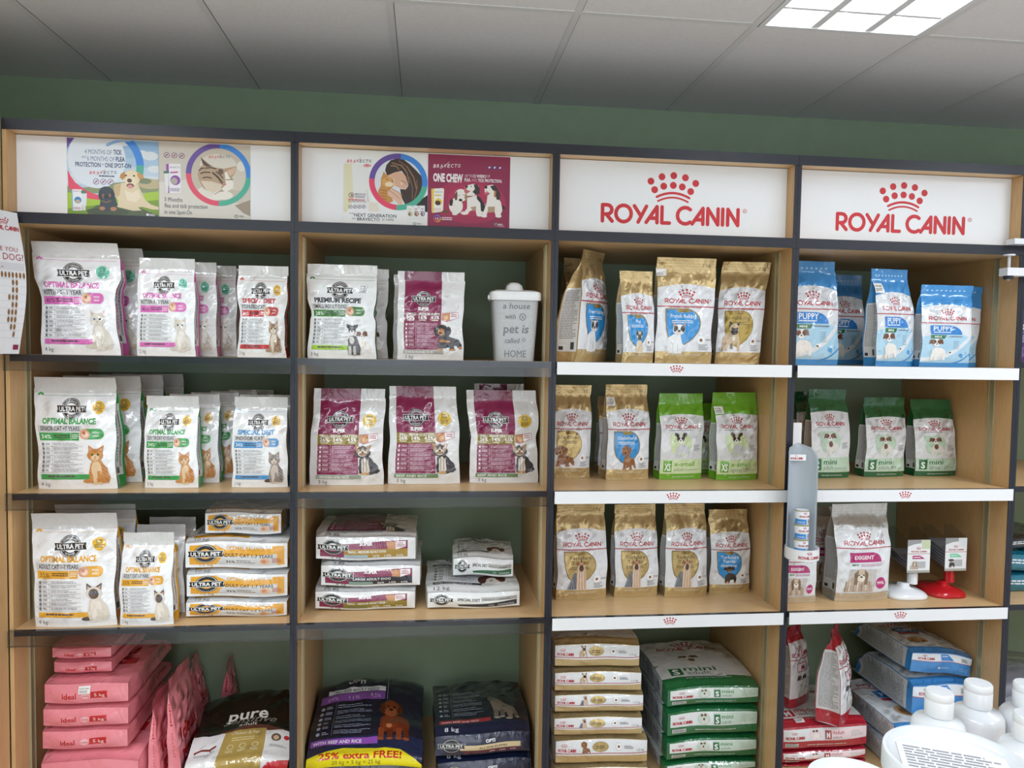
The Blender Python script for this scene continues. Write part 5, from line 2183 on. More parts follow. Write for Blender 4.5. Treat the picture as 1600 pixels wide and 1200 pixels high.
T = Tr(25, 1205, 60, 120, 1100, PW, PH, 'p#cfc8bd')
T.p([(25, 600), (500, 560), (700, 900), (1205, 900), (1205, 1160), (25, 1110)], 'p#dcd8d0')
T.p([(1000, 930), (1205, 860), (1205, 1080), (1120, 1040)], 'p#a39584')
T.e(815, 515, 370, 370, 'p#c9bfb0', n=44)
T.e(790, 380, 240, 150, 'p#dcd6ca')
T.e(1040, 560, 150, 170, 'p#d6cdbf')
T.e(1090, 400, 60, 70, 'p#e6e1d8')
T.e(700, 790, 190, 70, 'p#e9e5dc')
T.e(640, 740, 120, 70, 'p#e4dfd4')
# sleeping tabby
T.p([(520, 500), (560, 400), (600, 370), (555, 270), (650, 350), (740, 410), (860, 430), (1030, 395), (1000, 500), (960, 560), (990, 640), (960, 720),
     (850, 720), (740, 760), (600, 700), (540, 590)], 'p#b89c80')
T.p([(560, 270), (640, 350), (700, 400), (640, 400), (590, 370)], 'p#5f4a3c')
T.p([(900, 460), (1020, 405), (985, 500), (940, 530)], 'p#d9b9a2')
T.p([(560, 590), (700, 600), (830, 640), (850, 700), (740, 770), (620, 700)], 'p#dccdb8')
T.p([(870, 480), (900, 470), (940, 560), (990, 620), (980, 700), (900, 740), (840, 720), (850, 650), (885, 620)], 'p#efe9df')
for a, b, c_, d_ in ((560, 490, 680, 480), (590, 550, 700, 555), (620, 420, 760, 430), (720, 480, 850, 620), (760, 470, 850, 560), (540, 450, 600, 420)):
    T.ln([(a, b), ((a + c_) / 2, (b + d_) / 2 - 12), (c_, d_)], 15, 'p#54443a')
T.e(820, 470, 36, 40, 'p#6b5a4c')
T.ln([(710, 480), (790, 560), (840, 640)], 10, 'p#2c2420')
T.ln([(890, 580), (940, 580), (980, 570)], 8, 'p#4a3c34')
T.e(865, 640, 26, 22, 'p#c58f7c')
T.ln([(860, 665), (830, 690)], 8, 'p#6b4a40')
T.e(850, 790, 130, 60, 'p#ece6dc')
T.ln([(740, 775), (800, 740), (860, 730)], 8, 'p#8a7866')
T.brav(665, 285, 955, 36, 'p#d2635b', 'p#6a6f8a')
T.ring(795, 510, 355, 425, [(88, 180, VI), (180, 270, PIN), (270, 356, TEAL), (-4, 88, BLU)])
for x in (125, 222, 318):
    T.no(x, 240 + (x - 125) * .06, 38, 'p#7d4a86', 'p#c04a6a')
T.p([(115, 365), (150, 355), (305, 358), (308, 750), (140, 752)], 'p#eeeaf0')
T.p([(115, 365), (150, 356), (158, 752), (140, 752)], 'p#9a4aa8')
T.t('BRAVECTO', 165, 415, 295, 24, 'p#6b6f7f')
T.ln([(175, 478), (265, 470)], 16, 'p#b0428c')
T.e(235, 580, 64, 66, 'p#8d4aa8')
T.e(222, 590, 42, 46, 'p#b5aca4')
T.A.lines(*T.q(168, 730), *T.q(298, 690), 3, 'p#6b5a7f', 3, .5)
T.p([(92, 485), (152, 485), (150, 660), (105, 660)], 'p#e3e8e8')
T.p([(86, 455), (155, 455), (155, 487), (86, 487)], 'p#3f7a6c')
T.p([(110, 660), (145, 660), (143, 745), (112, 745)], 'p#dfe4e4')
T.t('3 Months', 92, 862, 325, 60, 'p#5a5c6a')
T.t('flea and tick protection', 95, 945, 650, 60, 'p#5a5c6a')
T.t('in one Spot-On', 95, 1030, 448, 58, 'p#5a5c6a')
T.ring(1022, 1080, 15, 22, [(0, 360, 'p#3f6a6c')])
T.t('MSD', 1060, 1092, 1120, 24, 'p#3f4a5c')
poster(T, 248.5, 391, 'cream poster of a sleeping tabby cat inside a coloured ring', 0)

T = Tr(65, 1283, 30, 80, 1150, PW, PH * 1.0, 'p#eef0f2')
T.p([(65, 230), (180, 230), (215, 760), (110, 960), (65, 940)], 'p#e4dfc0')
T.p([(180, 230), (420, 260), (480, 900), (215, 900)], 'p#e9eaea')
T.p([(380, 300), (400, 600), (430, 800), (410, 800)], 'p#c9c6c0')
T.p([(430, 800), (560, 820), (580, 950), (420, 940)], 'p#e6dfd4')
T.p([(1100, 830), (1283, 700), (1283, 980), (1150, 900)], 'p#2a2624')
T.e(870, 500, 370, 390, 'p#dfe3ea', n=44)
T.p([(560, 640), (600, 560), (600, 460), (640, 350), (700, 420), (780, 460), (790, 560), (740, 620), (780, 800), (640, 850), (560, 700)], 'p#c98f4e')
T.p([(610, 470), (700, 430), (780, 480), (780, 570), (680, 590), (620, 540)], 'p#dba45e')
T.e(720, 540, 60, 36, 'p#eed9ba')
T.ln([(680, 460), (705, 475)], 9, 'p#3a2414')
T.ln([(755, 490), (780, 495)], 9, 'p#3a2414')
for k in range(5):
    T.ln([(590 + 10 * k, 620 + 45 * k), (680, 640 + 42 * k)], 9, 'p#a4652c')
T.p([(690, 410), (760, 360), (880, 350), (960, 400), (990, 560), (950, 620), (860, 590), (800, 560), (790, 460)], 'p#dcae94')
T.p([(660, 330), (680, 250), (740, 180), (830, 155), (930, 170), (1020, 240), (1110, 330), (1200, 430), (1235, 560), (1200, 700), (1120, 820), (1040, 880),
     (960, 850), (900, 740), (880, 610), (960, 620), (1000, 560), (960, 420), (900, 340), (800, 360), (690, 410)], 'p#3d2f2a')
for k, (a, b, c_, d_) in enumerate(((760, 220, 960, 330), (860, 190, 1060, 420), (980, 280, 1120, 620), (1010, 430, 1060, 760), (900, 260, 1010, 520), (1120, 480, 1090, 760), (740, 260, 860, 320))):
    T.ln([(a, b), ((a + c_) / 2 + 24, (b + d_) / 2 - 20), (c_, d_)], 15, 'p#7d5d47' if k % 2 else 'p#96745a')
T.p([(700, 640), (770, 600), (900, 690), (920, 850), (870, 850), (760, 740), (700, 700)], 'p#e3baa2')
T.ln([(700, 620), (790, 680), (880, 760)], 9, 'p#b98670')
T.ln([(770, 610), (860, 660), (900, 720)], 9, 'p#b98670')
T.e(900, 530, 10, 24, 'p#f0e0d8', .3)
T.ln([(900, 490), (950, 510), (985, 560)], 7, 'p#7d4a3c')
T.ring(855, 505, 345, 425, [(85, 175, VI), (175, 266, 'p#e4476a'), (266, 352, TEAL), (-8, 85, BLU)])
T.brav(110, 215, 470, 45, 'p#d2535b', 'p#4a5066')
T.e(400, 262, 58, 22, 'p#d2434b')
T.t('PLUS', 355, 275, 445, 28, 'p#f0e6e6', bold=.03)
T.ring(178, 705, 34, 42, [(0, 180, 'p#7a3f6a'), (180, 360, 'p#d2434b')])
T.t('3', 160, 725, 198, 42, 'p#3a4056', bold=.02)
T.t('MONTHS', 235, 698, 385, 26, 'p#6a6c78', bold=.02)
T.A.lines(*T.q(235, 745), *T.q(385, 712), 2, 'p#8a8c98', 3, .5)
T.A.lines(*T.q(135, 790), *T.q(390, 760), 1, 'p#d2737b', 3, .5)
T.t('IN ONE SPOT-ON', 135, 805, 390, 22, 'p#5a5c68')
for x in (165, 228, 292, 355):
    T.no(x, 875, 28, 'p#6a5a86', 'p#8a6a7a')
T.p([(65, 960), (1283, 960), (1283, 1200), (65, 1150)], 'p#f0f1f3')
T.t('THE', 145, 985, 212, 24, 'p#27304a')
T.t('NEXT GENERATION', 218, 1020, 830, 50, 'p#27304a', bold=.03)
T.t('OF', 188, 1065, 240, 28, 'p#27304a')
T.t('BRAVECTO', 262, 1080, 590, 48, 'p#27304a', bold=.03)
T.t('IS HERE', 625, 1085, 795, 34, 'p#27304a')
for k, cc in enumerate(('p#b9c07a', 'p#a8433c', 'p#7a6ab0')):
    x = 980 + 90 * k
    T.p([(x, 860), (x + 84, 862), (x + 84, 1080), (x, 1076)], 'p#e9ecec')
    T.ring(x + 45, 985, 26, 40, [(-90, 130, cc)])
    T.e(x + 40, 990, 20, 26, 'p#8a6a54')
    T.ln([(x + 30, 915), (x + 60, 915)], 10, cc)
T.ring(1095, 1135, 14, 22, [(0, 360, 'p#3f7a6c')])
T.t('MSD', 1130, 1148, 1195, 26, 'p#3f4a5c')
poster(T, 537, 668.6, 'poster of a woman hugging a ginger cat inside a coloured ring', 1)

T = Tr(38, 1215, 30, 95, 1145, PW, PH * 1.0, 'p#8f2a50')
T.e(640, 760, 520, 330, 'p#a63055', n=40)
T.e(700, 740, 380, 240, 'p#b43459', n=40)
T.brav(110, 240, 508, 55, 'p#f2eef0', 'p#f2eef0')
T.t('ONE CHEW', 110, 440, 535, 120, 'p#f4f0f2', bold=.05)
T.t('UP TO', 562, 388, 670, 45, 'p#e9d3dc')
T.t('12 WEEKS', 682, 392, 868, 45, 'p#f4f0f2', bold=.04)
T.t('OF', 878, 398, 925, 45, 'p#e9d3dc')
T.t('FLEA', 558, 448, 645, 48, 'p#f4f0f2', bold=.04)
T.t('AND', 658, 452, 738, 48, 'p#d9a9bb')
T.t('TICK PROTECTION.', 752, 460, 1100, 48, 'p#f4f0f2', bold=.04)
for x in (915, 990, 1067):
    T.e(x, 245 + (x - 915) * .05, 30, 26, 'p#5a3f86')
    T.e(x, 245 + (x - 915) * .05, 16, 12, 'p#f2eef0', .5, 10)
T.p([(85, 555), (240, 548), (268, 560), (255, 900), (100, 920), (92, 890)], 'p#f2f0ea')
T.p([(85, 555), (125, 553), (122, 916), (100, 920), (92, 890)], 'p#ecc95a')
T.t('BRAVECTO', 135, 612, 245, 20, 'p#6b6f7f')
T.ln([(140, 655), (220, 655)], 12, 'p#e3b03c')
T.e(190, 755, 50, 50, 'p#eec23c')
T.e(180, 770, 40, 36, 'p#4a342a')
T.A.lines(*T.q(110, 890), *T.q(240, 850), 2, 'p#d9a9a0', 3, .4)
T.e(285, 905, 44, 28, 'p#7a4a34')
BW = 'p#efebe6'
# puppy one
T.e(440, 820, 100, 120, BW)
T.p([(350, 740), (380, 700), (400, 740), (385, 820), (345, 810)], 'p#2e2a2c')
T.p([(380, 850), (420, 940), (465, 945), (470, 850)], BW)
T.e(425, 938, 40, 22, BW)
T.e(560, 930, 50, 26, BW)
T.e(510, 660, 90, 95, BW)
T.p([(450, 590), (415, 650), (425, 735), (455, 730), (460, 650)], 'p#6b4a3c')
T.p([(570, 620), (620, 660), (640, 740), (590, 760), (560, 700)], 'p#a58468')
T.e(505, 732, 26, 20, 'p#1d1a1c')
T.ln([(470, 660), (490, 662)], 6, 'p#7a6a60')
T.ln([(535, 655), (555, 655)], 6, 'p#7a6a60')
# puppy two
T.p([(600, 700), (740, 660), (800, 780), (860, 800), (860, 900), (800, 960), (780, 980), (740, 970), (720, 880), (640, 900), (610, 950), (530, 950), (600, 860)], BW)
T.p([(735, 660), (790, 700), (860, 820), (850, 930), (800, 900), (790, 780), (740, 720)], 'p#2e2a2c')
T.p([(650, 840), (730, 830), (730, 890), (680, 900)], 'p#b59a7c')
T.p([(560, 540), (600, 510), (690, 490), (760, 520), (780, 600), (700, 670), (610, 670), (575, 640), (640, 600), (560, 600)], BW)
T.p([(560, 530), (600, 520), (590, 580), (650, 600), (590, 640), (555, 610)], 'p#c56a70')
T.p([(690, 500), (740, 500), (780, 560), (775, 640), (720, 655), (675, 610), (710, 570)], 'p#3a3032')
T.e(590, 530, 18, 20, 'p#2a2426')
T.e(655, 530, 10, 8, 'p#2a2426')
T.e(780, 965, 42, 22, BW)
# puppy three
T.p([(890, 690), (1040, 690), (1090, 780), (1110, 900), (1080, 980), (1020, 990), (990, 900), (900, 900), (880, 980), (810, 975), (850, 880), (880, 780)], BW)
T.p([(900, 840), (1000, 840), (1000, 920), (900, 930)], 'p#b59a7c')
T.p([(1110, 810), (1155, 860), (1120, 900)], 'p#2e2a2c')
T.p([(850, 560), (890, 520), (960, 505), (1020, 550), (1040, 640), (1000, 700), (930, 700), (880, 680), (930, 640), (850, 620)], BW)
T.p([(940, 520), (1000, 520), (1040, 580), (1075, 650), (1070, 740), (1025, 735), (1000, 620), (950, 570)], 'p#3a3032')
T.p([(990, 590), (1020, 610), (1010, 700), (985, 690)], 'p#b5764a')
T.e(868, 545, 20, 22, 'p#2a2426')
T.p([(860, 590), (930, 640), (850, 660), (835, 650), (880, 620)], 'p#c56a70')
T.e(940, 540, 9, 8, 'p#2a2426')
T.e(845, 980, 44, 22, BW)
T.e(1055, 985, 46, 24, BW)
T.ring(172, 1005, 38, 56, [(20, 110, 'p#6a7ad0'), (110, 180, 'p#7a4ab0'), (180, 260, 'p#d2535b'), (260, 380, 'p#ec9a3c')])
T.t('12', 150, 1022, 195, 34, 'p#f4f0f2', bold=.03)
T.A.lines(*T.q(240, 1035), *T.q(400, 990), 2, 'p#e9d3dc', 3, .6)
T.ring(1022, 1110, 14, 24, [(0, 360, 'p#8fb0a8')])
T.t('MSD', 1052, 1125, 1120, 26, 'p#f4f0f2', bold=.03)
T.A.lines(*T.q(1050, 1150), *T.q(1150, 1135), 1, 'p#d9a9bb', 3, .6)
poster(T, 669, 797, 'burgundy poster with three laughing puppies and white lettering', 1)


# ------------------------------------------------------------------ packs on the shelves
CATF, DOGF = 'cat food', 'dog food'


def behind(src, n, dx, dy, labels, dark=None, group=None):
    out = []
    for k in range(n):
        c_ = copy_tree(src)
        c_.location = (src.location[0] + dx * (k + 1), src.location[1] + dy * (k + 1), src.location[2])
        c_['label'] = labels[k]
        fit_bay(c_)
        if group:
            c_['group'] = group
            src['group'] = group
        out.append(c_)
    return out


NC, ND = 'cat_food_pouch', 'dog_food_pouch'
# top shelf, first bay
p = stand(NC, 'u_kitten', 'largest white and pink kitten pouch, at the left end of the top shelf', CATF, (63, 187), 552, 379, 0, .05, .115, top=(52, 183), seed=1,
          wp=[(0, 1.0), (.3, .95), (.55, .92), (.66, .98), (.74, 1.10), (1, 1.10)], amp=.0055)
behind(p, 1, .035, .135, ['large kitten pouch half hidden behind the largest pink one'], group='large pink kitten pouches')
p = stand(NC, 'u_kitten2', 'smaller white and pink kitten pouch at the front, middle of the top shelf', CATF, (213, 305), 553, 404, 0, .05, .085, top=(218, 305), seed=2)
behind(p, 4, .045, .105, ['small pink kitten pouch directly behind the front one', 'third small pink kitten pouch in the row going back',
                          'fourth small kitten pouch in the row going back', 'last small kitten pouch, deepest in the dark of the shelf'], group='small pink kitten pouches in a row')
stand(NC, 'u_red', 'white pouch with red lettering and a tabby cat, top shelf', CATF, (370, 447), 555, 416, 0, .05, .09, top=(374, 450), seed=3,
      wp=[(0, 1.0), (.3, .93), (.5, .90), (.7, 1.0), (1, 1.02)], amp=.006)
# top shelf, second bay
p = stand(ND, 'u_prem', 'white pouch with lime band and a grey bearded dog', DOGF, (480, 588), 558, 414, 0, .05, .10, top=(479, 592), seed=4,
          wp=[(0, 1.0), (.25, .97), (.42, .95), (.52, .88), (.72, 1.0), (1, 1.02)], amp=.006)
behind(p, 1, .035, .125, ['second grey bearded dog pouch, mostly hidden behind the front one'], group='bearded dog pouches')
p = stand(ND, 's_puppy', 'burgundy and silver pouch with a black and tan puppy', DOGF, (620, 724), 560, 425, 0, .05, .10, top=(622, 726), seed=5, amp=.005)
behind(p, 1, -.02, .14, ['second black and tan puppy pouch, peeking out behind the front one'], group='black and tan puppy pouches')
# top shelf, third bay
R1 = stand(ND, 'r_frenchpup', 'gold pouch turned sideways, at the left end of its shelf', DOGF, (893, 955), 565, 391, 0, .10, .13, top=(904, 958), seed=6, rz=.85,
           vs=.90, lean=-.01, wp=[(0, 1.0), (.4, .95), (.75, .82), (1, .70)])
stand(ND, 'r_frenchpup', 'dark gold pouch in the shade behind the sideways gold pouch', DOGF, (885, 945), 566, 405, 0, .36, .11, seed=7, rz=.3)
stand(ND, 'r_pug', 'small gold pouch with a blue badge and a pug', DOGF, (972, 1022), 566, 424, 0, .04, .11, top=(968, 1020), seed=8, rz=.08, vs=.91, amp=.005)
stand(ND, 'r_frenchpup', 'large gold pouch with a blue badge and a white bulldog puppy', DOGF, (1024, 1112), 568, 403.5, 0, .05, .10, top=(1025, 1121), seed=9,
      sticker=(.0, .91, .16, .99, 'front'), wp=[(0, 1.0), (.4, .98), (.8, 1.03), (1, 1.06)], amp=.005)
stand(ND, 'r_french', 'large gold pouch with a gold badge and a tan bulldog', DOGF, (1122, 1188), 568, 410, 0, .11, .13, top=(1130, 1207), seed=10, rz=-.12,
      wp=[(0, 1.0), (.4, 1.0), (.8, 1.05), (1, 1.1)], amp=.006)
# top shelf, fourth bay
stand(ND, 'r_puppy', 'tall blue and white puppy pouch partly hidden by the left divider', DOGF, (1214, 1298), 569, 408, 0, .12, .11, top=(1208, 1292), seed=11, amp=.006)
stand(ND, 'r_puppy', 'shaded blue puppy pouch standing further back in the top shelf', DOGF, (1288, 1350), 568, 430, 0, .34, .10, seed=12)
stand(ND, 'r_puppy', 'tall blue puppy pouch with a price sticker, middle of the shelf', DOGF, (1369, 1430), 570, 421, 0, .06, .11, top=(1358, 1421), seed=13,
      rz=.10, sticker=(.0, .83, .22, .94, 'front'), wp=[(0, 1.0), (.4, 1.02), (.72, 1.0), (.85, .94), (1, .98)])
stand(ND, 'r_puppy', 'small blue and white puppy pouch, right of the tall one', DOGF, (1438, 1515), 570, 446, 0, .04, .08, top=(1440, 1520), seed=14, amp=.004)
stand(ND, 'r_puppy', 'small blue puppy pouch leaning behind, against the right side panel', DOGF, (1484, 1553), 570, 449, 0, .16, .075, top=(1490, 1562), seed=15, rz=-.05)

# second shelf, first bay
p = stand(NC, 'u_senior', 'largest white and green senior cat pouch, left end of its shelf', CATF, (58, 182), 765, 590, 1, None, .115, top=(54, 182), seed=16, amp=.005)
behind(p, 3, .035, .135, ['second large green senior pouch, behind the front one', 'third large green senior pouch in the row',
                          'last large green senior pouch, against the wall'], group='large green senior pouches in a row')
p = stand(NC, 'u_senior2', 'smaller white and green senior cat pouch at the front', CATF, (225, 309), 763, 619, 1, None, .085, top=(229, 311), seed=17)
behind(p, 4, .045, .105, ['second small green senior pouch, directly behind the front one', 'third small green senior pouch going back',
                          'fourth small green senior pouch going back', 'last small green senior pouch, deepest in the shade'], group='small green senior pouches in a row')
p = stand(NC, 'u_blue', 'white pouch with blue lettering and a dark long-haired cat', CATF, (361.5, 449), 762, 620.5, 1, None, .085, top=(367, 450), seed=18)
behind(p, 1, -.01, .12, ['second blue lettered cat pouch, hidden behind the front one'], group='blue lettered cat pouches')
# second shelf, second bay
stand(ND, 's_chick', 'burgundy small terrier pouch with a grey foot band, left of three', DOGF, (483, 599), 758.5, 607.5, 1, None, .10, top=(491, 602), seed=19, amp=.006)
stand(ND, 's_beef', 'burgundy small terrier pouch with a green foot band, middle of three', DOGF, (606, 719), 756.5, 604, 1, None, .10, top=(609, 713), seed=20, amp=.006)
p = stand(ND, 's_beef', 'burgundy small terrier pouch with a green foot band, right of three', DOGF, (734, 841), 755, 610, 1, None, .10, top=(731, 836), seed=21, amp=.006,
          wp=[(0, 1.0), (.3, .99), (.55, .95), (.68, 1.02), (1, 1.02)])
stand(ND, 's_puppy', 'dark pouch in the shade behind the right burgundy terrier pouch', DOGF, (740, 818), 752, 600, 1, .30, .10, seed=22)
# second shelf, third bay
stand(ND, 'r_dachs', 'gold pouch with a gold badge and a long low dog, partly behind the divider', DOGF, (858, 922), 747, 602, 1, None, .10, top=(866, 924), seed=23, amp=.004)
p = stand(ND, 'r_dachspup', 'gold pouch with a blue badge and a tan long-eared puppy', DOGF, (947, 1015), 750, 601, 1, None, .10, top=(946, 1012), seed=24, rz=.08,
          sticker=(.01, .86, .2, .96, 'front'), amp=.005)
stand(ND, 'r_dachspup', 'second long-eared puppy pouch, standing in the dark to the left behind', DOGF, (935, 985), 745, 620, 1, .36, .10, seed=25)
stand(ND, 'r_xs', 'bright green and white pouch, the left of two, for adult dogs', DOGF, (1030, 1098), 749, 615, 1, None, .09, top=(1029, 1100), seed=26, rz=.10)
stand(ND, 'r_xs12', 'bright green and white pouch with a price sticker, the right of two', DOGF, (1123, 1189), 750, 613.5, 1, None, .10, top=(1116, 1187), seed=27, rz=.10,
      sticker=(.0, .84, .2, .93, 'front'), amp=.005)
stand(ND, 'r_xs', 'shaded pouch standing between and behind the two bright green ones', DOGF, (1082, 1128), 746, 630, 1, .36, .09, seed=28)
# second shelf, fourth bay
stand(ND, 'r_mini', 'dark green and white pouch, leftmost of three, beside the tin dispenser', DOGF, (1265, 1329), 747, 608.5, 1, None, .09, top=(1263, 1322), seed=29, rz=.06)
stand(ND, 'r_mini8', 'dark green and white pouch, middle of three', DOGF, (1350, 1415), 745, 621, 1, None, .09, top=(1349, 1415), seed=30, rz=.08, amp=.006)
stand(ND, 'r_mini12', 'dark green and white pouch, rightmost of three', DOGF, (1429, 1495), 744, 624, 1, None, .09, top=(1421, 1486), seed=31, rz=.05, amp=.005)
stand(ND, 'r_mini', 'dark green pouch in the shade behind the leftmost dark green one', DOGF, (1244, 1290), 742, 612, 1, .38, .09, seed=32)

# third shelf, first bay
p = stand(NC, 'u_adult', 'largest white and yellow adult cat pouch, left end of its shelf', CATF, (49, 178), 983, 804, 2, None, .115, top=(46, 180), seed=33, amp=.006)
behind(p, 1, .008, .15, ['second large adult cat pouch, in the shade behind the front one'], group='large yellow adult cat pouches')
p = stand(NC, 'u_adult2', 'smaller white and yellow adult cat pouch at the front', CATF, (186, 270), 978, 832, 2, None, .09, top=(193, 272), seed=34)
behind(p, 2, .002, .12, ['second small yellow adult cat pouch, just behind the front one', 'third small yellow adult cat pouch, near the wall'], group='small yellow adult cat pouches')
YS = 'yellow_cat_food_sack'
Yf = float(on(368, 967, ZS[2])[1])
g_ = dict(group='yellow cat food sacks in a pile')
pile([(YS, 'l_yellow', 'lying white and yellow cat food sack, bottom of the pile of four', CATF, (289, 447), 967, 938, Yf, .50, 41, g_),
      (YS, 'l_yellow', 'lying white and yellow cat food sack, second from the bottom', CATF, (290, 448), 934, 892, Yf + .004, .50, 42, g_),
      (YS, 'l_yellow', 'lying white and yellow cat food sack, third from the bottom', CATF, (288, 448), 889, 846, Yf + .002, .50, 43, g_),
      (YS, 'l_yellow', 'short yellow and white sack lying on top of the pile', CATF, (319, 438), 835, 797, Yf + .03, .38, 44, g_)], ZS[2] + .001)
# third shelf, second bay
SK = 'dog_food_sack'
Yf = float(on(570, 956, ZS[2])[1])
g_ = dict(group='burgundy banded sacks in a pile', amp=.004)
pile([(SK, 'l_sup_beef', 'white and burgundy sack at the bottom of the pile of three', DOGF, (492, 648), 957, 921, Yf, .46, 45, g_),
      (SK, 'l_sup_large', 'white and burgundy sack in the middle, with a dark blue band', DOGF, (501, 656), 918, 881, Yf + .005, .46, 46, g_),
      (SK, 'l_sup_small', 'white and burgundy sack on top, with an ochre band', DOGF, (493, 649), 877, 836, Yf + .01, .46, 47, g_)], ZS[2] + .001)
Yf = float(on(750, 953, ZS[2])[1])
big = lay(SK, 'l_special', 'large white sack with black lettering lying on the shelf', DOGF, at(668, 953, Yf)[0], .345, ZS[2] + .001, .088, Yf, .54, 48, amp=.005,
          tp=[(0, .74), (.1, .9), (.4, 1.0), (.75, .9), (.93, .45), (1, .04)])
lay(SK, 'l_special_small', 'small white sack with a hound picture, lying on the large white one', DOGF, at(708, 918, Yf + .10)[0], .232, bounds(big)[1][2] + .0012,
    .098, Yf + .10, .36, 49, rz=-.05, amp=.005, tp=[(0, .80), (.1, .95), (.4, 1.0), (.75, .9), (.93, .45), (1, .04)])
# third shelf, third bay
for (b_, yb_, yt_, key_, lab_, sd) in (((869, 948), 937.5, 786, 'r_yorkie', 'gold long-coated terrier pouch, largest, at the left of four', 50),
                                       ((960, 1028), 933, 788, 'r_yorkie', 'gold long-coated terrier pouch, second from the left of four', 51),
                                       ((1039, 1105), 933, 787, 'r_yorkie', 'gold long-coated terrier pouch, third from the left of four', 52),
                                       ((1109, 1172), 927, 796, 'r_yorkpup', 'gold pouch with a blue badge and a black terrier puppy', 53)):
    stand(ND, key_, lab_, DOGF, b_, yb_, yt_, 2, None, .10, seed=sd, rz=.04, amp=.005,
          wp=[(0, 1.0), (.3, .985), (.7, .98), (1, .96)], group='gold long-coated terrier pouches' if key_ == 'r_yorkie' else None)
# third shelf, fourth bay
stand(ND, 'r_exigent', 'large silver pouch with a magenta badge and a long-haired dog', DOGF, (1305, 1391), 939, 787, 2, None, .13, top=(1299, 1388), seed=54, rz=.06, amp=.006)
stand(ND, 'r_exigent', 'smaller magenta badge pouch beneath the tin dispenser', DOGF, (1212, 1270), 942, 826, 2, None, .075, seed=55)
stand(ND, 'r_exigent', 'dark silver pouch in the shade left behind the large silver one', DOGF, (1262, 1312), 930, 792, 2, .26, .11, seed=56)

# lowest shelf --------------------------------------------------------------
PKN = 'pink_cat_food_sack'
ZB = ZS[3] + .001
g_ = dict(group='pink cat food sacks in a pile', amp=.005)
pile([(PKN, k_, l_, CATF, c_, y1_, y0_, Y_, ln_, sd, dict(g_, sticker=(.42, .55, .56, .9, 'bottom')) if 'price' in l_ else g_) for (c_, y1_, y0_, k_, l_, ln_, Y_, sd) in (
        ((62, 214), 1232, 1174, 'l_ideal10', 'largest pink sack at the bottom of the pink pile', .56, .06, 60),
        ((64, 197), 1173, 1138, 'l_ideal5', 'pink sack lying second from the bottom of the pink pile', .50, .07, 61),
        ((65, 198), 1137, 1102, 'l_ideal5', 'pink sack lying third from the bottom of the pink pile', .50, .07, 62),
        ((67, 198), 1101, 1064, 'l_ideal5', 'pink sack with a white price label in the pink pile', .50, .07, 63),
        ((82, 172), 1053, 1032, 'l_ideal5', 'narrow pink sack, second from the top of the pink pile', .40, .12, 64),
        ((79, 171), 1031, 1011, 'l_ideal5', 'narrow pink sack on top of the pink pile', .40, .12, 65))], ZB)


def place(name, key, label, cat, x, y, z, w, h, t, rx=0, ry=0, rz=0, seed=0, group=None, **kw):
    r = make_pack(name, key, Pack(w, h, t, seed=seed, **kw), label, cat, group)
    r.location = (x, y, z)
    r.rotation_euler = (Matrix.Rotation(rz, 4, 'Z') @ Matrix.Rotation(ry, 4, 'Y') @ Matrix.Rotation(rx, 4, 'X')).to_euler('XYZ')
    return r


def col(px, py, Y):
    return float(at(px, py, Y)[0])


def row(px, py, Y):
    return float(at(px, py, Y)[2])


ZB = ZS[3] + .001
TPS = [(0, .9), (.2, 1.0), (.5, .8), (.8, .4), (1, .015)]
for (x_, px, yt_, Y_, rx_, lab_, sd) in ((-.5075, 232, 1072, .24, -.03, 'pink sack standing on its end, next to the pink pile', 66),
                                         (-.4385, 262, 1042, .24, -.05, 'taller pink sack on end with red lettering down its side', 67),
                                         (-.49, 285, 1024, .61, -.06, 'crumpled pink sack standing at the back, left of two', 68),
                                         (-.38, 316, 1030, .61, .05, 'crumpled pink sack standing at the back, right of two', 69)):
    hh = row(px, yt_, Y_) - ZB
    r_ = place(PKN, 'l_ideal10', lab_, CATF, x_, Y_, ZB, .24 if Y_ < .5 else .10, hh, .064 if Y_ < .5 else .085, rx_, 0, PI / 2, sd, 'pink cat food sacks standing on end', tp=TPS, amp=.005, edge=.007)
    fit_bay(r_, ZB)
TPB = [(0, .50), (.08, .62), (.35, .78), (.78, 1.0), (.94, .72), (1, .04)]
lay(SK, 'l_pure', 'black and white sack with a gold panel, lying on its back', DOGF, -.384, .362, ZB, .28, .05, .48, 70, amp=.006, e=.8, tp=TPB)
lay(SK, 'l_opti_big', 'large navy sack with a yellow banner and a red-brown bulldog', DOGF, col(476, 1200, .05), .42, ZB, .27, .05, .60, 71, amp=.006, e=.8, tp=TPB)
TPM = [(0, .78), (.1, .93), (.4, 1.0), (.8, .92), (.94, .5), (1, .04)]
pile([(SK, 'l_opti_puppy', 'navy puppy sack beneath the one with the hound picture', DOGF, (684, 830), 1240, 1181, .12, .55, 72, dict(group='navy puppy sacks')),
      (SK, 'l_opti_puppy', 'navy sack with a cream band and a grey hound picture, on top', DOGF, (680, 828), 1181, 1139, .12, .55, 73, dict(group='navy puppy sacks', amp=.005, tp=TPM))], ZB)
gold = (((868, 1012), 1235, 1196, 'l_gold_a', 'gold sack at the very bottom of the gold pile'), ((869, 1012), 1194, 1153, 'l_gold_c', 'gold sack fifth from the top of the gold pile'),
        ((867, 1004), 1150, 1115, 'l_gold_b', 'gold sack fourth from the top of the gold pile'), ((868, 1006), 1114, 1082, 'l_gold_b', 'gold sack third from the top of the gold pile'),
        ((868, 1003), 1081, 1046, 'l_gold_a', 'gold sack second from the top of the gold pile'), ((868, 1000), 1043, 1004, 'l_gold_a', 'gold sack on top of the gold pile'))
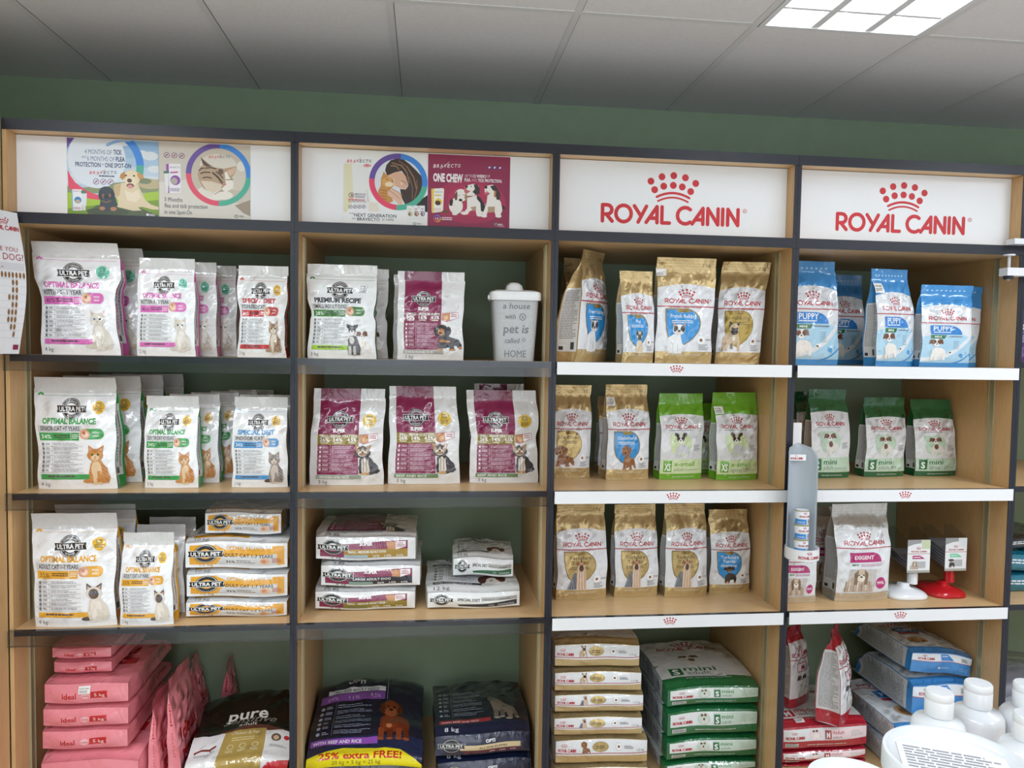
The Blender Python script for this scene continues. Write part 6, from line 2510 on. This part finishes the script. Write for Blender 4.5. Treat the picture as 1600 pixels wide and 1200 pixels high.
pile([(SK, key_, lab_, DOGF, b_, yb_, yt_, .09 + .004 * (k % 2), .42, 74 + k, dict(group='gold sacks in a pile')) for k, (b_, yb_, yt_, key_, lab_) in enumerate(gold)], ZB)
grn = (((1050, 1192), 1235, 1187, 'green and white sack at the bottom of the green pile'), ((1051, 1191), 1185, 1150, 'green and white sack third from the top of the green pile'),
       ((1049, 1189), 1148, 1105, 'green and white sack second from the top of the green pile'), ((1048, 1190), 1102, 1066, 'green and white sack on top of the green pile'))
pile([(SK, 'l_mini', lab_, DOGF, b_, yb_, yt_, .12, .56, 84 + k, dict(group='green sacks in a pile', sticker=(.60, .10, .70, .17, 'front') if k == 3 else None,
                                                                 **(dict(tp=TPM, amp=.005) if k == 3 else {}))) for k, (b_, yb_, yt_, lab_) in enumerate(grn)], ZB)
redp = (((1222, 1354), 1235, 1204, 'red and white sack at the bottom of three lying red ones'), ((1222, 1354), 1202, 1172, 'red and white sack in the middle of three lying red ones'),
        ((1222, 1356), 1170, 1132, 'red and white sack lying beneath the two standing red pouches'))
RP = pile([(SK, 'l_medium', lab_, DOGF, b_, yb_, yt_, .14, .46, 90 + k, dict(group='red sacks in a pile', sticker=(.2, .04, .3, .1, 'front') if k == 2 else None))
           for k, (b_, yb_, yt_, lab_) in enumerate(redp)], ZB)
zr = bounds(RP[-1])[1][2] + .001
for (px, rz_, lab_, sd, Y_) in ((1236, .55, 'white and red pouch standing on the red sacks, left of two', 93, .33),
                                (1300, .85, 'white and red pouch showing its printed side, right of two', 94, .19)):
    r_ = place(ND, 'r_medium', lab_, DOGF, col(px, 1110, Y_), Y_, zr, .165 if sd == 94 else .15, min(row(px, 977, Y_), ZS[2] - .03) - zr, .13 if sd == 94 else .10, 0, 0, rz_, sd,
               'white and red pouches standing on the red sacks', tp=[(0, .9), (.15, 1.0), (.5, .95), (.8, .6), (1, .015)],
               wp=[(0, 1.0), (.4, .98), (.8, .85), (1, .7)], amp=.005)
    fit_bay(r_, zr)
# blue sacks
BN = 'blue_puppy_food_sack'
yB = .12
xB = [col(1434, 1030, yB), col(1446, 1075, yB), col(1440, 1140, yB)]
zb3 = row(1440, 1138, .03)
gp, gb_ = 'large pale puppy food sacks', 'blue ended puppy food sacks'
hh = (zb3 - ZB) / 2
q1 = lay(BN, 'l_blue', 'large pale puppy food sack at the bottom, behind the white bottles', DOGF, xB[2] - .02, .36, ZB, hh - .001, .03, .60, 95, gp)
q2 = lay(BN, 'l_blue', 'large pale puppy food sack lying second from the bottom, with red lettering on top', DOGF, xB[2] - .02, .36, bounds(q1)[1][2] + .001, hh - .001, .03, .60, 96, gp, tp=TPM, amp=.005)
q3 = lay(BN, 'l_blue', 'blue ended sack lying under the topmost blue one', DOGF, xB[1] + .03, .255, bounds(q2)[1][2] + .001, min(.15, row(1446, 1048, yB) - bounds(q2)[1][2]), yB, .44, 97, gb_, roll=.03)
q4 = lay(BN, 'l_blue', 'blue ended sack on top, tilted down to the right', DOGF, xB[0], .265, bounds(q3)[1][2] + .001, .125, yB, .44, 98, gb_, roll=.12, amp=.004)

# bay cut off at the right
stand('treat_pouch', 'p_purple', 'purple pouch cut off at the right edge of the view', 'pet food', (1587, 1640), 562, 455, 0, .08, .06, seed=100, z=Z5[0])
xt = col(1577, 880, .12)


x5 = XE[4] + .045
a1 = lay('teal_sack', 'p_teal', 'teal sack lying on a shelf at the right edge, lower one', 'pet food', x5, .36, Z5[2] + .001, .085, .14, .5, 101)
a2 = lay('teal_sack', 'p_teal', 'teal sack at the right edge, lying on another teal sack', 'pet food', x5, .36, bounds(a1)[1][2] + .001, .085, .14, .5, 102)
lay('dark_sack', 'p_dark', 'dark sack on the pair of teal sacks at the right edge', 'pet food', x5, .34, bounds(a2)[1][2] + .001, .06, .16, .45, 103)
lay('grey_sack', 'p_grey', 'large grey sack low down at the right edge of the view', 'pet food', x5, .5, ZB, .33, .10, .55, 104)

# ------------------------------------------------------------------ storage tubs on the top shelf
nodemat('tub_lid_white', lambda nt, b: (b.inputs['Base Color'].__setattr__('default_value', (.80, .81, .82, 1)), b.inputs['Roughness'].__setattr__('default_value', .3)))
nodemat('tub_lid_taupe', lambda nt, b: (b.inputs['Base Color'].__setattr__('default_value', (.42, .38, .34, 1)), b.inputs['Roughness'].__setattr__('default_value', .35)))
nodemat('tub_body', lambda nt, b: ramp_noise(nt, b, (176, 178, 180), (186, 188, 190), 120, 3, (1, 1, 1), .3, .15, .001))
nodemat('tub_body_taupe', lambda nt, b: ramp_noise(nt, b, (140, 134, 128), (150, 144, 138), 120, 3, (1, 1, 1), .35, .15, .001))


def tub(pxl, pxr, Y_, lid, body, label, text):
    zb, zt = ZS[0] + .001, row((pxl + pxr) / 2, 462, .11)
    hb = zt - zb
    w = .185
    root = tag(empty('storage_tub', (col((pxl + pxr) / 2, 510, Y_), Y_, zb)), label, 'storage tub', 'pet food storage tubs')
    pr = [(w * .38, 0), (w * .385, .004), (w * .46, hb * .97), (w * .47, hb)]
    tb = MB().lathe(pr, body, seg=40, p=6, sy=.78)
    m = MB().lathe([(w * .49, hb - .022), (w * .50, hb - .018), (w * .505, hb), (w * .49, hb + .008), (w * .40, hb + .014), (.0001, hb + .015)], lid, seg=40, p=6, sy=.80, cap=False)
    m.box(-w * .53, w * .53, -.012, .012, hb - .018, hb - .002, lid, .003)
    lo = m.build('lid', root, auto=35)
    m = MB().lathe([(.001, hb + .046), (.016, hb + .044), (.028, hb + .034), (.034, hb + .015)], lid, seg=30, sy=.8, cap=False)
    m.build('flip_knob', lo, smooth=True)
    if text:
        A = Art(.13, hb)
        ink = 's#6f7276'
        A.text('a house', .065, hb * .78, .030, ink, w=.100, al='c', slant=.15, bold=.01)
        A.text('with', .042, hb * .63, .024, ink, w=.042, al='c', slant=.15, bold=.01)
        A.ring(.090, hb * .66, .010, .013, ink, n=20)
        A.text('a', .090, hb * .64, .020, ink, al='c', bold=.01)
        A.text('pet is', .065, hb * .42, .044, ink, w=.098, al='c', slant=.12, bold=.015)
        A.text('called', .050, hb * .27, .026, ink, w=.058, al='c', slant=.15, bold=.01)
        for k in range(5):
            A.ell(.098 + .006 * math.cos(k * 1.25), hb * .32 + .006 * math.sin(k * 1.25), .0022, .0026, ink, 8)
        A.text('HOME', .065, hb * .06, .036, ink, w=.090, al='c')
        fl_ = A.flatten(4, 4)
        f_ = w * .38 / (w * .46)
        vs = []
        for a, b, L in zip(fl_['a'], fl_['b'], fl_['L']):
            sc = (w * .385 + (w * .46 - w * .385) * b)
            vs.append(((a - .5) * .13 * (.85 + .15 * b), -sc * .78 - .0008, b * hb))
        for q, f in enumerate(fl_['keys']):
            tb.add(vs, [g for g, mm in zip(fl_['f'], fl_['m']) if mm == q], f)
    tb.build('tub_body', root, auto=35)
    return root


tub(764, 842, .085, 'tub_lid_white', 'tub_body', 'grey pet food tub with a white lid and handwritten style lettering', True)
o = tub(764, 838, .26, 'tub_lid_taupe', 'tub_body_taupe', 'taupe pet food tub standing behind the white lidded one', False)
o.scale = (1, 1, 1.06)

# ------------------------------------------------------------------ tin dispenser on the shelf front
dz0 = row(1257, 868, -.10)
dzt = row(1257, 696, -.10)
dx = col(1257, 800, -.10)
dsp = tag(empty('tin_dispenser', (dx, -.09, dz0)), 'frosted grey tin dispenser with a rounded top hanging on a shelf edge', 'dispenser')
HH = dzt - dz0
hwd = .055
n, va = 14, []
rows_ = 28
for j in range(rows_ + 1):
    b = j / rows_
    z = HH * b
    cut = 1.0 if z < HH - .06 else math.sqrt(max(0, 1 - ((z - (HH - .06)) / .06) ** 2))
    for i in range(n + 1):
        u = -1 + 2 * i / n
        ang = u * 1.25 * (cut if cut > .02 else .02)
        va.append((hwd * math.sin(ang) * 1.05, .055 - (1 - math.cos(ang)) * .07, z))
fs = [(j * (n + 1) + i, j * (n + 1) + i + 1, (j + 1) * (n + 1) + i + 1, (j + 1) * (n + 1) + i) for j in range(rows_) for i in range(n)]
o = mesh_obj('back_shell', va, fs, ['frosted_plastic'], None, dsp, True)
sm = o.modifiers.new('thickness', 'SOLIDIFY')
sm.thickness = .002
m = MB().lathe([(.058, -.012), (.060, -.010), (.060, .030), (.056, .030), (.056, .006), (.001, .006)], 's#e9eaec', seg=40, cap=False)
m.lathe([(.058, -.012), (.001, -.012)], 's#e9eaec', seg=40, cap=False)
br = m.build('base_ring', dsp, auto=35)
A = Art(.10, .040)
A.crown(.05, .029, .022, 's#b3202c')
A.royal(.05, .008, .011, 's#b3202c', 3, w=.080)
f2 = A.flatten(16, 1)
vs = []
for a, b, L in zip(f2['a'], f2['b'], f2['L']):
    th = (a - .5) * .10 / .060
    r0 = .0605 + L * .00003
    vs.append((r0 * math.sin(th), -r0 * math.cos(th), -.010 + b * .040))
mesh_obj('base_lettering', vs, f2['f'], f2['keys'], f2['m'], dsp)
A = Art(.062, .022, 's#eceef0')
A.crown(.024, .017, .010, 's#b3202c')
A.royal(.026, .004, .008, 's#b3202c', 3, w=.046)
o = flat_panel('name_plate', A, dsp, .001, 's#eceef0')
o.location = (-.038, .038, HH - .062)
m = MB().box(-.02, .02, .058, .069, HH * .40, HH * .46, 's#dfe0e2')
m.build('shelf_hook', dsp)


def tin(x, y, z, label, flip=False):
    R_, Hh = .0255, .053
    root = tag(empty('food_tin', (x, y, z)), label, 'tin', 'puppy food tins stacked in the dispenser')
    MB().lathe([(R_ * .95, 0), (R_, .002), (R_, Hh - .002), (R_ * .95, Hh)], 's#e6e9ee', seg=36).build('tin_body', root, auto=35)
    nodem = 'metal_strip'
    rm = MB()
    for zz in (0, Hh - .003):
        rm.lathe([(R_ * .9, zz), (R_ * 1.03, zz), (R_ * 1.03, zz + .003), (R_ * .9, zz + .003)], nodem, seg=36, cap=False)
    rm.build('rim', root, auto=35)
    A = Art(.08, Hh)
    A.rect(0, .004, .08, Hh * .42, 's#3f8bd0')
    A.rect(.045, .004, .08, Hh * .42, 's#b9d3ea')
    A.crown(.04, Hh * .82, .014, 's#b3202c')
    A.royal(.04, Hh * .56, .006, 's#b3202c', 2, w=.040)
    A.text('STARTER', .012, Hh * .16, .008, 's#eef2f6', w=.026)
    A.ell(.058, Hh * .26, .007, .008, 's#a98a6a')
    f3 = A.flatten(14, 1)
    vs_ = []
    for a, b, L in zip(f3['a'], f3['b'], f3['L']):
        t_ = (a - .5) * .08 / R_
        rr = R_ + .0003 + L * .00003
        vs_.append((rr * math.sin(t_), -rr * math.cos(t_), b * Hh))
    mesh_obj('paper_label', vs_, f3['f'], f3['keys'], f3['m'], root)
    return root


for k, lb in enumerate(('blue and white puppy food tin at the bottom of the three tins', 'blue and white puppy food tin in the middle of the three tins', 'blue and white puppy food tin on top of the three tins')):
    tin(dx - .004, -.09, dz0 + .0065 + .0535 * k, lb)

# leaflet leaning on the divider
A = Art(.05, .11, 'p#e6e7ea')
A.royal(.022, .058, .008, 'p#b3202c', 3, w=.05)
A.ell(.012, .03, .016, .018, 'p#3f8bd0')
A.rect(.024, .02, .04, .034, 'p#2f6fb4')
o = flat_panel('leaflet', A, None, .0008, 'p#dfe0e3')
o.location = (col(1236, 700, .05), .05, ZS[1] + .0015)
o.scale = (.8, 1, (row(1243, 661, .05) - ZS[1]) / .11)
tag(o, 'narrow white leaflet standing on the shelf above the tin dispenser', 'leaflet')

# ------------------------------------------------------------------ sachet display stands
nodemat('glossy_white', lambda nt, b: (b.inputs['Base Color'].__setattr__('default_value', (.83, .85, .88, 1)), b.inputs['Roughness'].__setattr__('default_value', .12)))
nodemat('glossy_red', lambda nt, b: (b.inputs['Base Color'].__setattr__('default_value', (.50, .012, .018, 1)), b.inputs['Roughness'].__setattr__('default_value', .12)))


def display(px0, px1, pyb, cx0, cx1, cyt, cyb, key, accent, animal, label, sticker_key):
    Y0 = float(on((px0 + px1) / 2, pyb, ZS[2])[1])
    x0, x1 = col(px0, pyb, Y0), col(px1, pyb, Y0)
    xc, w = (x0 + x1) / 2, (x1 - x0)
    root = tag(empty('display_stand', (xc, Y0, ZS[2] + .001)), label, 'display stand')
    # drop-shaped foot, domed
    m = MB()
    nn, prf = 30, [(1.0, 0), (1.0, .008), (.95, .016), (.80, .024), (.50, .031), (.24, .038), (.20, .052)]
    vs_, fs_ = [], []
    for (s_, z_) in prf:
        for i in range(nn):
            a = 2 * PI * i / nn
            cx_, sy_ = math.cos(a), math.sin(a)
            e_ = 2 / 3.4
            X = math.copysign(abs(cx_) ** e_, cx_) * w / 2 * s_
            Yy = .10 + math.copysign(abs(sy_) ** e_, sy_) * .10 * s_ - (1 - s_) * .035
            X *= 1 - .25 * max(0, (Yy - .08)) / .12
            vs_.append((X, Yy, z_))
    for j in range(len(prf) - 1):
        for i in range(nn):
            a, b = j * nn + i, j * nn + (i + 1) % nn
            fs_.append((a, b, b + nn, a + nn))
    fs_.append(tuple(range(nn - 1, -1, -1)))
    fs_.append(tuple((len(prf) - 1) * nn + i for i in range(nn)))
    m.add(vs_, fs_, key).build('foot', root, smooth=True)
    yc = .065
    zt, zb = row((cx0 + cx1) / 2, cyt, Y0 + .03) - ZS[2], row((cx0 + cx1) / 2, cyb, Y0 + .03) - ZS[2]
    xa = col(cx0, cyb, Y0 + .03) - xc
    xb = col(cx1, cyb, Y0 + .03) - xc
    A = Art(xb - xa, zt - zb, 's#e8eaec')
    w_, h_ = A.w, A.h
    A.poly([(0, h_), (w_ * .6, h_), (w_ * .6, h_ * .90), (w_ * .3, h_ * .87), (0, h_ * .8)], 's#9a9b9e')
    A.rect(w_ * .62, h_ * .72, w_, h_, sticker_key)
    A.crown(w_ * .48, h_ * .74, w_ * .22, 's#b3202c')
    A.royal(w_ * .5, h_ * .62, h_ * .05, 's#b3202c', 3, w=w_ * .7)
    A.rect(0, h_ * .575, w_, h_ * .585, 's#b3202c')
    A.poly([(w_ * .22, h_ * .42), (w_ * .22, h_ * .52), (w_ * .55, h_ * .52), (w_ * .78, h_ * .42)], accent)
    A.lines(w_ * .26, h_ * .44, w_ * .6, h_ * .49, 1, 's#f4f0f2', 3, .5)
    A.rect(w_ * .22, h_ * .14, w_ * .8, h_ * .34, 's#b5b6b8')
    pet(A, animal, w_ * .12, h_ * .10, w_ * .36, h_ * .28)
    A.rect(0, 0, w_, h_ * .07, 's#a9a69c')
    c_ = flat_panel('picture_card', A, root, .002, 's#dfe0e2')
    c_.location = (xa, .03, zb)
    # clear magazine sloping back, with sachets
    for xx in (xa, xb):
        pts = [(.034, zb - .005), (.034, zt), (.12, zt + .035), (.17, zt + .02), (.17, zb + .03), (.10, zb - .005)]
        vs2 = [(xx - .001, y_, z_) for y_, z_ in pts] + [(xx + .001, y_, z_) for y_, z_ in pts]
        q = len(pts)
        MB().add(vs2, [tuple(range(q)), tuple(range(2 * q - 1, q - 1, -1))] + [(i, i + q, (i + 1) % q + q, (i + 1) % q) for i in range(q)], 'clear_sheet').build('clear_side', root)
    m = MB()
    m.add([(xa, .034, zb - .006), (xb, .034, zb - .006), (xb, .17, zb + .028), (xa, .17, zb + .028),
           (xa, .034, zb - .003), (xb, .034, zb - .003), (xb, .17, zb + .031), (xa, .17, zb + .031)],
          [(3, 2, 1, 0), (4, 5, 6, 7), (0, 1, 5, 4), (1, 2, 6, 5), (2, 3, 7, 6), (3, 0, 4, 7)], 'clear_sheet').build('magazine_floor', root)
    m = MB().tube(((xa + xb) / 2, yc, .05), ((xa + xb) / 2, yc, zb + .004), .020, key)
    m.build('neck', root, smooth=False)
    return root, xc, Y0, xa, xb, zb, zt


def sachets(info, n_, label, tone):
    root, xc, Y0, xa, xb, zb, zt = info
    for k in range(n_):
        z = ZS[2] + zb + .012 + .0125 * k
        m = MB()
        m.box(xa + .006, xb - .006, 0, .115, 0, .008, tone, .003)
        o_ = m.build('food_sachet', auto=40)
        o_.location = (xc, Y0 + .04, z)
        o_.rotation_euler = (.22, 0, 0)
        tag(o_, label, 'sachet', label)


i1 = display(1396, 1460, 939, 1417, 1452, 844, 895, 'glossy_white', 's#b01f6e', 'shihtzu', 'sachet display stand with a glossy white foot and a magenta card', 's#c9d2b0')
sachets(i1, 3, 'sachet stacked behind the magenta picture card', 's#8f8a94')
i2 = display(1462, 1520, 936, 1476, 1509, 841, 892, 'glossy_red', 's#5fc79a', 'blacktan', 'sachet display stand with a glossy red foot and a green card', 's#dfe3e6')
sachets(i2, 6, 'sachet stacked behind the green picture card', 's#a9acb8')

# ------------------------------------------------------------------ clamp bracket at the top right
cx_, cz_ = col(1577, 400, -.02), ZM
cl = tag(empty('clamp_bracket', (cx_, -.02, cz_)), 'white clamp bracket gripping the black header board at the right', 'bracket')
xe = XE[4] - .014 - cx_
MB().box(.002, xe, -.022, .022, .001, .022, 's#e6e8ec').box(xe, .16, -.022, .012, .001, .022, 's#e6e8ec').build('upper_jaw', cl)
MB().box(-.022, xe, -.022, .022, -.118, -.088, 's#e6e8ec').box(xe, .16, -.022, .012, -.118, -.088, 's#e6e8ec').build('lower_jaw', cl)
MB().box(.13, .16, -.022, .012, -.089, .002, 's#e6e8ec').build('spine', cl)
sc_ = MB().tube((0, 0, -.135), (0, 0, -.042), .0055, 's#c9ccd0').build('screw', cl, smooth=False)
MB().tube((0, 0, -.042), (0, 0, -.0365), .020, 's#dfe1e5', 24).build('pressure_pad', sc_)
MB().tube((0, 0, -.130), (0, 0, -.119), .017, 'm#2a2c30', 20).build('knob', sc_)

# ------------------------------------------------------------------ bottles and tubs on the counter in front
nodemat('cosmetic_white', lambda nt, b: (b.inputs['Base Color'].__setattr__('default_value', (.66, .68, .70, 1)), b.inputs['Roughness'].__setattr__('default_value', .22),
                                         b.inputs['Subsurface Weight'].__setattr__('default_value', .05)))
ZCAP = 1.235
ZCT = 1.03
ct = tag(empty('display_counter', (1.3, -1.75, .0008)), 'counter below the view that the white bottles stand on', 'counter')
MB().box(-.30, 1.0, -.62, .145, ZCT - .03, ZCT, 'beech_wood_flat').build('worktop', ct)
MB().box(-.28, .98, -.60, .125, .08, ZCT - .0305, 'beech_wood').build('body', ct)
MB().box(-.26, .96, -.58, .105, 0, .0795, 'black_edging').build('plinth', ct)


def bottle(px, py, label, rr=.0345):
    q = on(px, py, ZCAP)
    root = tag(empty('lotion_bottle', (q[0], q[1], ZCT + .0016)), label, 'bottle', 'white lotion bottles on the counter')
    H = ZCAP - ZCT
    MB().lathe([(rr * .9, 0), (rr, .006), (rr, H - .052), (rr * .97, H - .046), (rr * .86, H - .0405), (rr * .5, H - .037), (rr * .44, H - .033)], 'cosmetic_white', seg=48).build('bottle_body', root, auto=50)
    cp = MB().lathe([(.0178, H - .033), (.0182, H - .031), (.0182, H - .012), (.0178, H - .0115), (.0178, H - .0105), (.0182, H - .010), (.0180, H - .002), (.0165, H), (.0001, H + .0004)], 'cosmetic_white', seg=44).build('flip_cap', root, auto=50)
    A = Art(.07, .09)
    A.rect(.004, .072, .052, .082, 's#b9cfa4')
    A.lines(.006, .074, .046, .080, 1, 's#5f9a46', 3, .7)
    A.poly([(.054, .070), (.062, .078), (.058, .086), (.053, .080)], 's#6aa84f')
    A.text('ALOE', .01, .055, .010, 's#7d9a70', w=.03)
    A.lines(.006, .01, .06, .05, 6, 's#9aa39a', 5, .35)
    f3 = A.flatten(12, 1)
    vs_ = []
    for a, b, L in zip(f3['a'], f3['b'], f3['L']):
        t_ = (a - .5) * .07 / rr - .2
        r_ = rr + .0004 + L * .00003
        vs_.append((r_ * math.sin(t_), -r_ * math.cos(t_), b * .09 + .045))
    mesh_obj('printed_label', vs_, f3['f'], f3['keys'], f3['m'], root)
    return root


bottle(1468, 1081, 'white flip-cap bottle nearest the middle, just behind the big round tub')
bottle(1529, 1068, 'white flip-cap bottle with a green label, furthest back of the bottles')
bottle(1606, 1069, 'white flip-cap bottle half cut off by the right edge, the rear one')
bottle(1608, 1117, 'white flip-cap bottle half cut off by the right edge, the front one')


def tubjar(px, py, t_, rad, label, side, lab):
    q = CAM + ray(px, py) * t_
    root = tag(empty('round_tub', (q[0], q[1], ZCT + .0016)), label, 'tub')
    H = q[2] - ZCT
    MB().lathe([(rad * .84, 0), (rad * .86, .004), (rad * .95, H - .03), (rad * .95, H - .02)], side, seg=64).build('tub_body', root, auto=50)
    MB().lathe([(rad * .96, H - .024), (rad, H - .022), (rad * 1.0, H - .004), (rad * .985, H), (rad * .93, H), (rad * .90, H - .007), (rad * .88, H - .008), (.0001, H - .008)], 'cosmetic_white', seg=72, cap=False).build('lid', root, auto=40)
    if lab:
        A = Art(rad * 1.5, rad * .85, 'p#e9eaec')
        A.lines(rad * .08, rad * .08, rad * 1.4, rad * .78, 8, 'p#8d8f95', 9, .6)
        o_ = mesh_obj('lid_label', *(lambda f: ([((a - .5) * A.w, (b - .5) * A.h, .0006 + L * .00006) for a, b, L in zip(f['a'], f['b'], f['L'])], f['f'], f['keys'], f['m']))(A.flatten(1, 1)), root)
        o_.location = (0, 0, H - .008)
        o_.rotation_euler = (0, 0, -.45)
    return root


tubjar(1493, 1185, .80, .070, 'big round white lidded tub with a printed paper label on its lid', 's#c9606a', True)
tubjar(1335, 1222, .70, .041, 'smaller round white lid peeking up at the bottom edge', 's#dfe1e4', False)
